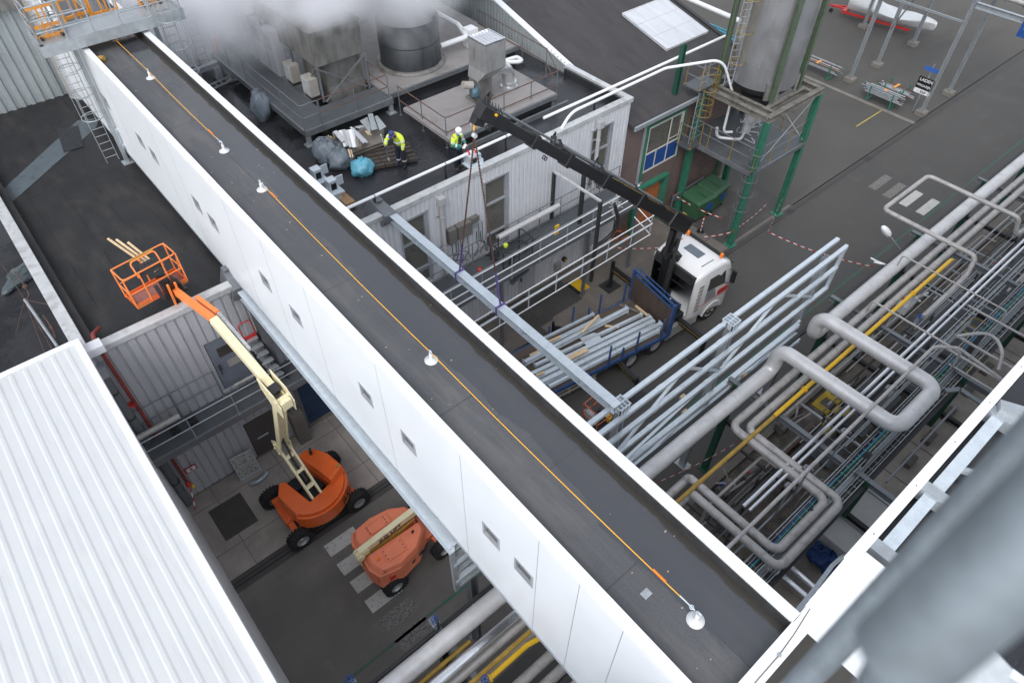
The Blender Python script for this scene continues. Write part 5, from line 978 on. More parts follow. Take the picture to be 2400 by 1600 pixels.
# ---------------------------------------------------------------- silo on its green structure
SX0, SX1, SY0, SY1, SZ = 25.45, 29.35, 13.05, 16.5, 6.95
st = thing('silo_tower', 'green steel frame with two decks carrying the tall silo', 'tower', (27.4, 14.8, 0))
for x in (SX0, SX1):
    for y in (SY0, SY1):
        m = MB(); m.ibeam((x, y, 0), (x, y, SZ-.25), .26, .26, .03, (0, 1, 0)); m.box(x-.25, x+.25, y-.25, y+.25, 0, .04); m.build('leg', M['green'], st)
m = MB()
for y in (SY0, SY1): m.ibeam((SX0-.1, y, SZ-.13), (SX1+.1, y, SZ-.13), .24, .26)
for x in (SX0, SX1): m.ibeam((x, SY0+.12, SZ-.13), (x, SY1-.12, SZ-.13), .24, .25)
m.ibeam((26.0, SY0+.12, SZ-.14), (26.0, SY1-.12, SZ-.14), .2, .22); m.ibeam((28.8, SY0+.12, SZ-.14), (28.8, SY1-.12, SZ-.14), .2, .22); m.ibeam((26.1, 13.6, SZ-.14), (28.7, 13.6, SZ-.14), .2, .22)
m.build('top_beams', layer(mat('beam_top_dirty', (.16, .15, .13), .8, var=.3, scale=4, fine=.2), f_noise(2, .5, .7, (1, 1, 1), 6, 1), (.045, .045, .04)), st)
m = MB(); m.box(SX0-.1, SX1+.1, SY0-.05, SY1+.5, 4.2, 4.28); m.box(24.6, SX0-.1, 16.0, 16.75, 4.2, 4.28); m.build('deck', M['grating'], st)
m = MB(); m.bar((SX0, SY0-.1, 4.15), (SX1+.1, SY0-.1, 4.15), .1, .2); m.bar((SX0-.14, SY0, 4.15), (SX0-.14, SY1+.5, 4.15), .08, .2); m.bar((SX1+.14, SY0, 4.15), (SX1+.14, SY1+.5, 4.15), .08, .2); m.build('deck_edge', M['galv_dark'], st)
m = MB(); m.tube([(SX1-.1, SY0, 6.7), (SX0+.1, SY0, 4.4)], .018, 5); m.tube([(SX1, SY0, 4.3), (SX1, SY1, 6.6)], .02, 5); m.build('tie_rod', M['galv'], st)
railing('railing with yellow posts round the silo deck', [(SX0-.05, SY1+.4, 4.28), (SX0-.05, SY0+.02, 4.28), (SX1+.05, SY0+.02, 4.28), (SX1+.05, SY1+.4, 4.28)], 1.05, (.55,), 1.3, .02, 'galv_dark', pm='rail_y')
railing('short railing with yellow posts round the balcony beside the silo deck', [(24.62, 16.75, 4.28), (24.62, 16.02, 4.28), (25.35, 16.02, 4.28)], 1.05, (.55,), .8, .02, 'galv_dark', pm='rail_y')
si = thing('silo', 'tall stained stainless steel silo standing on the green frame', 'silo', (27.5, 15.0, SZ)); SCx, SCy, SR = 27.5, 15.0, 1.42
m = MB(); m.cyl((SCx, SCy, SZ+.35), (SCx, SCy, 16), SR, n=48)
for z in (8.3, 9.5, 10.7, 11.9, 13.1): m.cyl((SCx, SCy, z), (SCx, SCy, z+.012), SR+.008, n=48)
for k in range(16): a = k*2.4+.3; z = 7.4+(k % 5)*1.2; m.tube([(SCx+cos(a)*SR, SCy+sin(a)*SR, z), (SCx+cos(a)*SR, SCy+sin(a)*SR, z+1.1)], .01, 4)
m.build('shell', M['stain'], si)
m = MB(); m.cyl((SCx, SCy, SZ), (SCx, SCy, SZ+.35), SR*.8, SR*.99, 40); m.cyl((SCx, SCy, 5.6), (SCx, SCy, SZ-.3), .35, .8, 24); m.build('cone', M['steel_dark'], si)
for a in (-2.25, -.95, .9, 2.2):
    m = MB(); c = V((SCx+cos(a)*SR*.98, SCy+sin(a)*SR*.98, 0)); d = V((cos(a), sin(a), 0)); s = V((-d.y, d.x, 0)); m.prism([c+s*.3+V((0, 0, SZ)), c-s*.3+V((0, 0, SZ)), c-s*.3+V((0, 0, SZ+.75)), c+s*.3+V((0, 0, SZ+.75))], d*.12); m.build('foot_bracket', M['grime'], si)
m = MB(); m.cyl((SCx, SCy, 5.2), (SCx, SCy, 5.6), .3, n=16); m.cyl((SCx-.1, SCy, 4.6), (SCx-.1, SCy, 5.2), .2, n=12); m.tube(fillet([(SCx-.1, SCy, 4.8), (26.4, 14.6, 4.75), (25.8, 15.5, 4.7), (25.75, 15.55, 5.2)], .25), .07, 10); m.tube([(SCx, SCy, 4.9), (29.2, 14.6, 5.1)], .09, 10)
rn = random.Random(9)
for i in range(14): a = V((SCx+rn.uniform(-.5, .5), SCy+rn.uniform(-.5, .5), rn.uniform(4.5, 5.6))); m.tube(fillet([a, a+V((rn.uniform(-.4, .4), rn.uniform(-.4, .4), rn.uniform(-.3, .3))), a+V((rn.uniform(-.4, .4), rn.uniform(-.4, .4), -.2))], .1, 3), .02, 5)
m.build('discharge_valve', M['coping'], si)
for x, y, lab in ((26.5, 13.75, 'pale green post in front of the silo, left one'), (28.45, 13.72, 'pale green post in front of the silo, right one'), (25.95, 16.2, 'pale green post behind the silo ladder')):
    m = MB(); m.ibeam((x, y, SZ), (x, y, 16), .2, .2, .02, (0, 1, 0)); solo(m, 'guide_post', M['green_dull'], lab, 'post', 'pale green posts round the silo')
cage_ladder('caged ladder with ochre hoops climbing the left side of the silo', (26.05, 15.75, SZ+.1), 15.5, .38, (-.5, -.87), 'galv', (8.3, 9.6, 10.9, 12.2, 13.5), .33, 'silo ladders', hm='rail_y')
cage_ladder('short ladder in an ochre cage between the two silo decks', (25.1, 16.35, 4.3), 8.2, .36, (0, -1), 'galv', (5.9, 6.5, 7.1, 7.9), .33, 'silo ladders', hm='rail_y')
cage_ladder('grey ladder cage reaching down to the ground beside the front silo leg', (25.75, 13.35, .1), 5.2, .4, (-.7, -.7), 'galv_dark', (2.2, 3.0, 3.8, 4.6, 5.2), .36, 'silo ladders', hm='galv_dark')
railing('small railing with yellow posts on the upper silo landing', [(24.5, 16.9, 7.2), (24.5, 16.1, 7.2), (25.6, 16.1, 7.2)], 1.0, (.5,), .8, .02, 'galv_dark', pm='rail_y')
solo(MB().box(24.45, 25.8, 16.1, 16.95, 7.12, 7.18), 'landing', M['grating'], 'small dark landing beside the top of the silo frame', 'landing')
m = MB(); m.ibeam((24.3, 17.2, 6.6), (24.3, 17.2, 8.9), .2, .2, .02); solo(m, 'guide_post', M['green_dk'], 'short dark green post rising at the eaves of the brick building', 'post')
# white pipes over the roofs
pipe('white pipe running straight over the roof edge to the silo', [(16.5, 17.42, 8.25), (27.6, 17.42, 8.25)], .06, 'helmet', .3, 2.8, group='white transfer pipes', n=12)
pipe('white pipe bent in a big arch down to the silo deck', [(17.0, 17.0, 7.7), (17.6, 17.05, 8.25), (23.2, 17.1, 8.25), (25.6, 16.0, 8.3), (26.45, 15.62, 6.6), (26.45, 15.6, 4.65), (26.9, 15.4, 4.6)], .06, 'helmet', .9, 0, group='white transfer pipes', n=12)
pipe('white pipe rail along the edge of the white building roof', [(6.0, 17.42, 8.2), (15.2, 17.42, 8.2)], .055, 'helmet', .3, 2.6, group='white transfer pipes', n=12)
for x in (8.85, 11.8, 14.6, 19.3): m = MB(); m.box(x-.03, x+.03, 17.39, 17.45, 7.4, 8.2); m.ring((x, 17.42, 8.2), .07, .012, 12, 5, (1, 0, 0)); solo(m, 'pipe_stand', M['steel_dark'], 'small dark stand under the white pipe, %s' % {8.85: 'next to the slung beam end', 11.8: 'beside the white helmeted worker', 14.6: 'under the crane boom', 19.3: 'under the twin white pipes'}[x], 'pipe stand', 'pipe stands')
pipe('big pale pipe behind the silo high above the yard', [P(1600, -8, 7.5), P(1735, 50, 7.5)], .12, 'helmet', .3, 0, group='white transfer pipes')
# ---------------------------------------------------------------- grey pipe bridge in the yard
gt = thing('pipe_gantry', 'grey steel gantry on concrete feet over the far yard', 'gantry', (45, 15, 0))
cols = [(44.67, 13.23), (45.1, 18.4), (48.4, 13.35), (48.4, 18.35), (53.3, 18.4), (53.2, 22.2)]
for x, y in cols:
    m = MB(); m.ibeam((x, y, .25), (x, y, 9.5), .2, .2, .02, (0, 1, 0)); c_ = m.build('column', M['galv'], gt)
    m = MB(); m.box(x-.3, x+.3, y-.3, y+.3, 0, .25); m.build('concrete_foot', M['kerb'], c_)
for a, b, w, h in (((44.67, 13.2, 5.6), (44.67, 23, 5.6), .1, .1), ((44.67, 13.1, 6.6), (44.67, 4, 6.6), .2, .3), ((48.4, 26, 6.5), (48.4, 2, 6.5), .3, .3), ((53.3, 26, 6.5), (53.3, 4, 6.5), .2, .25)):
    m = MB(); m.ibeam(a, b, w, h); m.build('beam', M['galv'], gt)
for a, b in (((48.4, 18.4, 2.5), (48.4, 17.2, 6.3)), ((53.2, 22.2, 3), (53.2, 20.8, 6.3)), ((44.67, 13.3, 5.7), (46.6, 13.3, 7.2))):
    m = MB(); m.bar(a, b, .08, .08); m.build('brace', M['galv_dark'], gt)
for i, (x, z, r, mt) in enumerate(((46.3, 6.8, .13, 'alu_dull'), (46.9, 6.8, .1, 'galv_dark'), (47.3, 6.8, .13, 'alu_dull'), (49.3, 6.9, .16, 'alu_bright'), (50.1, 6.9, .22, 'alu'), (51.0, 6.9, .14, 'alu_dull'))):
    pipe(['lowest of the grey pipes on the far gantry', 'thin dark pipe on the far gantry', 'dull grey pipe on the far gantry', 'shiny pipe on the far gantry at the top right', 'thickest pipe on the far gantry', 'farthest dull pipe on the far gantry'][i], [(x, 26, z), (x, 2, z)], r, mt, .3, 2, group='pipes on the far gantry')
pipe('grey pipe dipping in an S bend at the top right corner', [(47.8, 15, 7.6), (47.8, 12.6, 7.6), (47.9, 12.1, 6.6), (47.8, 11.6, 6.2), (47.8, 4, 6.1)], .14, 'galv', .5, 0, group='pipes on the far gantry')
t = thing('height_sign', 'blue clearance sign hanging from the far gantry at the right edge', 'sign', (44.5, 10.2, 6.1))
m = MB(); m.box(44.45, 44.48, 9.3, 10.5, 5.85, 6.75); m.build('plate', M['blue'], t)
lettering(t, '5,4m', (44.44, 9.9, 6.4), (0, -1, 0), (0, 0, 1), .42, M['helmet'], world=True)
m = MB(); m.prism([(44.44, 9.75, 5.95), (44.44, 9.6, 6.13), (44.44, 9.45, 5.95)], (-.01, 0, 0)); m.build('arrow', M['helmet'], t)
# sign posts by the gantry
t = thing('sign_post', 'thin post with blue, black and white signs at the yard corner', 'sign', (44.69, 13.75, 0)); b0 = V((44.69, 13.75, 0))
m = MB(); m.tube([b0, b0+V((0, 0, 3.0))], .03, 8); m.build('post', M['galv'], t)
for z0, z1, w, mt, nm in ((2.55, 2.8, .42, 'cable_b', 'blue_sign'), (1.45, 2.15, .48, 'black', 'black_sign'), (1.15, 1.4, .48, 'helmet', 'white_sign')):
    m = MB(); m.box(b0.x-.06, b0.x-.04, b0.y-w, b0.y+w, z0, z1); sg = m.build(nm, M[mt], t)
    if nm == 'black_sign':
        for k, s in enumerate(('LADEN', 'MAGAZIJN')): lettering(sg, s, (b0.x-.065, b0.y, 1.97-.33*k), (0, -1, 0), (0, 0, 1), .25 if k == 0 else .18, M['helmet'])
    if nm == 'white_sign': lettering(sg, '-  EXP', (b0.x-.065, b0.y, 1.27), (0, -1, 0), (0, 0, 1), .2, M['black'])
# covered boat on a red trailer
bt = thing('covered_boat', 'boat wrapped in a white tarpaulin standing in the far yard', 'boat', (54.5, 20.5, .5), 0)
ax_a, ax_b = V((53.9, 24.2, 0)), V((54.9, 17.9, 0)); d = (ax_b-ax_a); L_ = d.length; d.normalize(); s = V((-d.y, d.x, 0)); vs = []; rn = random.Random(2); NS, K = 16, 14
for i in range(NS+1):
    f = i/NS; c = ax_a+d*L_*f; w = 1.05*(sin(pi*min(1, f*.75+.12))**.6)*(1 if f < .72 else 1-(f-.72)*2.2); top = 1.85-.9*f+(.28*sin(f*9)); bot = .45+.35*max(0, f-.6)
    for k in range(K):
        a = 2*pi*k/K; rx = cos(a)*w*(1 if sin(a) > -.2 else .8); z = (bot+.75)+sin(a)*((top-bot-.75) if sin(a) > 0 else .7); vs.append(c+s*rx*(1+rn.uniform(-.05, .05))+V((0, 0, z+rn.uniform(-.04, .04))))
m = MB(); m.add(vs, [(i*K+k, i*K+(k+1) % K, (i+1)*K+(k+1) % K, (i+1)*K+k) for i in range(NS) for k in range(K)]+[tuple(range(K))[::-1], tuple(range(NS*K, NS*K+K))], True); m.build('tarpaulin', M['tarp_white'], bt, sub=1)
t = thing('boat_trailer', 'red trailer poking out from under the covered boat', 'trailer', (54, 24, .3))
m = MB(); m.bar(ax_a+d*-1.3+V((0, 0, .5)), ax_a+d*.2+V((0, 0, .5)), .12, .12); m.bar(ax_a+s*.6+V((0, 0, .5)), ax_b+s*.5-d*1.5+V((0, 0, .5)), .1, .14); m.bar(ax_a-s*.6+V((0, 0, .5)), ax_b-s*.5-d*1.5+V((0, 0, .5)), .1, .14); m.bar(ax_a+d*-1.3+V((0, 0, .5)), ax_a+s*.6+V((0, 0, .5)), .1, .1); m.bar(ax_a-s*.6+V((0, 0, .5)), ax_a+s*.6+V((0, 0, .5)), .3, .2); m.build('frame', M['red'], t)
m = MB(); q = ax_a+d*-1.1; m.cyl(q+s*.05+V((0, 0, .15)), q-s*.05+V((0, 0, .15)), .15, n=12); m.build('jockey_wheel', M['rubber'], t)
# pipe stacks on trestles
def stack(lab, x, y0, y1, n, sd):
    rn = random.Random(sd); t = thing('pipe_stack', lab, 'pipe stack', (x, (y0+y1)/2, 0), 0, 'stacks of pipes and profiles in the yard')
    for y in (y0+.5, y1-.6):
        m = MB(); m.bar((x-.4, y, .1), (x-.4, y, 1.0), .07, .07); m.bar((x+.4, y, .1), (x+.4, y, 1.0), .07, .07); m.bar((x-.45, y, .5), (x+.45, y, .5), .07, .07); m.bar((x-.45, y, .1), (x+.45, y, .1), .08, .08); m.build('trestle', M[rn.choice(['green', 'blue'])], t)
    for i in range(n):
        a = rn.uniform(-.2, .3); b = rn.uniform(-.2, .4); xx = x-.36+.72*(i % 7)/6; z = .58+.1*(i//7); m = MB(); r = rn.choice((.025, .035, .045))
        if rn.random() < .4: m.bar((xx, y0+a, z), (xx, y1-b, z), r*2, r*2)
        else: m.tube([(xx, y0+a, z), (xx, y1-b, z)], r, 6)
        m.build('pipe_length', M[rn.choice(['galv', 'coping', 'galv_dark', 'galv', 'rust', 'wood_old', 'cable_grey'])], t)
    m = MB(); m.cbox((x, (y0+y1)/2, .8), (.7, .15, .04)); m.build('orange_strap', M['barrier'], t)
stack('pipes stacked on a trestle beside the silo post', 44.3, 18.9, 22.0, 21, 1); stack('pipes stacked on a trestle with orange tape, nearest the sign post', 43.95, 14.3, 16.9, 24, 2); stack('low pile of pipes behind the stack nearest the sign post', 45.2, 14.3, 16.6, 14, 3)
t = thing('steel_rack', 'turquoise steel profiles lying behind the skylight roof', 'rack', P(1665, 65, .6)); m = MB()
for i in range(7): m.bar(P(1645+i*3, 50+i*7, .4+.12*(i % 3)), P(1715+i*4, 78+i*9, .4+.12*(i % 3)), .14, .1)
m.build('profiles', mat('turquoise', (.04, .22, .3), .6), t)
# ---------------------------------------------------------------- walkway along the white building
wk = thing('steel_walkway', 'grey steel walkway along the wall of the white building', 'walkway', (14, 16, 4))
m = MB(); m.box(6.2, 20.6, 15.15, 16.6, 3.82, 3.88); m.build('deck', M['grating'], wk)
m = MB(); m.box(6.2, 20.6, 15.08, 15.15, 3.7, 3.95); m.box(6.2, 20.6, 16.6, 16.66, 3.7, 3.95)
for x in range(7, 21, 2): m.box(x, x+.06, 15.15, 16.6, 3.72, 3.82)
m.build('edge_beam', M['galv_dark'], wk)
for x in (7.5, 12.5, 17.3, 20.3): MB().box(x-.06, x+.06, 15.12, 15.24, 0, 3.7).build('support_post', M['galv_dark'], wk)
railing('', [(6.3, 16.55, 3.9), (20.4, 16.55, 3.9)], 1.0, (.5,), 1.2, .018, 'galv_dark', parent=wk)
def zq(x, y, Y): return Q(x, y, Y).z
wh = thing('white_handrail_frame', 'two runs of white handrail bars in front of the white building', 'handrail', (14, 14.5, 4))
for k, (pa, pb) in enumerate((((1243, 576), (1455, 459)), ((1243, 599), (1465, 475)), ((1240, 620), (1448, 500)))):
    z = (zq(*pa, 14.95)+zq(*pb, 14.95))/2; m = MB(); m.tube([(8.2, 14.95, z), (19.9, 14.95, z)], .024, 8); m.build('rail', M['helmet'], wh)
    if k == 0: zt_ = z
    zb0 = z
z4 = [ (zq(*a, 13.95)+zq(*b, 13.95))/2 for a, b in (((1200, 706), (1531, 502)), ((1200, 730), (1532, 514)), ((1213, 742), (1531, 541)))]
for k, z in enumerate(z4): m = MB(); m.tube([(8.2, 13.95, z), (19.9, 13.95, z)], .024, 8); m.build('rail', M['helmet'], wh)
m = MB(); m.bar((8.2, 14.02, z4[1]-.1), (19.9, 14.02, z4[1]-.1), .05, .12); m.bar((8.2, 14.2, z4[2]+.3), (19.9, 14.2, z4[2]+.3), .04, .06); m.build('edge_beam', M['galv'], wh)
for x in [8.5+i*1.45 for i in range(8)]+[19.85]:
    m = MB(); m.bar((x, 13.97, z4[2]-.05), (x, 13.97, z4[0]), .035, .035); m.build('post', M['galv_new'], wh); m = MB(); m.bar((x, 14.97, zb0-.3), (x, 14.97, zt_), .035, .035); m.build('post', M['galv'], wh)
for z in z4: m = MB(); m.tube([(19.9, 14.95, z+.35), (19.9, 13.95, z)], .024, 8); m.build('end_rail', M['helmet'], wh)
m = MB(); m.bar((8.2, 15.1, 4.9), (20.2, 15.1, 4.9), .03, .05); m.build('grey_rail', M['galv'], wh)
m = MB(); m.box(15.42, 15.52, 15.55, 16.6, 6.95, 7.05) if False else m.bar((15.45, 15.6, 6.6), (18.2, 15.6, 4.6), .001, .001)
pt = thing('door_portal', 'dark steel portal with a pale crossbar on the walkway', 'portal', (17.9, 15.8, 3.9))
a = P(1299, 403, 6.3); b = P(1408, 472, 6.3); m = MB(); m.bar(a, b, .09, .08); m.build('crossbar', M['coping'], pt)
for q, z0 in ((a, 4.0), (b, 2.2)): m = MB(); m.bar((q.x, q.y, z0), (q.x, q.y, 6.27), .12, .12); m.build('upright', M['steel_dark'], pt)
m = MB(); m.bar((a.x+.8, (a.y+b.y)/2+.4, 3.9), (a.x+.8, (a.y+b.y)/2+.4, 6.27), .14, .14); m.build('upright', M['steel_dark'], pt)
pipe('pale clad pipe ending in the open on the walkway', [(13.3, 16.35, 4.75), (16.55, 16.35, 4.75)], .12, 'alu', .3, 1.2, group='pipes at the white building')
pipe('black hose hanging in a bow from a filler fitting', [P(1440, 478, 4.8), P(1450, 515, 3.8), P(1438, 545, 3.1), P(1415, 565, 2.8), P(1392, 578, 2.7)], .08, 'cable', .8, 0, name='hose', cat='hose')
m = MB(); q = P(1440, 500, 4.0); m.cyl(q, q+V((0, 0, .3)), .12, n=12); m.cyl(q+V((0, 0, .3)), q+V((0, 0, .55)), .17, n=12); m.cyl(q+V((0, 0, .5)), q+V((0, 0, 1.3)), .06, n=8); m.cyl(P(1392, 578, 2.7)-V((.15, .05, 0)), P(1392, 578, 2.7)+V((.12, .05, 0)), .13, n=12)
for k in range(6): m.tube([q+V((0, 0, .4)), q+V((cos(k)*.35, sin(k)*.35, .45))], .02, 5)
solo(m, 'hose_coupling', M['coping'], 'grey filler coupling above the black hose at the building corner', 'coupling')
m = MB(); m.bar(P(1330, 600, 4.2), P(1462, 540, 4.2), .05, .05)
eb = thing('electrical_box', 'grey brown electrical boxes on the wall above the walkway', 'electrical box', (11.7, 16.7, 5.4)); m = MB(); m.box(11.2, 11.55, 16.6, 16.84, 5.3, 5.95); m.box(11.6, 12.25, 16.58, 16.84, 5.35, 5.95); m.box(12.3, 12.65, 16.65, 16.84, 5.75, 5.95); m.build('housing', M['ventgrey'] if False else mat('box_grey', (.15, .14, .13), .5), eb)
m = MB(); m.box(12.3, 12.6, 16.66, 16.84, 5.5, 5.7); m.build('switch_panel', M['galv'], eb)
rn = random.Random(4); m = MB()
for i in range(9): x = rn.uniform(11.3, 13); m.tube(fillet([(x, 16.8, rn.uniform(5.0, 5.6)), (x, 16.8, 4.6), (x+rn.uniform(-.5, .6), 16.78, 4.4), (x+rn.uniform(-.5, .6), 16.78, 4.0)], .1, 3), .014, 5)
m.build('cable', M['cable'], eb)
t = thing('control_box', 'small grey control box with a yellow switch low on the white wall', 'control box', (17.3, 16.7, .6)); m = MB(); m.box(17.0, 17.3, 16.65, 16.84, .55, 1.0); m.build('housing', M['unit'] if 'unit' in M else M['galv'], t); m = MB(); m.cyl((17.6, 16.84, .95), (17.6, 16.72, .95), .13, n=14); m.build('reel', M['black'], t); m = MB(); m.cyl((17.6, 16.73, .95), (17.6, 16.68, .95), .05, n=8); m.build('switch', M['yellow'], t)
# small caged platform with hood on the pipe bridge
cg = thing('access_platform', 'small grey cage and stepped hood hanging at the slung beam', 'platform', (14, 15.6, 3)); q0 = P(1190, 625, 3.2)
m = MB()
for i in range(6): a = P(1192+i*1.2, 640+i*5.2, 3.2); b = P(1222+i*3.2, 616+i*3.0, 3.2); m.bar(a, b, .14, .05)
m.build('stepped_hood', M['galv_dark'], cg)
m = MB(); c = P(1205, 590, 4.2)
for z in (0, .55): m.tube(fillet([c+V((-.8, -.3, z)), c+V((.7, -.3, z)), c+V((.7, .5, z)), c+V((-.8, .5, z)), c+V((-.8, -.3, z))], .2, 4), .03, 8)
for x, y in ((-.8, -.3), (.7, -.3), (.7, .5), (-.8, .5), (0, -.3), (-.4, .5)): m.tube([c+V((x, y, -.9)), c+V((x, y, .55))], .025, 6)
rn = random.Random(8)
for i in range(16): a = c+V((rn.uniform(-.9, .5), rn.uniform(-.4, .5), rn.uniform(-.8, .3))); m.tube(fillet([a, a+V((rn.uniform(-.4, .4), rn.uniform(-.3, .3), rn.uniform(-.3, .3))), a+V((rn.uniform(-.5, .5), rn.uniform(-.3, .3), rn.uniform(-.4, .2)))], .1, 3), rn.choice((.015, .025, .04)), 5)
m.build('cage', M['steel_dark'], cg)
m = MB(); m.cyl(c+V((-.35, .1, .4)), c+V((-.35, .1, .5)), .09, n=12); m.build('yellow_cap', M['hivis'], cg)
m = MB(); q = P(1120, 632, 3.9); m.cyl(q, q+V((.12, -.1, 0)), .1, n=12); m.build('red_plug', M['red'], cg)
m = MB(); q = P(1305, 538, 4.6); m.box(q.x-.1, q.x+.1, q.y-.03, q.y+.03, q.z-.22, q.z+.22); solo(m, 'warning_tag', M['yellow'], 'small yellow tag hooked on the white handrail', 'tag')
# yard objects at the white and brick buildings
def bin_(lab, x, y, rz, w=.62, d=.5, h=1.15, mt='bin'):
    t = thing('wheeled_bin', lab, 'bin', (x, y, 0), rad(rz), 'wheeled bins'); m = MB(); m.hexa([(-w*.85, -d*.85, .18), (w*.85, -d*.85, .18), (w*.85, d*.85, .18), (-w*.85, d*.85, .18)], [(-w, -d, h), (w, -d, h), (w, d, h), (-w, d, h)]); m.box(-w-.02, w+.02, -d-.02, d+.02, h-.06, h); m.build('body', M[mt], t, world=False, bevel=.02)
    m = MB(); m.hexa([(-w-.03, -d-.03, h+.0), (w+.03, -d-.03, h), (w+.03, d+.03, h), (-w-.03, d+.03, h)], [(-w*.9, -d*.8, h+.12), (w*.9, -d*.8, h+.12), (w*.9, d, h+.2), (-w*.9, d, h+.2)]); m.box(-.03, .03, -d*.8, d, h+.16, h+.2) ; [m.box(s*w*.6-.05, s*w*.6+.05, d, d+.16, h, h+.08) for s in (-1, 1)]; m.build('lid', M[mt], t, world=False, bevel=.02)
    m = MB(); m.box(.05, .4, -d*.98-.02, -d*.9, .6, .95); m.build('sticker', M['blue'], t, world=False)
    for sx in (-1, 1):
        for sy in (-1, 1): m = MB(); m.cyl((sx*w*.7-.03, sy*d*.7, .1), (sx*w*.7+.03, sy*d*.7, .1), .1, n=12); m.build('castor', M['rubber'], t, world=False)
bin_('green wheeled bin with blue sticker nearer the crane column', 26.0, 15.7, -4, .68, .56, 1.2); bin_('green wheeled bin with blue sticker nearer the yellow box', 27.15, 15.75, 6, .68, .56, 1.25)
t = thing('grit_box', 'pale yellow box with lid behind the green bins', 'box', (28.1, 16.25, 0)); m = MB(); m.hexa([(27.85, 15.95, 0), (28.35, 15.95, 0), (28.35, 16.45, 0), (27.85, 16.45, 0)], [(27.8, 15.9, .75), (28.4, 15.9, .75), (28.4, 16.5, .75), (27.8, 16.5, .75)]); m.build('body', M['bin_y'], t); m = MB(); m.box(27.76, 28.44, 15.86, 16.54, .752, .86); m.build('lid', M['bin_y'], t, bevel=.02)
t = thing('low_barrier', 'grey galvanised barrier rail against the brick wall beside the bins', 'barrier', (25.9, 16.6, 0)); m = MB()
for z in (1.0, 1.2): m.bar((24.9, 16.5, z), (27.4, 16.6, z), .08, .1)
for x in (24.95, 26.2, 27.3): m.bar((x, 16.55, 0), (x, 16.55, 1.2), .07, .07)
m.build('rail', M['galv_dark'], t)
t = thing('marker_post', 'red and white striped marker post on a black foot', 'post', (25.13, 14.64, 0)); m = MB(); m.cyl((25.13, 14.64, 0), (25.13, 14.64, .08), .2, .15, 14); m.build('foot', M['black'], t)
for k in range(8): m = MB(); m.cyl((25.13, 14.64, .08+k*.11), (25.13, 14.64, .19+k*.11), .03, n=10); m.build('band', M['red' if k % 2 else 'helmet'], t)
def tape(lab, pts_, w=.05):
    m = MB(); pts_ = [V(p) for p in pts_]; L_ = []
    for a, b in zip(pts_, pts_[1:]):
        n = max(2, int((b-a).length/.18))
        for i in range(n):
            f0, f1 = i/n, (i+1)/n; sg = (a-b).length*.045; q0 = a.lerp(b, f0)-V((0, 0, sg*4*f0*(1-f0))); q1 = a.lerp(b, f1)-V((0, 0, sg*4*f1*(1-f1))); m.m = i % 2; m.bar(q0, q1, .006, w)
    solo(m, 'barrier_tape', [M['red'], M['helmet']], lab, 'barrier tape', 'red and white barrier tapes')
tape('red and white tape strung past the green bins', [P(1577, 455, 1.1), P(1692, 511, 1.0)]); tape('red and white tape between the front silo leg and the ladder', [(25.4, 13.0, .9), P(1650, 555, .7)])
tape('red and white tape between the two front silo legs', [(25.5, 13.0, 1.0), P(1800, 475, 1.1)]); tape('red and white tape crossing the whole road to the pipe rack', [(29.3, 13.0, 1.1), P(1800, 543, .9), P(2048, 625, .9)])
tape('red and white tape at the foot of the white building', [P(1422, 578, .8), P(1570, 577, .6)])
tape('red and white tape under the thickest pipe near the footbridge', [P(1540, 1130, 1.2), P(1730, 1035, 1.4)]); 
t = thing('speed_ramp', 'small bright yellow ramp mat on the pavement', 'ramp', (17.6, 15.9, 0)); m = MB(); m.T = Matrix.Translation((17.65, 15.75, .012)) @ Matrix.Rotation(rad(0), 4, 'Z'); m.hexa([(-.3, -.42, 0), (.32, -.42, 0), (.32, .42, 0), (-.3, .42, 0)], [(-.26, -.38, .06), (.28, -.38, .06), (.28, .38, .06), (-.26, .38, .06)]); m.build('mat', M['yellow'], t); m = MB(); m.box(17.2, 17.34, 15.3, 16.2, .012, .07); m.build('edge', M['rubber'], t)
t = thing('hand_cart', 'rusty orange hand cart at the corner of the white building', 'cart', P(1462, 555, 0)); c = P(1462, 560, 0); m = MB(); m.tube(fillet([c+V((-.2, 0, .1)), c+V((-.2, .3, 1.1)), c+V((.2, .3, 1.1)), c+V((.2, 0, .1))], .1, 4), .02, 6); m.tube([c+V((-.2, .1, .5)), c+V((.2, .1, .5))], .015, 6); m.box(c.x-.25, c.x+.25, c.y-.3, c.y, .08, .12); m.ring(c+V((-.5, .1, .4)), .3, .03, 16, 6, (0, 1, 0)); m.ring(c+V((-.5, .1, .45)), .22, .03, 16, 6, (.3, 1, 0)); m.build('frame', mat('cart_orange', (.45, .12, .04), .6), t)
# lamps at the pipe rack
t = thing('street_lamp', 'white lamp head leaning over the road from the pipe rack', 'lamp', (25.0, 6.0, 5.2)); a = P(2110, 585, 5.1); b = P(2083, 550, 6.0); m = MB(); m.tube([a, b], .025, 8); m.build('arm', M['galv'], t); dd = (b-a).normalized(); m = MB(); m.T = Matrix.Translation(b+dd*.28) @ dd.to_track_quat('X', 'Z').to_matrix().to_4x4(); m.blob((0, 0, 0), (.38, .17, .13), .02, 1, 10, 14); m.build('lamp_head', M['helmet'], t)
m = MB(); q = P(2062, 618, 5.3); m.tube(fillet([q+V((-.2, .15, .1)), q, q+V((.25, -.1, -.1))], .1), .03, 8); m.tube(fillet([q+V((-.1, .35, .1)), q+V((.05, .1, 0)), q+V((.25, -.1, -.1))], .05), .03, 8); solo(m, 'bracket_arm', M['helmet'], 'small white bent bracket beside the thickest pipe', 'bracket')
# ---------------------------------------------------------------- plant on the white building's roof
RZ = 7.4
def TH(n, lab, cat, at_, **k): return thing(n, lab, cat, at_, 0, k.get('group'))
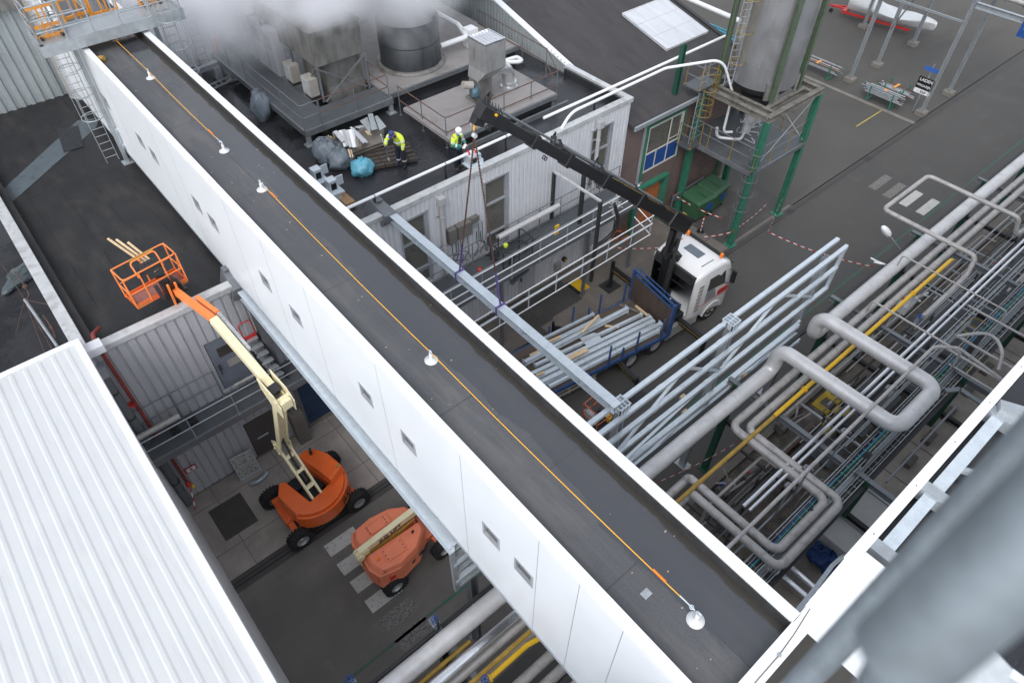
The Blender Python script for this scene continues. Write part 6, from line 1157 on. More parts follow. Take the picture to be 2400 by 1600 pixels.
# grating platform
gp = TH('grating_platform', 'raised dark grating platform on short legs around the duct box', 'platform', (11, 24, RZ)); DZ = 8.02
m = MB(); m.box(9.2, 10.45, 22.75, 31, DZ-.06, DZ); m.box(10.45, 13.05, 22.75, 24.0, DZ-.06, DZ); m.build('grating', M['grating'], gp)
m = MB(); m.box(9.12, 9.2, 22.7, 31, DZ-.2, DZ+.04); m.box(9.12, 13.1, 22.67, 22.75, DZ-.2, DZ+.04); m.box(13.05, 13.13, 22.75, 24.0, DZ-.2, DZ+.04); m.build('edge_beam', M['galv_dark'], gp)
for x, y in ((9.25, 22.78), (13.0, 22.8), (9.25, 26.5), (9.25, 29.5)):
    m = MB(); m.box(x-.08, x+.08, y-.08, y+.08, RZ, DZ-.2); m.box(x-.17, x+.17, y-.17, y+.17, RZ, RZ+.04); m.build('leg', M['galv'], gp)
railing('grey railing along the bridge side of the grating platform', [(9.2, 30.8, DZ), (9.2, 22.8, DZ), (9.9, 22.8, DZ)], 1.0, (.5,), 1.7, .018, 'galv_dark')
railing('rusty railing along the front of the grating platform', [(9.95, 22.8, DZ), (13.0, 22.8, DZ), (13.0, 24.2, DZ)], 1.0, (.5,), 1.3, .02, 'rust', pm='galv_dark')
# duct box
db = TH('duct_housing', 'big grimy duct housing half lost in the steam', 'duct housing', (11.8, 26, DZ)); 
m = MB(); m.hexa([(10.8, 24.2, 9.45), (12.9, 24.2, 9.45), (12.9, 29, 9.45), (10.8, 29, 9.45)], [(10.75, 24.15, 10.75), (12.9, 24.15, 10.75), (12.9, 29, 10.75), (10.75, 29, 10.75)]); m.box(10.72, 12.93, 24.12, 29.03, 10.75, 10.8); m.build('housing', M['grime'], db)
m = MB(); m.box(11.3, 12.95, 24.6, 26.5, DZ-.5, 9.45); m.hexa([(11.3, 24.5, 7.5), (12.95, 24.5, 7.5), (12.95, 24.6, 8.3), (11.3, 24.6, 8.3)], [(11.3, 24.4, 7.5), (12.95, 24.4, 7.5), (12.95, 24.6, 8.3), (11.3, 24.6, 8.3)]); m.build('lower_duct', M['grime'], db)
m = MB()
for a, b in (((10.85, 24.25, DZ), (10.85, 24.25, 9.45)), ((12.88, 24.1, RZ), (12.88, 24.1, 9.45)), ((10.85, 26.4, DZ), (10.85, 26.4, 9.45)), ((10.6, 28.2, DZ), (10.6, 28.2, 10.6))): m.bar(a, b, .08, .08)
m.build('posts', M['galv_dark'], db)
m = MB()
for a, b in (((10.85, 24.05, 8.1), (12.8, 24.05, 9.4)), ((12.8, 24.08, 8.1), (10.85, 24.08, 9.4)), ((10.8, 24.3, 9.4), (10.8, 25.6, 8.1))): m.bar(a, b, .05, .05)
m.build('cross_brace', M['galv_dark'], db)
for i, (x, y) in enumerate(((10.62, 26.3), (10.62, 24.8))):
    t = TH('cooling_unit', ['beige cooling unit beside the duct housing, farther one', 'beige cooling unit beside the duct housing, nearer the railing corner'][i], 'cooling unit', (x, y, DZ), group='beige cooling units')
    m = MB(); m.box(x-.1, x+.3, y-.2, y+.42, DZ+.12, DZ+.85); m.build('casing', M['ventgrey'], t, bevel=.02); m = MB(); m.box(x-.12, x-.1, y-.17, y+.39, DZ+.16, DZ+.81); m.build('front_grille', M['coping'], t); m = MB(); m.box(x-.08, x+.28, y-.15, y+.37, DZ, DZ+.12); m.build('feet', M['steel_dark'], t)
for i, (y, w) in enumerate(((27.2, .75), (28.2, .8), (29.3, .8))):
    t = TH('switch_cabinet', ['tall pale cabinet with louvres on the grating platform', 'tall pale cabinet in the middle of the row in the steam', 'tall pale cabinet farthest back in the steam'][i], 'cabinet', (10.7, y, DZ), group='tall pale cabinets'); m = MB(); m.box(10.48, 10.9, y, y+w, DZ, 9.9); m.build('body', M['clad_grey'], t, bevel=.015)
    m = MB(); m.box(10.465, 10.48, y+.04, y+w-.04, DZ+.06, 9.84) ; m.build('door', M['clad_grey'], t); m = MB(); [m.box(10.45, 10.465, y+.12, y+w-.12, 9.1+.08*k, 9.14+.08*k) for k in range(7)]; m.build('louvres', M['galv_dark'], t)
# cooling chimney on slab
sb = TH('concrete_slab', 'raised pale concrete roof slab under the steaming chimney', 'slab', (16.5, 25, RZ)); m = MB(); m.box(13.13, 20.2, 23.15, 29.5, 7.86, 8.0); m.build('slab_top', layer(mat('roof_slab', (.25, .235, .23), .75, var=.12, scale=1, fine=.15), f_noise(1.2, .5, .75, (1, 1, 1), 7, 2), (.13, .125, .12), None, .7), sb)
m = MB(); m.box(13.25, 20.1, 23.3, 29.4, RZ, 7.86); m.build('slab_side', M['steel_dark'], sb)
m = MB(); m.box(13.1, 20.2, 23.08, 23.15, 7.8, 7.98); m.build('edge_trim', M['galv_dark'], sb)
ch = TH('cooling_chimney', 'wide dark round chimney pouring out steam', 'chimney', (15.55, 24.95, 8)); cx, cy = 15.55, 24.95
m = MB(); m.lathe([(1.3, 8.0), (1.3, 9.95), (1.24, 9.95), (1.24, 9.0)], (cx, cy, 0), 56); m.lathe([(1.32, 9.05), (1.32, 9.09)], (cx, cy, 0), 56); m.build('shaft', layer(mat('chimney_sheet', (.055, .06, .065), .5, .3, var=.2, scale=1.2), f_noise(1.6, .5, .7, (2, 2, .4), 6, 3), (.02, .022, .025), None, .8), ch)
m = MB(); m.lathe([(1.48, 8.0), (1.48, 8.1), (1.34, 8.14), (1.31, 8.14)], (cx, cy, 0), 56); m.build('base_ring', M['grime'], ch)
m = MB(); m.cyl((cx, cy, 9.4), (cx, cy, 9.42), 1.24, n=40); m.build('inner_floor', M['black'], ch)
# slab C with the vent unit
sc_ = TH('concrete_slab', 'raised pale concrete roof slab inside the rusty railing', 'slab', (15.8, 20.4, RZ)); m = MB(); m.box(13.1, 18.6, 18.95, 22.0, 7.78, 7.92); m.build('slab_top', bpy.data.materials['roof_slab'], sc_); m = MB(); m.box(13.25, 18.5, 19.1, 21.9, RZ, 7.78); m.build('slab_side', M['steel_dark'], sc_); m = MB(); m.box(13.08, 18.62, 18.88, 18.95, 7.72, 7.9); m.box(13.5, 19.0, 18.6, 18.68, 7.4, 7.6); m.build('edge_trim', M['galv_dark'], sc_)
railing('rusty two bar railing round the concrete slab with the vent unit', [(13.2, 22.4, RZ), (13.2, 19.25, RZ), (18.9, 19.25, RZ), (19.9, 21.0, RZ), (20.1, 26, RZ)], 1.25, (.65,), 1.6, .022, 'rust', pm='galv_dark')
vu = TH('vent_unit', 'dented steel vent tower with slatted top on the concrete slab', 'vent unit', (15.9, 20.5, 7.92))
vt = [V((15.74, 19.98, 10.3)), V((16.75, 19.98, 10.3)), V((16.75, 21.03, 10.3)), V((15.74, 21.03, 10.3))]
def at_z(p, z): return V((p[0], p[1], z))
VM = layer(mat('vent_steel', (.36, .36, .355), .45, .5, var=.15, scale=1.5), f_noise(2, .5, .7, (1.5, 1.5, .5), 6, 4), (.16, .15, .14), None, .7)
m = MB(); m.hexa([at_z(p, 9.25) for p in vt], [at_z(p, 10.3) for p in vt]); m.bar((15.76, 19.975, 9.25), (15.76, 19.975, 10.3), .03, .02, (0, 1, 0)); m.bar((16.2, 19.975, 9.27), (16.2, 19.975, 10.3), .012, .012); m.build('box', VM, vu, bevel=.01)
m = MB(); m.hexa([(15.6, 20.3, 8.85), (16.35, 20.3, 8.85), (16.35, 20.95, 8.85), (15.6, 20.95, 8.85)], [at_z(p, 9.25) for p in vt]); m.build('hopper', VM, vu)
m = MB(); m.box(15.62, 16.32, 20.32, 20.92, 8.0, 8.85); m.box(15.5, 16.42, 20.2, 20.28, 7.92, 8.02); m.box(15.5, 16.42, 20.96, 21.04, 7.92, 8.02); m.box(15.5, 15.58, 20.28, 20.96, 7.92, 8.02); m.box(16.34, 16.42, 20.28, 20.96, 7.92, 8.02); m.build('stem', M['grime'], vu)
m = MB()
for i in range(6): x = 15.8+i*.16; m.hexa([(x, 20.02, 10.31), (x+.06, 20.02, 10.31), (x+.06, 20.99, 10.31), (x, 20.99, 10.31)], [(x+.04, 20.02, 10.37), (x+.09, 20.02, 10.37), (x+.09, 20.99, 10.37), (x+.04, 20.99, 10.37)])
m.bar((15.74, 20.0, 10.35), (16.75, 20.0, 10.35), .04, .07); m.bar((15.74, 21.01, 10.35), (16.75, 21.01, 10.35), .04, .07); m.bar((15.76, 20.02, 10.35), (15.76, 20.99, 10.35), .04, .07); m.bar((16.73, 20.02, 10.35), (16.73, 20.99, 10.35), .04, .07); m.build('slats', M['alu_bright'], vu)
m = MB(); f = fillet([V((16.3, 20.6, 8.75)), V((17.3, 20.6, 9.0)), V((17.45, 20.6, 7.9))], .5, 8); m.tube(f, .27, 20); m.cyl((17.45, 20.6, 8.12), (17.45, 20.6, 8.2), .32, n=20); m.cyl((17.45, 20.6, 7.92), (17.45, 20.6, 8.0), .36, n=20); m.build('elbow_duct', M['alu_bright'] if False else mat('duct_bright', (.55, .56, .57), .3, .7, var=.1), vu)
m = MB(); m.cyl((15.0, 20.5, 8.85), (15.4, 20.4, 8.75), .15, n=14); m.build('motor', M['ventgrey'], vu); m = MB(); m.cyl((15.42, 20.42, 8.55), (15.55, 20.4, 8.5), .2, n=14); m.blob((15.45, 20.3, 8.45), (.2, .16, .22), .2, 3); m.build('fan_housing', mat('motor_blue', (.07, .13, .17), .5), vu); m = MB(); m.tube([(15.4, 20.3, 8.4), (15.35, 20.1, 7.92)], .02, 6); m.tube([(15.6, 20.3, 8.4), (15.6, 20.1, 7.92)], .02, 6); m.build('cable', M['cable'], vu)
pipe('white clad pipe between the chimney slab and the vent tower', [(16.7, 24.3, 8.55), (18.0, 24.1, 8.65), (18.5, 25.4, 8.6), (18.5, 29, 8.6)], .11, 'helmet', .25, 1, group='white roof pipes')
pipe('small white pipe loop behind the vent tower', [(18.9, 22.9, 7.8), (18.9, 22.4, 7.85), (19.5, 22.0, 7.85), (19.6, 22.6, 7.8), (19.2, 23, 7.6)], .09, 'helmet', .2, 0, group='white roof pipes')
solo(MB().box(18.2, 18.7, 24.2, 24.7, 8.0, 8.8), 'roof_box', M['helmet'], 'small white box beside the vent tower in the steam', 'box')
cage_ladder('grey ladder on the corrugated tower above the roof', (8.9, 31.62, RZ), 14, .4, (0, -1), 'steel_dark', (10.9,), .38)
t = TH('roof_ladder', 'aluminium ladder lying flat beside the foot of the tower', 'ladder', (8.3, 29.7, 7.45)); m = MB(); m.bar((7.6, 29.4, 7.5), (9.2, 29.7, 7.5), .05, .06); m.bar((7.6, 29.0, 7.5), (9.2, 29.3, 7.5), .05, .06); [m.bar((7.7+i*.25, 29.03+i*.045, 7.5), (7.7+i*.25, 29.42+i*.045, 7.5), .03, .03) for i in range(6)]; m.build('frame', M['galv'], t)
solo(MB().ibeam((5.7, 29.6, 8.0), (9.0, 30.15, 8.0), .25, .2).box(8.7, 9.0, 29.9, 30.3, 7.4, 7.9), 'support_beam', M['galv'], 'grey beam carrying the footbridge beside the roof ladder', 'beam')
solo(MB().bar((9.5, 31.2, 7.6), (9.5, 31.2, 8.5), .12, .1).box(9.4, 9.7, 31.15, 31.3, 8.4, 8.55), 'red_post', M['red'], 'red bollard at the corner of the corrugated tower', 'post')
for yy, xe, lab in ((24.5, 6.15, 'short pale pipe stub poking out of the footbridge above the roof bag'),): solo(MB().cyl((5.6, yy-2.2, 8.6), (xe+.1, yy-2.2, 8.6), .06), 'pipe_stub', M['helmet'], lab, 'pipe')
# ---------------------------------------------------------------- rubble, bags and timber on the roof
def rp(a, b): return (720+a/5.88, 250+b/5.88)
def bag(lab, px, py, r, h, seed, mt='plastic_bag', group='grey rubbish bags', z=RZ):
    c = P(px, py, z+h*.42); m = MB(); m.blob(c, (r, r*.9, h*.55), .22, seed, 14, 20, fold=7); m.tube([c+V((0, 0, h*.45)), c+V((r*.1, .05, h*.62))], [r*.22, r*.3], 10); return solo(m, 'rubbish_bag', M[mt], lab, 'bag', group)
bag('grey rubbish bag standing between rubble and platform leg, torn box on top', *rp(230, 590), .42, .8, 1); bag('grey rubbish bag leaning open at the front of the pile', *rp(270, 640), .45, .85, 2); bag('grey rubbish bag lying lowest beside the blue sack', *rp(450, 730), .48, .7, 3); bag('dark grey bag squeezed behind the other bags', *rp(430, 540), .35, .5, 4)
bag('grey rubbish bag alone beside the footbridge', 612, 252, .38, 1.2, 5); bag('light blue plastic sack on the wet roof', *rp(755, 840), .42, .62, 6, 'plastic_blue', 'sacks')
rn = random.Random(12); GD = 'old boards in the rubble pile'
pb = TH('board_stack', 'low stack of old planks under the rubble pile', 'planks', (10.7, 21.5, RZ)); 
for i in range(7):
    a = P(*rp(560+i*4, 640-i*42), RZ+.35); b = P(*rp(1040+i*2, 470-i*38), RZ+.35); m = MB(); m.bar(a, b, .17, .05); m.bar(a-V((0, 0, .12)), b-V((0, 0, .12)), .16, .05); m.build('plank', M['wood_old'], pb)
m = MB()
for k in range(3): a = P(*rp(600+k*200, 620-k*70), RZ+.12); b = P(*rp(560+k*200, 380-k*70), RZ+.12); m.bar(a, b, .12, .22)
m.build('bearer', M['wood_dark'], pb)
bl_ = [((460, 330), (530, 550), 'helmet', .14), ((500, 320), (560, 540), 'clad_grey', .12), ((545, 325), (600, 560), 'coping', .1), ((590, 320), (650, 560), 'helmet', .13), ((600, 285), (720, 430), 'coping', .08), ((655, 350), (790, 500), 'clad_grey', .16), ((380, 340), (500, 480), 'coping', .16), ((680, 440), (705, 560), 'wood_old', .1),
       ((650, 520), (700, 575), 'wood', .08), ((570, 590), (600, 700), 'wood', .05), ((690, 290), (780, 270), 'coping', .22), ((800, 330), (850, 390), 'wood', .05), ((340, 470), (440, 400), 'wood_old', .06), ((290, 400), (330, 440), 'wood', .06), ((350, 360), (380, 430), 'wood_old', .05)]
for i, (a, b, mt, w) in enumerate(bl_):
    z0 = RZ+.55+.06*(i % 4); pa, pb_ = P(*rp(*a), z0+.15), P(*rp(*b), z0); m = MB(); m.bar(pa, pb_, w, .03); m.bar(pa+V((.1, .04, -.08)), pb_+V((.1, .02, -.05)), w*.8, .03); solo(m, 'loose_board', M[mt], 'pale old board lying loose on top of the rubble pile' if mt in ('helmet', 'coping', 'clad_grey') else 'brown broken lath in the rubble pile', 'board', GD if mt in ('helmet', 'coping', 'clad_grey') else 'broken laths in the rubble pile')
for i, (q, lab) in enumerate(((((730, 200), (830, 150), (880, 300), (870, 370)), 'grey corrugated sheet lowest of the fan at the back of the pile'), (((835, 110), (905, 100), (970, 310), (890, 330)), 'light corrugated sheet topmost of the fan at the back'), (((930, 140), (970, 130), (1090, 280), (1000, 330)), 'corrugated sheet sticking out right behind the blue capped worker'))):
    z = RZ+.75+.08*i; c4 = [P(*rp(*p), z) for p in q]; m = MB()
    for k in range(16):
        f0 = k/16; a = c4[0].lerp(c4[3], f0); b = c4[1].lerp(c4[2], f0); m.bar(a, b, .03 if k % 2 else .05, .03 if k % 2 else .012)
    m.hexa(c4, [p+V((0, 0, .01)) for p in c4]); solo(m, 'corrugated_sheet', M['clad_dull'], lab, 'sheet', 'corrugated sheets on the rubble pile')
wp = TH('wet_plank_row', 'five dark wet planks laid side by side on the roof behind the blue sack', 'planks', (11, 20, RZ))
for i in range(5):
    f = i/4; a = P(rp(640, 690)[0]+(rp(850, 840)[0]-rp(640, 690)[0])*f, rp(640, 690)[1]+(rp(850, 860)[1]-rp(640, 700)[1])*f, RZ+.1); b = P(rp(1400, 510)[0]+(rp(1520, 720)[0]-rp(1400, 510)[0])*f, rp(1400, 510)[1]+(rp(1520, 720)[1]-rp(1400, 510)[1])*f, RZ+.1)
    m = MB(); n = 6; d = b-a
    for k in range(n): s = rn.uniform(-.02, .02); m.bar(a+d*(k/n+.004)+V((0, s, 0)), a+d*((k+1)/n-.004)+V((0, s, 0)), .18, .12)
    m.build('plank', M['wood_dark'], wp)
for i, (q, lab) in enumerate((((120, 900), 'galvanised steel shoe with square hole beside the white bridge edge, farther one'), ((330, 1050), 'galvanised steel shoe beside the white bridge edge, nearer the brown plank'))):
    c = P(*rp(*q), 8.2); t = TH('steel_shoe', lab, 'bracket', (c.x, c.y, RZ), group='galvanised shoes beside the footbridge'); m = MB(); m.box(c.x-.16, c.x+.16, c.y-.16, c.y+.16, 7.9, 8.35); m.box(c.x-.3, c.x+.3, c.y-.3, c.y+.25, 7.86, 7.9); m.box(c.x-.2, c.x+.2, c.y-.2, c.y+.2, RZ, 7.86); m.box(c.x+.18, c.x+.45, c.y-.02, c.y+.02, 8.0, 8.35); m.build('body', M['galv_new'], t); m = MB(); m.box(c.x-.1, c.x+.1, c.y-.165, c.y-.16, 8.0, 8.25); m.build('opening', M['black'], t)
solo(MB().bar(P(*rp(430, 1190), 7.55), P(*rp(600, 1340), 7.55), .35, .1), 'plank', M['wood'] if False else mat('plank_brown', (.33, .2, .1), .75, var=.2, scale=3, stretch=(4, 1, 4)), 'thick brown plank lying beside the white bridge edge', 'plank')
c = P(1105, 377, 7.9); t = TH('steel_shoe', 'galvanised box bracket with red straps on the white parapet', 'bracket', (c.x, c.y, 7.8)); m = MB(); m.box(c.x-.2, c.x+.28, c.y-.22, c.y+.2, 7.82, 8.2); m.box(c.x-.3, c.x+.3, c.y-.3, c.y+.2, 7.8, 7.82); m.box(c.x+.28, c.x+.32, c.y-.3, c.y+.2, 7.82, 8.0); m.build('body', M['galv_new'], t); m = MB(); m.box(c.x-.12, c.x+.08, c.y-.225, c.y-.22, 7.92, 8.12); m.build('opening', M['black'], t); m = MB(); m.ring((c.x-.1, c.y+.05, 8.24), .08, .03, 12, 5, (1, 0, 0)); m.ring((c.x+.12, c.y, 8.24), .08, .03, 12, 5, (1, .4, 0)); m.build('strap', M['red'], t)
# ---------------------------------------------------------------- workers
def skin_(name, J, E_, mt, parent, sub=2, root_=0):
    me = bpy.data.meshes.new(name); off = root(parent).location; me.from_pydata([tuple(V(j[:3])) for j in J], E_, []); me.materials.append(M[mt] if isinstance(mt, str) else mt); o = bpy.data.objects.new(name, me); COL.objects.link(o); o.parent = parent
    sm = o.modifiers.new('skin', 'SKIN'); sm.use_smooth_shade = True
    if not me.skin_vertices: raise RuntimeError('no skin layer')
    for i, j in enumerate(J):
        r = j[3]; me.skin_vertices[0].data[i].radius = (r, j[4] if len(j) > 4 else r)
    me.skin_vertices[0].data[root_].use_root = True
    s = o.modifiers.new('sub', 'SUBSURF'); s.levels = sub; s.render_levels = sub
    bpy.context.view_layer.update(); me2 = bpy.data.meshes.new_from_object(o.evaluated_get(bpy.context.evaluated_depsgraph_get())); o.modifiers.clear(); o.data = me2; bpy.data.meshes.remove(me); me2.name = name
    return o
def person(lab, at_, rz, H, J, hands, kit):
    t = thing('person', lab, 'person', at_, rz); s = H/1.75
    def S(k): j = J[k]; return tuple(v*s for v in j)
    names = list(J); idx = {n: i for i, n in enumerate(names)}
    bones = [('pelvis', 'waist'), ('waist', 'chest'), ('chest', 'neck'), ('neck', 'head'), ('chest', 'shL'), ('shL', 'elL'), ('elL', 'wrL'), ('chest', 'shR'), ('shR', 'elR'), ('elR', 'wrR'), ('pelvis', 'hipL'), ('hipL', 'knL'), ('knL', 'anL'), ('anL', 'toL'), ('pelvis', 'hipR'), ('hipR', 'knR'), ('knR', 'anR'), ('anR', 'toR')]
    body = skin_('body', [S(n) for n in names], [(idx[a], idx[b]) for a, b in bones], 'skin', t, 2, idx['pelvis'])
    # head and face
    hd = V(S('head')[:3]); fd = V(kit['face']).normalized(); sd = V((0, 0, 1)).cross(fd).normalized(); ud = fd.cross(sd)
    def hm(mb): mb.T = Matrix.Translation(hd) @ Matrix(((fd.x, sd.x, ud.x, 0), (fd.y, sd.y, ud.y, 0), (fd.z, sd.z, ud.z, 0), (0, 0, 0, 1))) @ Matrix.Scale(s, 4); return mb
    m = hm(MB()); m.blob((0, 0, 0), (.095, .078, .115), .0, 1, 14, 18); m.blob((.045, 0, -.07), (.05, .045, .045), 0, 2); m.blob((.1, 0, -.01), (.02, .014, .024), 0, 3)
    for y in (-.08, .08): m.blob((-.005, y, -.01), (.018, .01, .03), 0, 4)
    m.build('head', M['skin'], body, world=False)
    m = hm(MB()); [m.blob((.084, y, .015), (.012, .015, .009), 0, 5, 6, 8) for y in (-.03, .03)]; m.box(.09, .097, -.022, .022, -.058, -.05); m.build('face_marks', M['hair'], body, world=False)
    m = hm(MB()); m.blob((-.022, 0, .0), (.09, .083, .11), .03, 6, 10, 14); m.build('hair', M['hair'], t, world=False)
    if kit['hat'] == 'helmet':
        m = hm(MB()); m.lathe([(.13, .03), (.125, .06), (.115, .11), (.08, .155), (.03, .175), (.001, .178)], (-.01, 0, 0), 24); m.lathe([(.13, .03), (.12, .028)], (-.01, 0, 0), 24); m.prism([(.08, -.09, .025), (.165, -.05, .02), (.175, 0, .02), (.165, .05, .02), (.08, .09, .025)], (0, 0, .012)); m.build('helmet', M['helmet'], t, world=False)
    else:
        m = hm(MB()); m.lathe([(.1, .02), (.105, .05), (.1, .09), (.07, .13), (.03, .145), (.001, .147)], (-.01, 0, 0), 24); m.prism([(.07, -.075, .02), (.17, -.05, .0), (.185, 0, -.002), (.17, .05, .0), (.07, .075, .02)], (0, 0, .012)); m.build('cap', M['capblue'], t, world=False)
    # hands with fingers
    for hn, el, wr in (('L', 'elL', 'wrL'), ('R', 'elR', 'wrR')):
        w = V(S(wr)[:3]); d = (w-V(S(el)[:3])).normalized(); a, b = orth(d); hj = [(*w, .026*s), (*(w+d*.05*s), .033*s, .02*s), (*(w+d*.09*s), .036*s, .018*s)]; he = [(0, 1), (1, 2)]
        for k in range(4):
            base = w+d*.09*s+a*(k-1.5)*.019*s; l = (.04, .046, .043, .034)[k]*s; q1 = base+d*l*.6+b*(-.01)*s; q2 = q1+d*l*.3+b*(-.03)*s; n0 = len(hj); hj += [(*q1, .0088*s), (*q2, .008*s)]; he += [(2, n0), (n0, n0+1)]
        q1 = w+d*.05*s+a*.04*s; q2 = q1+d*.035*s+a*.012*s-b*.01*s; n0 = len(hj); hj += [(*q1, .011*s), (*q2, .009*s)]; he += [(1, n0), (n0, n0+1)]
        skin_('hand', hj, he, kit.get('glove', 'skin'), t if 'glove' in kit else body, 1)
    def grow(ns, bs, g, nm, mt):
        ii = {n: i for i, n in enumerate(ns)}; return skin_(nm, [(*S(n)[:3], S(n)[3]+g*s, (S(n)[4] if len(S(n)) > 4 else S(n)[3])+g*s) for n in ns], [(ii[a], ii[b]) for a, b in bs], mt, t, 2, 0)
    jk = grow(['waist', 'chest', 'shL', 'elL', 'shR', 'elR', 'pelvis'], [('waist', 'chest'), ('chest', 'shL'), ('shL', 'elL'), ('chest', 'shR'), ('shR', 'elR'), ('waist', 'pelvis')], .035, 'jacket', 'hivis')
    for k in ('L', 'R'):
        e, w = V(S('el'+k)[:3]), V(S('wr'+k)[:3]); m = MB(); m.tube([e.lerp(w, -.02), e.lerp(w, .45), e.lerp(w, .9)], [.075*s, .07*s, .055*s], 12); m.build('sleeve', M[kit.get('cuff', 'hivis')], jk, world=False)
        m = MB(); e0, s0 = V(S('el'+k)[:3]), V(S('sh'+k)[:3]); m.tube([s0.lerp(e0, .55), s0.lerp(e0, .72)], [.089*s, .088*s], 12); m.tube([e.lerp(w, .3), e.lerp(w, .5)], [.078*s, .074*s], 12); m.build('reflective_band', M['grey_cloth'], jk, world=False)
    pv, ch_ = V(S('waist')[:3]), V(S('chest')[:3]); m = MB(); rw = S('waist')[3]+.05*s; m.tube([pv-V((0, 0, .04*s)), pv+V((0, 0, .03*s))], [rw*1.04, rw*1.04], 16, False)
    m.build('reflective_band', M['grey_cloth'], jk, world=False)
    m = MB(); nk = V(S('neck')[:3]); m.tube([nk-V((0, 0, .06*s)), nk+V((0, 0, .0))], [.11*s, .085*s], 14, False); m.build('collar', M[kit.get('collar', 'navy')], jk, world=False)
    if kit.get('open'):
        f = V(kit['face']); f.z = 0; f.normalize(); m = MB(); q = ch_+f*(S('chest')[3]*.75); r2 = pv+f*(S('waist')[3]*.85); m.tube([q+V((0, 0, .06*s)), (q+r2)/2, r2-V((0, 0, .05*s))], [.06*s, .07*s, .075*s], 10); m.build('shirt', M['navy'], t, world=False)
        m = MB(); m.tube([V(S('pelvis')[:3])+V((0, 0, .0)), V(S('waist')[:3])], [.2*s, .185*s], 14); m.build('jacket_hem', M['teal'], jk, world=False)
    grow(['pelvis', 'hipL', 'knL', 'anL', 'hipR', 'knR', 'anR'], [('pelvis', 'hipL'), ('hipL', 'knL'), ('knL', 'anL'), ('pelvis', 'hipR'), ('hipR', 'knR'), ('knR', 'anR')], .022, 'trousers', kit['trousers'])
    for k in ('L', 'R'):
        an, to, kn_ = V(S('an'+k)[:3]), V(S('to'+k)[:3]), V(S('kn'+k)[:3]); skin_('boot', [(*(an+V((0, 0, .08*s))), .062*s), (*(an-V((0, 0, .02*s))), .06*s), (*(an.lerp(to, .6)-V((0, 0, .005*s))), .07*s, .06*s), (*(to+(to-an).normalized()*.03*s), .066*s, .055*s)], [(0, 1), (1, 2), (2, 3)], kit['boots'], t, 2)
        if kit.get('band'): m = MB(); m.tube([kn_.lerp(an, .45), kn_.lerp(an, .56)], [.082*s, .08*s], 12); m.build('reflective_band', M['grey_cloth'], t, world=False)
    return t
JB = dict(pelvis=(0, 0, .95, .14, .12), waist=(.02, 0, 1.1, .13, .11), chest=(.05, 0, 1.33, .15, .12), neck=(.08, 0, 1.5, .06), head=(.12, 0, 1.6, .07), shL=(.04, .19, 1.42, .07), elL=(.05, .28, 1.15, .05), wrL=(.3, .16, 1.08, .035), shR=(.04, -.19, 1.42, .07), elR=(.05, -.27, 1.15, .05), wrR=(.3, -.08, 1.1, .035),
          hipL=(0, .1, .88, .1), knL=(.02, .11, .5, .07), anL=(-.02, .12, .1, .05), toL=(.11, .14, .06, .03), hipR=(0, -.1, .88, .1), knR=(.04, -.12, .5, .07), anR=(.02, -.13, .1, .05), toR=(.14, -.15, .06, .03))
f1 = P(1073, 395, RZ); h1_ = Q(1076, 300, f1.y).z-RZ
p1_ = person('person in open yellow and teal jacket and white helmet reading something in his hand', f1, rad(-75), 1.72, JB, None, dict(face=(.75, 0, -.65), hat='helmet', trousers='navy', boots='wood_dark', open=1, cuff='teal', collar='teal'))
m = MB(); m.bar((.34, .1, 1.08), (.42, -.12, 1.06), .1, .015); o = m.build('paper', M['helmet'], None, world=False); o.location = f1; o.rotation_euler = (0, 0, rad(-75)); tag(o, 'small white note held by the white helmeted worker', 'note')
JC = dict(JB); JC.update(chest=(.14, 0, 1.3, .15, .12), waist=(.05, 0, 1.1, .13, .11), neck=(.26, 0, 1.44, .06), head=(.36, 0, 1.5, .07), shL=(.14, .2, 1.38, .07), elL=(.2, .32, 1.12, .05), wrL=(.25, .3, .9, .035), shR=(.16, -.18, 1.38, .07), elR=(.36, -.28, 1.2, .05), wrR=(.56, -.2, 1.08, .035), hipL=(0, .1, .88, .1), toR=(.14, -.15, .06, .03))
f2 = P(944, 390, RZ); AZ = math.atan2(-.35, -1)
p2_ = person('person in yellow jacket and blue cap bending forward with a long broom', f2, AZ, 1.78, JC, None, dict(face=(.85, 0, -.55), hat='cap', trousers='navy', boots='navy', glove='navy', band=1))
hw = Matrix.Translation(f2) @ Matrix.Rotation(AZ, 4, 'Z') @ V((.6, -.2, 1.1)); bot = P(913, 379, RZ+.08); top_ = hw+(hw-bot)*.72
t = thing('broom', 'long handled white scraper broom held by the blue capped worker', 'broom', bot); m = MB(); m.tube([bot.lerp(hw, .2), hw], .017, 8); m.build('handle', M['galv'], t); m = MB(); m.tube([hw, top_], .019, 8); m.build('upper_handle', M['helmet'], t); m = MB(); d = (hw-bot).normalized(); m.bar(bot, bot.lerp(hw, .22), .06, .03); m.build('blade', M['helmet'], t)
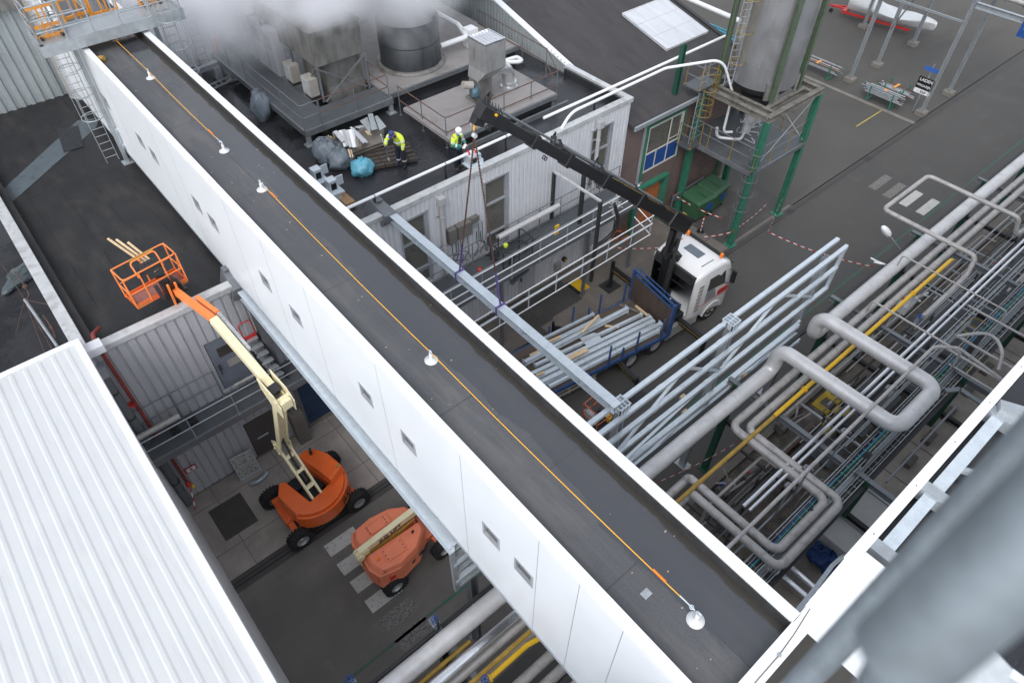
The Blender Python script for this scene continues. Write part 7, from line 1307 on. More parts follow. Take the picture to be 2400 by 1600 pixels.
# ---------------------------------------------------------------- lifeline on the footbridge roof
RF = BZ1-.2
def anchor(y, x, lab):
    t = thing('anchor_post', lab, 'anchor post', (x, y, RF), 0, 'lifeline anchor posts'); m = MB(); m.lathe([(.001, .0), (.135, .0), (.135, .015), (.095, .025), (.09, .035), (.055, .04), (.035, .1), (.032, .2), (.001, .2)], (x, y, RF), 28); m.build('base_disc', M['coping'] if False else mat('anchor_grey', (.62, .63, .64), .5, var=.06), t)
    m = MB(); m.ring((x, y, RF+.24), .045, .012, 14, 6, (1, 0, 0)); m.cyl((x, y, RF+.19), (x, y, RF+.25), .02, n=8); m.build('eye', M['galv_new'], t)
ay = [(22.18, 4.56), (17.02, 4.55), (14.8, 4.52), (7.58, 4.46), (1.05, 4.48)]
for i, (y, x) in enumerate(ay): anchor(y, x, ['white anchor disc on the footbridge roof, farthest away', 'white anchor disc at the end of the far orange line', 'white anchor disc starting the long orange line', 'white anchor disc in the middle of the long orange line', 'white anchor disc nearest the camera beside a red clamp'][i])
def line(lab, a, b, c0, c1):
    t = thing('safety_line', lab, 'safety line', a, 0, 'orange safety lines'); a, b = V(a), V(b); n = 8; L_ = [a.lerp(b, i/n)-V((0, 0, .06*4*(i/n)*(1-i/n))) for i in range(n+1)]; m = MB(); m.tube(L_, .009, 6); m.build('rope', M['rope'], t)
    d = (b-a).normalized()
    for q, e, on in ((a, d, c0), (b, -d, c1)):
        if on: m = MB(); m.tube([q, q+e*.28], .012, 6); m.ring(q+e*.06, .03, .009, 10, 5, (0, 0, 1)); m.build('turnbuckle', M['galv_new'], t); m = MB(); m.tube([q+e*.55, q+e*.8], .022, 6); m.build('red_sleeve', M['red'] if False else M['amber'], t)
z = RF+.24
line('orange safety line on the footbridge beyond the platform', (4.58, 31, z), (4.56, 22.2, z), 0, 0); line('short orange safety line between the two far anchor discs', (4.56, 22.15, z), (4.55, 17.05, z), 0, 1)
line('upper half of the long orange safety line', (4.52, 14.75, z), (4.46, 7.62, z), 1, 0); line('lower half of the long orange safety line ending at the red clamp', (4.46, 7.52, z), (4.48, 1.12, z), 0, 1)
m = MB(); m.box(4.15, 4.3, 1.72, 1.84, RF+.001, RF+.004); solo(m, 'grey_patch', M['galv'], 'small grey scuffed patch beside the near anchor disc', 'patch')
rn = random.Random(44); m = MB()
for i in range(46): x, y = rn.uniform(3.8, 5.35), rn.uniform(.4, 24); s = rn.uniform(.006, .02); m.blob((x, y, RF+.004), (s*1.6, s, .006), .3, i, 4, 6)
m.build('roof_litter', mat('leaf_litter', (.34, .3, .22), .8, var=.5, scale=9), kind='stuff', label='tiny bits of litter scattered on the footbridge roof')
for y, x0, x1, lab in ((3.3, 3.95, 4.35, 'raised'), ): pass
# ---------------------------------------------------------------- platform tower over the far end of the bridge
pf_ = thing('crossover_platform', 'galvanised platform crossing over the far end of the footbridge', 'platform', (4.5, 25.3, 12.2))
m = MB(); m.box(2.5, 6.8, 24.9, 26.0, 12.4, 12.45); m.build('deck', M['galv'], pf_); m = MB(); m.box(2.5, 6.8, 24.82, 24.9, 12.15, 12.5); m.box(2.5, 6.8, 26.0, 26.08, 12.15, 12.5); m.box(2.42, 2.5, 24.82, 26.08, 12.15, 12.5); m.box(6.8, 6.88, 24.82, 26.08, 12.15, 12.5); m.build('edge_beam', M['galv'], pf_)
for x, y, zb in ((3.42, 25.75, 7.6), (6.05, 25.75, 7.4)): m = MB(); m.bar((x, y, zb), (x, y, 14.0), .13, .13); m.box(x-.18, x+.18, y-.18, y+.18, zb, zb+.03); m.build('column', M['galv'], pf_)
m = MB(); m.bar((3.42, 25.75, 8.9), (3.7, 25.75, 8.9), .1, .1); m.bar((3.42, 25.75, 8.3), (3.7, 25.75, 8.3), .1, .1); m.build('wall_bracket', M['galv_new'], pf_)
railing('', [(2.5, 24.86, 12.5), (4.05, 24.86, 12.5)], 1.1, (.35, .7), .8, .024, 'galv', parent=pf_); railing('', [(4.9, 24.86, 12.5), (6.8, 24.86, 12.5), (6.8, 26.0, 12.5)], 1.1, (.35, .7), .8, .024, 'galv', parent=pf_); railing('', [(2.5, 24.86, 12.5), (2.5, 26.04, 12.5), (3.9, 26.04, 12.5)], 1.1, (.35, .7), .8, .024, 'galv', parent=pf_); railing('', [(5.0, 26.04, 12.5), (6.8, 26.04, 12.5)], 1.1, (.35, .7), .8, .024, 'galv', parent=pf_)
cage_ladder('galvanised caged ladder left of the footbridge dropping to the felt roof', (3.02, 25.98, 7.7), 13.4, .42, (0, -1), 'galv', (9.65, 10.5, 11.35, 12.2, 13.0, 13.6), .37, 'caged ladders at the crossover platform')
cage_ladder('galvanised caged ladder right of the footbridge, partly in steam', (6.35, 25.2, 7.5), 13.4, .42, (0, -1), 'galv', (9.6, 10.5, 11.4, 12.3, 13.2), .37, 'caged ladders at the crossover platform')
def gate(lab, o, d, w=1.1, h=.9):
    t = thing('barrier_gate', lab, 'barrier', o, 0, 'orange plastic barrier gates'); o = V(o); d = V(d).normalized(); m = MB(); z = V((0, 0, 1))
    for a, b in (((0, 0), (w, 0)), ((0, h), (w, h)), ((0, h*.35), (w, h*.35))): m.bar(o+d*a[0]+z*a[1], o+d*b[0]+z*b[1], .05, .09)
    for x in (0, w*.4, w*.6, w): m.bar(o+d*x, o+d*x+z*h, .05, .08, (d.y, -d.x, 0))
    m.build('panel', M['barrier'], t); m = MB(); m.bar(o+d*.1+V((0, -.2, 0)), o+d*.1+V((0, .2, 0)), .08, .05); m.bar(o+d*(w-.1)+V((0, -.2, 0)), o+d*(w-.1)+V((0, .2, 0)), .08, .05); m.build('foot', M['black'], t)
gate('orange plastic barrier gate left of the white bridge wall', (2.55, 25.45, 12.5), (1, .0, 0), .8, .85); gate('orange plastic barrier gate standing on the far bridge roof, left one', (3.75, 27.3, RF), (1, .15, 0), .85); gate('orange plastic barrier gate standing on the far bridge roof, right one', (4.6, 27.1, RF), (1, -.1, 0), .8); gate('orange plastic barrier gate at the right end of the platform', (5.9, 25.95, 12.5), (1, 0, 0), .7)
solo(MB().blob((3.82, 24.2, RF+.08), (.12, .1, .1), .3, 3), 'yellow_lump', M['ochre'], 'small yellowish lump in the far corner of the bridge roof', 'debris')
m = MB(); m.prism([(3.3, 31.9, 7.6), (3.3, 31.9, 11.5), (3.5, 31.9, 11.5), (3.5, 31.9, 7.6)], (0, .1, 0)); solo(m, 'rain_pipe', M['ochre'] if False else M['ventgrey'], 'brownish rain pipe down the corner of the tall corrugated building', 'downpipe')
# ---------------------------------------------------------------- left roof odds
def flat(pl, z, mt, name, lab, cat, h=.008): m = MB(); m.prism([P(x, y, z) for x, y in pl], (0, 0, h)); return solo(m, name, mt, lab, cat)
fm_ = layer(mat('felt_pale', (.085, .105, .12), .6, var=.12, scale=2, fine=.15), f_noise(3, .55, .7, (1, 1, 1), 6, 3), (.04, .045, .05), None, .6)
flat([(3, 448), (182, 283), (235, 276), (225, 300), (8, 492)], 7.603, fm_, 'felt_strip', 'pale blue grey strip laid diagonally over the felt roof', 'roof strip'); flat([(133, 303), (183, 296), (196, 344), (150, 358)], 7.612, M['bit_roof'], 'felt_patch', 'square dark felt patch on the pale strip', 'roof patch', .02)
pipe('rusty red vent pipe bending over the parapet of the grey warehouse', [P(232, 768, 7.9), P(218, 782, 8.3), (-.45, 16.75, 8.35), (-.48, 16.52, 8.1), (-.5, 16.5, 1.3)], .055, 'redrust', .2, 1.3, name='standpipe', cat='standpipe')
m = MB(); m.cyl((-.5, 16.42, 1.3), (-.5, 16.3, 1.15), .08, n=10); m.box(-.75, -.45, 16.45, 16.65, 5.6, 5.66); solo(m, 'hydrant_valve', M['red'], 'red valve at the foot of the red standpipe', 'valve'); solo(MB().cyl((-.42, 16.4, 1.05), (-.42, 16.3, .95), .06), 'end_stopper', M['yellow'], 'yellow stopper just under the red valve', 'stopper')
t = thing('downpipe', 'fat grey downpipe beside the white roof edge', 'downpipe', (-.78, 16.5, 0)); m = MB(); m.cyl((-.78, 16.5, 7.2), (-.82, 16.5, .1), .13, n=14); m.build('pipe', M['galv_dark'], t); m = MB(); m.box(-.95, -.6, 16.3, 16.66, 7.2, 7.5); m.build('hopper', M['galv'], t); m = MB(); [m.cyl((-.8, 16.5, z_), (-.8, 16.5, z_+.05), .15, n=14) for z_ in (1.5, 3.4, 5.2, 6.4)]; m.build('clamp', M['steel_dark'], t)
solo(MB().box(-.85, -.35, 16.25, 16.6, 8.1, 8.35), 'white_box', M['clad'], 'small white box at the corner between white roof and parapet', 'box')
# warehouse gallery
gl = thing('steel_gallery', 'dark steel gallery along the wall of the grey warehouse', 'walkway', (1.2, 16, 4)); m = MB(); m.box(-1.0, 5.4, 15.62, 16.62, 3.93, 3.97)
m.build('grating', M['grating'], gl); m = MB(); m.box(-1.0, 5.4, 15.54, 15.62, 3.75, 4.02); m.box(-1.0, 5.4, 16.62, 16.68, 3.8, 4.0); [m.box(x*.9-.9, x*.9-.84, 15.62, 16.62, 3.8, 3.93) for x in range(7)]; m.build('edge_beam', M['galv_dark'], gl)
for x in (.1, 3.6): m = MB(); m.bar((x, 15.6, 3.8), (x, 16.65, 2.9), .08, .08); m.build('bracket', M['galv_dark'], gl)
railing('', [(-1.0, 15.58, 4.0), (3.3, 15.58, 4.0), (5.4, 15.58, 4.0)], 1.0, (.55,), 1.25, .02, 'galv', parent=gl); railing('', [(-1.0, 16.55, 4.0), (1.8, 16.55, 4.0)], 1.3, (.7,), 1.2, .018, 'galv_dark', parent=gl)
pipe('pale clad pipe ending in the open on the warehouse gallery', [(-1, 16.2, 4.6), (.35, 16.2, 4.6)], .1, 'alu_dull', .3, 1, group='pipes at the warehouse'); pipe('pale thin pipe lying below the grey upper door', [(2.2, 16.4, 4.4), (3.1, 16.4, 4.4)], .06, 'alu_dull', .3, 0, group='pipes at the warehouse')
m = MB(); [m.box(x, x+.3, 16.1, 16.4, 4.0, 4.25) for x in (-.1, .45)]; 
for i, x in enumerate((-.1, .45)): m = MB(); m.box(x, x+.28, 16.05, 16.35, 4.0, 4.22); m.cyl((x+.14, 16.2, 4.22), (x+.14, 16.2, 4.3), .08, n=10); solo(m, 'junction_unit', M['steel_dark'], ['dark boxy unit under the clad pipe on the gallery, left one', 'dark boxy unit under the clad pipe end on the gallery'][i], 'unit', 'dark units on the gallery')
sr = thing('stair', 'short grey stair with red top guard beside the footbridge beam', 'stair', (3.2, 16.2, 4.0)); 
for i in range(6): m = MB(); m.box(3.05+.05*i, 3.45+.05*i, 16.55-.1*i-.2, 16.55-.1*i, 5.85-.3*i, 5.88-.3*i); m.build('tread', M['galv'], sr)
for x in (3.04, 3.46): m = MB(); m.bar((x, 16.55, 5.95), (x+.27, 15.9, 4.05), .03, .16); m.build('stringer', M['black'], sr)
m = MB(); m.tube(fillet([(3.06, 16.5, 5.85), (3.04, 16.5, 6.6), (3.44, 16.5, 6.6), (3.46, 16.5, 5.85)], .08, 3), .02, 6); m.box(3.05, 3.45, 16.48, 16.52, 5.85, 6.0); m.build('top_guard', M['red'], sr)
t = thing('wall_sign', 'small white sign with red border low on the grey warehouse wall', 'sign', (-.18, 16.6, 1.5)); m = MB(); m.box(-.37, .01, 16.6, 16.62, 1.42, 1.7); m.build('border', M['red'], t); m = MB(); m.box(-.33, -.03, 16.595, 16.6, 1.46, 1.66); m.build('plate', M['helmet'], t); lettering(t, 'B', (-.18, 16.59, 1.56), (1, 0, 0), (0, 0, 1), .16, M['black'])
t = thing('notice_board', 'speckled grey notice board leaning on the warehouse wall', 'board', (1.4, 16.3, 0)); bm_ = layer(mat('board_speckle', (.42, .42, .4), .6, var=.1, scale=3), f_noise(18, .52, .58, (1, 1, 1), 3, 3), (.1, .1, .1), None, .8)
m = MB(); m.hexa([(1.02, 16.2, .08), (1.76, 16.15, .08), (1.76, 16.19, .08), (1.02, 16.24, .08)], [(1.02, 16.4, 1.12), (1.76, 16.35, 1.12), (1.76, 16.39, 1.12), (1.02, 16.44, 1.12)]); m.build('panel', bm_, t); m = MB(); m.bar((1.0, 16.42, 1.13), (1.78, 16.37, 1.13), .05, .03); m.bar((1.0, 16.2, .06), (1.78, 16.16, .06), .05, .03); m.bar((1.01, 16.21, .06), (1.01, 16.42, 1.13), .03, .03); m.bar((1.77, 16.17, .06), (1.77, 16.38, 1.13), .03, .03); m.build('frame', M['galv_new'], t)
m = MB(); f = [V((1.2, 15.85, .05)), V((1.4, 15.72, .1)), V((1.65, 15.75, .1)), V((1.85, 15.9, .05))]; m.tube(fillet(f, .2, 3), .1, 10); solo(m, 'rubber_foot', M['galv'], 'curved grey foot lying in front of the notice board', 'foot')
t = thing('concrete_plinth', 'grey concrete plinth with a steel post beside the blue door', 'plinth', (3.65, 16.4, 0)); m = MB(); m.box(3.42, 3.9, 16.15, 16.7, 0, 1.75); m.build('plinth', M['slab'], t, bevel=.02); m = MB(); m.ibeam((3.66, 16.45, 1.75), (3.66, 16.45, 7.5), .25, .22, .02, (0, 1, 0)); m.build('column', M['galv_dark'], t)
tape('red and white tape hanging from the red valve', [(-.5, 16.3, 1.1), (-.75, 16.1, .1)])
# lower yard left of the parapet, mast and tarpaulin
lr = thing('low_annex', 'black low roof beyond the aluminium parapet at the left edge', 'building', (-3, 22, 0)); m = MB(); m.box(-14, -1.02, 16.72, 33, 0, 4.9); m.build('wall', M['clad_dull'], lr); m = MB(); m.box(-14, -1.03, 16.73, 33, 4.9, 5.0); m.build('roof', M['bit_roof'], lr)
t = thing('guyed_mast', 'thin guyed mast lying over the low black roof at the left edge', 'mast', P(60, 700, 5)); a = P(58, 702, 5.6); b = P(135, 812, 5.1); m = MB(); m.tube([a, b], .05, 8); m.build('pole', M['galv'], t); m = MB(); [m.tube([a, P(x, y, z_)], .012, 5) for x, y, z_ in ((38, 778, 5.05), (105, 828, 5.05), (5, 620, 5.2), (120, 715, 7.6), (122, 818, 5.05))]; m.build('guy_wire', M['rust'], t); m = MB(); m.blob(P(60, 672, 5.7), (.08, .08, .1), .3, 2); m.tube([P(33, 635, 5.6), P(60, 672, 5.7), P(68, 690, 5.5), P(64, 702, 5.4)], .02, 6); m.blob(P(122, 768, 5.5), (.06, .06, .1), .3, 3); m.tube([P(100, 737, 5.6), P(122, 768, 5.5), P(130, 790, 5.3)], .02, 6); m.build('bracket', M['rust'], t)
m = MB(); c = P(55, 640, 5.1); m.T = Matrix.Translation(c) @ Matrix.Rotation(rad(40), 4, 'Z'); m.blob((0, 0, 0), (1.0, .4, .18), .25, 5, 10, 16); solo(m, 'tarpaulin', mat('tarp_grey', (.07, .09, .1), .4, bump=.6, bscale=8), 'crumpled grey tarpaulin below the aluminium parapet', 'tarpaulin')
# ---------------------------------------------------------------- pit, equipment deck and ducts between rack and near building
dk = thing('concrete_deck', 'stained concrete deck with blocks under the near white parapet', 'deck', (20, .8, 0)); m = MB(); m.box(14.9, 40, .15, 1.32, 0, 2.4); m.build('deck', mat('deck_concrete', (.36, .325, .285), .85, var=.25, scale=1.2, fine=.2), dk); m = MB(); [m.box(x, x+.03, .15, 1.325, 2.38, 2.404) for x in (15.6, 17.3, 19.0, 20.7, 22.4, 24.1, 25.8)]; m.build('joint', M['steel_dark'], dk)
for i, (px, py) in enumerate(((2131, 1078), (2177, 1024), (2223, 968), (2270, 912), (2312, 862))): c = P(px, py, 2.55); solo(MB().box(c.x-.25, c.x+.3, c.y-.16, c.y+.12, 2.4, 2.62), 'concrete_block', M['slab'], 'dark edged concrete block on the stained deck, %s from the grey duct' % ('first', 'second', 'third', 'fourth', 'fifth')[i], 'block', 'concrete blocks on the deck')
gd = thing('grey_duct', 'big flat grey duct beside the blue tarpaulin', 'duct', (15, .8, 0)); m = MB(); m.box(13.3, 14.2, .16, 1.2, .3, 3.0); m.box(14.23, 15.65, .16, 1.2, .3, 3.0); m.build('duct', mat('duct_grey', (.5, .505, .49), .5, .2, var=.12, scale=1.2), gd, bevel=.02); MB().box(14.2, 14.23, .15, 1.22, .3, 3.02).build('flange', M['galv'], gd); MB().box(15.65, 15.8, .1, 1.3, .3, 3.05).build('flange', M['galv'], gd)
solo(MB().box(11.6, 13.28, .16, 1.3, 0, 2.12), 'concrete_ledge', M['slab'], 'concrete ledge under the crumpled blue tarpaulin', 'ledge')
pt_ = thing('pit_wall', 'dark concrete beam across the pit beside the grey duct', 'beam', (16, 1.8, 0)); m = MB(); m.box(15.2, 15.9, 1.35, 2.9, 1.9, 2.2); m.build('beam', M['slab'], pt_)
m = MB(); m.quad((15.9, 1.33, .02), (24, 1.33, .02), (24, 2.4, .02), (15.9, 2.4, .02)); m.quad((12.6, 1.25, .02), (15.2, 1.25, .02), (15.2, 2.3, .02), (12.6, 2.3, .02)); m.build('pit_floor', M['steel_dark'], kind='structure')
m = MB(); m.blob(P(1942, 1302, 2.35), (.5, .42, .3), .42, 9, 16, 26, fold=6); m.blob(P(1915, 1288, 2.3), (.3, .4, .3), .35, 10, 12, 20); solo(m, 'tarpaulin', M['tarp_blue'], 'crumpled dark blue tarpaulin beside the grey duct', 'tarpaulin')
pipe('bright pipe crossing under the loops toward the near building', [P(1845, 1320, 3.2), P(1920, 1386, 3.2)], .08, 'alu_bright', .2, 0, group='pipes by the footbridge foot'); pipe('second bright pipe crossing under the loops at the footbridge', [P(1800, 1330, 3.0), P(1830, 1345, 3.0), P(1905, 1410, 3.0)], .1, 'alu_bright', .2, 0, group='pipes by the footbridge foot')
t = thing('perforated_tray', 'perforated galvanised tray arching to the near building wall', 'cable tray', P(1860, 1440, 6)); L_ = [P(1850, 1452, 7.4), P(1905, 1385, 7.2), P(1950, 1325, 7.0), P(1972, 1306, 6.6), P(1985, 1302, 6.2)]; m = MB()
for a, b in zip(L_, L_[1:]): m.bar(a, b, .085, .03); m.bar(a+V((0, 0, .03)), b+V((0, 0, .03)), .09, .008)
m.build('tray', M['galv'], t); m = MB(); [m.cyl(L_[0].lerp(L_[2], k/14)+V((0, 0, .034)), L_[0].lerp(L_[2], k/14)+V((0, 0, .036)), .012, n=6) for k in range(1, 14)]; m.build('holes', M['black'], t)
cable_tray(P(1760, 1340, 4.6).y, 4.6, .2, 7.2, 9.6, 'short cable tray beside the white coping of the footbridge', ['cable_grey', 'cable', 'cable_grey', 'cable_g'])
for i, (y_, z_) in enumerate(((.62, 5.0),)): pipe('thin grey tube crossing over the concrete blocks', [(P(2085, 1135, z_).x, P(2160, 1040, z_).y, z_), (P(2260, 960, z_).x, P(2160, 1040, z_).y, z_)], .035, 'galv_dark', .1, 0, group='small cross pipes')
t = thing('perforated_tray', 'perforated galvanised channel bending past the end of the big loop', 'cable tray', P(2250, 915, 5)); L_ = [P(2215, 915, 5.2), P(2250, 912, 5.2), P(2300, 945, 5.2)]; m = MB(); [m.bar(a, b, .16, .06) for a, b in zip(L_, L_[1:])]; m.build('channel', M['galv_dark'], t)
# low equipment among the legs: gratings, yellow frames, machines, valves
rn = random.Random(77)
fl = thing('equipment_floor', 'grey grating floor with bits of kit below the pipe rack', 'floor', (22, 3, .5)); m = MB()
for x0, x1, y0, y1, z_ in ((18.6, 21.4, 2.4, 3.7, 1.6), (21.6, 24.6, 2.2, 3.4, 1.6), (24.8, 29, 2.3, 4.2, 1.5), (16.8, 18.2, 2.5, 3.4, 1.3), (29.3, 34, 1.8, 4.0, 1.5)):
    m.box(x0, x1, y0, y1, z_-.08, z_)
m.build('grating', M['grating'], fl); m = MB(); m.box(12, 40, 4.9, 5.4, 0, .25); m.box(13, 40, 3.95, 4.2, 0, .6); m.build('plinth', M['slab'], fl)
solo(MB().quad((9.5, 1.4, .012), (45, 1.4, .012), (45, 5.3, .012), (9.5, 5.3, .012)), 'gravel', layer(mat('gravel', (.15, .13, .11), .9, var=.4, scale=3, fine=.5, fscale=25, bump=.6, bscale=40), f_noise(1.2, .5, .65, (1, 1, 1), 6, 3), (.04, .038, .036), .5, .8), kind='stuff', label='stony ground under the pipe rack')
labs = ['yellow railing piece below the shiny pipe pair', 'yellow stair frame under the cable trays', 'yellow hatch frame next to the concrete deck', 'low yellow platform edge under the big loop']
for i, (px, py, w, d, z_) in enumerate(((1945, 975, .9, .5, 2.0), (2240, 860, 1.6, .4, 2.5), (2290, 770, .9, .6, 2.5), (1925, 935, .5, .9, 2.0))):
    c = P(px, py, z_); t = thing('steel_grid', labs[i], 'frame', c, 0, 'yellow steel frames under the pipe rack'); m = MB()
    if i in (0, 3): m.box(c.x-w, c.x+w, c.y-.06, c.y+.1, z_, z_+.05); m.box(c.x-w, c.x-w*.5, c.y-d, c.y-.06, z_, z_+.05); m.box(c.x+w*.4, c.x+w*.9, c.y-d, c.y-.06, z_, z_+.05)
    elif i == 1: [m.bar((c.x-w+.3*k, c.y-d, z_), (c.x-w+.3*k, c.y+d, z_), .05, .05) for k in range(11)]; m.bar((c.x-w, c.y-d, z_), (c.x+w, c.y-d, z_), .06, .06); m.bar((c.x-w, c.y+d, z_), (c.x+w, c.y+d, z_), .06, .06)
    else: m.ring(c, .55, .03, 20, 6); m.bar(c-V((.5, 0, 0)), c+V((.5, 0, 0)), .04, .04); m.bar(c-V((0, .5, 0)), c+V((0, .5, 0)), .04, .04)
    m.build('frame', mat('yellow_dirty', (.4, .28, .03), .7, var=.35, scale=4), t)
kinds = ['pump', 'valve_block', 'tank']
for i, (px, py, z_, k, lab) in enumerate(((2120, 720, 3.2, 0, 'white valve block with orange cap between yellow and shiny pipes'), (1835, 1000, .5, 1, 'grubby pump on the ground beside the ochre pipe'), (1760, 1120, .3, 1, 'grey dented drum lying near the nested loops'), (2060, 770, 1.8, 1, 'grey machine housing under the thin bracket pipe'), (2010, 820, 1.6, 1, 'tangle of dark fittings beside the big loop'), (1900, 905, 1.8, 1, 'dark machine below the yellow pipe at the big loop'), (2330, 640, 2.0, 1, 'dark machine under the shiny pipes at the right edge'), (1700, 1150, .2, 1, 'low dark frame on the ground near the footbridge'))):
    c = P(px, py, z_); t = thing('pump_unit', lab, 'machine', c, 0, 'machines under the pipe rack'); m = MB(); s = .32
    m.box(c.x-s, c.x+s, c.y-.2, c.y+.2, c.z-.1, c.z+.25); m.cyl(c+V((-.35, .1, .2)), c+V((.35, .1, .2)), .15, n=14); m.build('housing', M['helmet' if k == 0 else 'grime'], t, bevel=.02)
    m = MB()
    for q in range(5): a = c+V((rn.uniform(-.4, .4), rn.uniform(-.3, .3), .1)); m.tube(fillet([a, a+V((0, 0, rn.uniform(.2, .7))), a+V((rn.uniform(-.6, .6), rn.uniform(-.3, .3), rn.uniform(.3, .8)))], .1, 3), rn.choice((.02, .03, .045)), 7)
    m.build('pipework', M['alu_dull' if k else 'helmet'], t); m = MB(); q = c+V((-.2, .15, .45)); m.cyl(q, q+V((0, 0, .12)), .08, n=12); m.build('cap', M['amber'] if k == 0 else M['blue'] if i % 2 else M['red'], t)
G_ = 'thin tubes running low under the pipe rack'
for i in range(70):
    x0 = rn.uniform(10, 34); y = rn.choice((1.55, 1.9, 2.3, 2.6, 2.75, 3.0, 3.3, 3.5, 3.75, 3.9, 4.15)) + rn.uniform(-.12, .12); z_ = rn.uniform(.6, 4.4); L_ = rn.uniform(1.2, 6); mt = rn.choice(['alu_dull', 'galv', 'galv_dark', 'steel_dark', 'rust', 'cable_grey', 'alu']); r = rn.choice((.018, .025, .035, .05))
    pth = [(x0, y, z_), (x0+L_, y, z_)] if i % 3 else [(x0, y, z_-rn.uniform(.4, 1.2)), (x0, y, z_), (x0+L_*.5, y, z_), (x0+L_*.5, y-rn.uniform(.3, 1.2), z_)]
    pipe('thin tube low among the kit under the pipe rack', pth, r, mt, .12, 0, name='tube', cat='tube', group=G_, n=7)
for i in range(26):
    x = rn.uniform(10.5, 32); z_ = rn.uniform(1.2, 4.6); y0 = rn.uniform(1.4, 2.6); y1 = y0+rn.uniform(.8, 2.6); m = MB(); m.bar((x, y0, z_), (x, min(y1, 5.2), z_), rn.choice((.05, .08)), .06); solo(m, 'cross_bar', M[rn.choice(['galv_dark', 'steel_dark', 'galv'])], 'short steel cross bar low under the pipe rack', 'bar', 'short steel cross bars under the pipe rack')
for i in range(14):
    x = 10.5+i*1.7; y = (1.7, 3.2)[i % 2]; m = MB(); m.bar((x, y, 0), (x, y, 4.7), .07, .07); solo(m, 'support_post', M['steel_dark'], 'thin dark support post standing under the pipe rack', 'post', 'thin dark posts under the pipe rack')
for i, (px, py) in enumerate(((1600, 930), (1605, 965), (1630, 1010), (1745, 880), (1718, 905))): c = P(px, py, 3.9); solo(MB().box(c.x-.1, c.x+.1, c.y-.05, c.y+.06, c.z-.06, c.z+.06), 'timber_block', M['wood'], 'pale timber packing block between the frame bars', 'timber block', 'timber packing blocks on the lattice frame')
# ---------------------------------------------------------------- things on the near building
t = thing('roof_beam', 'galvanised beam with cleats lying inside the near white parapet', 'beam', (8, -.15, 13.2)); m = MB(); m.box(6.35, 9.9, -.24, -.06, 13.25, 13.4); m.build('beam', M['galv_new'], t)
for x in (6.4, 7.75, 9.85): m = MB(); m.box(x-.1, x+.1, -.38, .03 if x < 9 else .0, 13.22, 13.45); m.box(x-.03, x+.03, -.5, .0, 13.4, 13.43); m.build('cleat', M['galv'], t)
m = MB(); m.bar((9.9, -.05, 13.5), (10.3, -.9, 13.5), .2, .12); m.bar((8.5, -.15, 13.3), (9.3, -1.6, 13.3), .08, .08); m.build('cross_arm', M['galv'], t)
m = MB(); m.tube([(-4, -.03, PZ+.012), (4.9, -.03, PZ+.012), (5.3, -.0, PZ+.012), (5.78, .06, PZ+.02)], .006, 6); solo(m, 'lightning_wire', M['rust'], 'thin wire clipped along the low white coping', 'wire'); m = MB(); m.cyl((4.9, -.03, PZ), (4.9, -.03, PZ+.03), .03, n=10); solo(m, 'wire_clip', M['galv'], 'small metal clip holding the thin wire on the coping', 'clip')
m = MB()
for i in range(12): x = -3+i*.75 if i < 6 else 6.3+(i-6)*1.1; zz = PZ if i < 6 else HZ; m.cyl((x, -.03 if i < 6 else .07, zz), (x, -.03 if i < 6 else .07, zz+.004), .012, n=8)
m.build('coping_screw', M['galv_dark'], rb)
def CP(x, y, d): return CAM + ray(x, y)*d
hr = thing('handrail', 'blurred galvanised handrail close to the camera in the lower right corner', 'handrail', CP(2200, 1500, .8))
m = MB(); m.tube([CP(1700, 1790, 1.25), CP(1872, 1606, 1.1), CP(2400, 1046, .75), CP(2600, 835, .66)], .0215, 20); m.build('far_tube', M['galv_fg'], hr)
m = MB(); m.tube([CP(2105, 1545, .36), CP(2415, 1262, .31), CP(2600, 1095, .29)], .0245, 24); m.build('near_tube', M['galv_fg'], hr)
m = MB(); m.tube([CP(2155, 1490, .47), CP(2020, 1720, .55)], .0215, 20); m.tube([CP(2195, 1450, .40), CP(2110, 1550, .42)], .026, 20); m.build('post', M['galv_fg'], hr)
tb_ = thing('toe_plate', 'pale galvanised plate in the bottom right corner', 'plate', CP(2300, 1560, 1.5)); m = MB(); pl = [CP(2150, 1625, 1.5), CP(2325, 1516, 1.5), CP(2376, 1570, 1.5), CP(2330, 1640, 1.5)]; m.prism(pl, (0, 0, -.02)); m.build('plate', M['galv'], tb_); m = MB(); m.prism([CP(2362, 1582, 2.2), CP(2375, 1566, 2.2), CP(2410, 1592, 2.2), CP(2400, 1606, 2.2)], (0, 0, -.05)); m.build('edge_strip', M['galv_new'], tb_)
m = MB(); m.quad(*[(x, y, 9) for x, y in ((6.2, -.12), (40, -.12), (40, -6), (6.2, -6))])
# ---------------------------------------------------------------- steam
sv = bpy.data.materials.new('steam_volume'); sv.use_nodes = True; nt = sv.node_tree; nt.nodes.remove(nt.nodes['Principled BSDF']); pv = _n(nt, 'ShaderNodeVolumePrincipled'); L = nt.links.new; L(pv.outputs[0], nt.nodes['Material Output'].inputs['Volume'])
pv.inputs['Color'].default_value = (.97, .975, 1, 1); pv.inputs['Anisotropy'].default_value = .1
tc = _n(nt, 'ShaderNodeTexCoord'); nz = _n(nt, 'ShaderNodeTexNoise'); nz.inputs['Scale'].default_value = .38; nz.inputs['Detail'].default_value = 5; nz.inputs['Roughness'].default_value = .62; nz.inputs['Distortion'].default_value = .4
mp = _n(nt, 'ShaderNodeMapping'); mp.inputs['Location'].default_value = (3.3, 1.2, 0); L(tc.outputs['Object'], mp.inputs[0]); L(mp.outputs[0], nz.inputs['Vector'])
acc = None
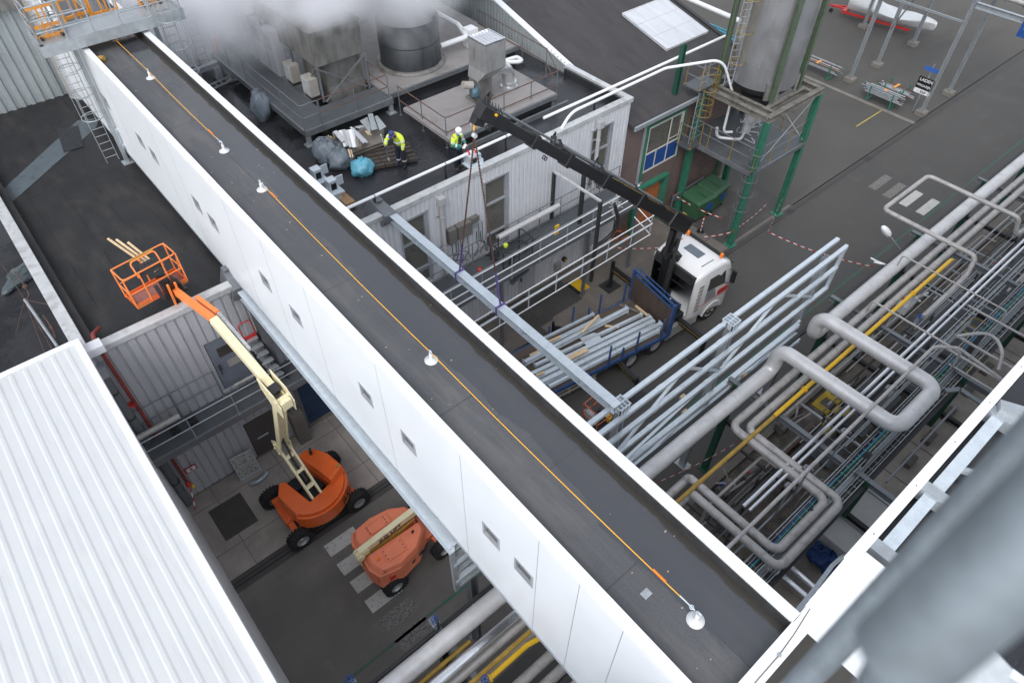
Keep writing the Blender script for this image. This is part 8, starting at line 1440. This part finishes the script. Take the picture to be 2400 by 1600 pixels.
for (cx_, cy_, cz_, rx, ry, rz__, wgt) in STEAM if 'STEAM' in globals() else ((15.4, 25.2, 10.8, 2.8, 2.6, 1.7, 1.05), (13.5, 26.5, 12.0, 5.5, 3.6, 2.2, 1.05), (17.6, 27.0, 11.6, 3.6, 3.6, 2.2, .95), (9.5, 28.8, 11.2, 4.5, 4.2, 2.4, .68), (15.4, 24.6, 9.7, 1.7, 1.5, 1.2, .8), (12, 24.6, 11.4, 2.5, 2, 1.0, .8)):
    s = _n(nt, 'ShaderNodeVectorMath', operation='SUBTRACT'); L(tc.outputs['Object'], s.inputs[0]); s.inputs[1].default_value = (cx_-14, cy_-27, cz_-11)
    d_ = _n(nt, 'ShaderNodeVectorMath', operation='DIVIDE'); L(s.outputs[0], d_.inputs[0]); d_.inputs[1].default_value = (rx, ry, rz__)
    l = _n(nt, 'ShaderNodeVectorMath', operation='LENGTH'); L(d_.outputs[0], l.inputs[0]); r = _n(nt, 'ShaderNodeMapRange'); r.inputs[1].default_value = 1.25; r.inputs[2].default_value = .2; r.inputs[4].default_value = wgt; L(l.outputs['Value'], r.inputs[0])
    if acc is None: acc = r.outputs[0]
    else: x_ = _n(nt, 'ShaderNodeMath', operation='MAXIMUM'); L(acc, x_.inputs[0]); L(r.outputs[0], x_.inputs[1]); acc = x_.outputs[0]
q = _n(nt, 'ShaderNodeMath', operation='MULTIPLY_ADD'); L(nz.outputs[0], q.inputs[0]); q.inputs[1].default_value = 1.9; q.inputs[2].default_value = -1.15
q2 = _n(nt, 'ShaderNodeMath', operation='ADD'); L(q.outputs[0], q2.inputs[0]); L(acc, q2.inputs[1]); q3 = _n(nt, 'ShaderNodeMath', operation='MAXIMUM'); L(q2.outputs[0], q3.inputs[0]); q3.inputs[1].default_value = 0
ga = _n(nt, 'ShaderNodeMath', operation='MULTIPLY'); L(q3.outputs[0], ga.inputs[0]); L(acc, ga.inputs[1]); gb_ = _n(nt, 'ShaderNodeMath', operation='MULTIPLY'); L(ga.outputs[0], gb_.inputs[0]); gb_.inputs[1].default_value = 4.0; L(gb_.outputs[0], pv.inputs['Density'])
m = MB(); m.blob((0, 0, 0), (10.5, 7.5, 4.2), 0, 1, 12, 20); so = m.build('steam', sv, kind='stuff', label='white steam drifting over the roof plant'); so.location = (14, 27, 11.2)
SC.cycles.volume_step_rate = 1.5; SC.cycles.volume_max_steps = 128
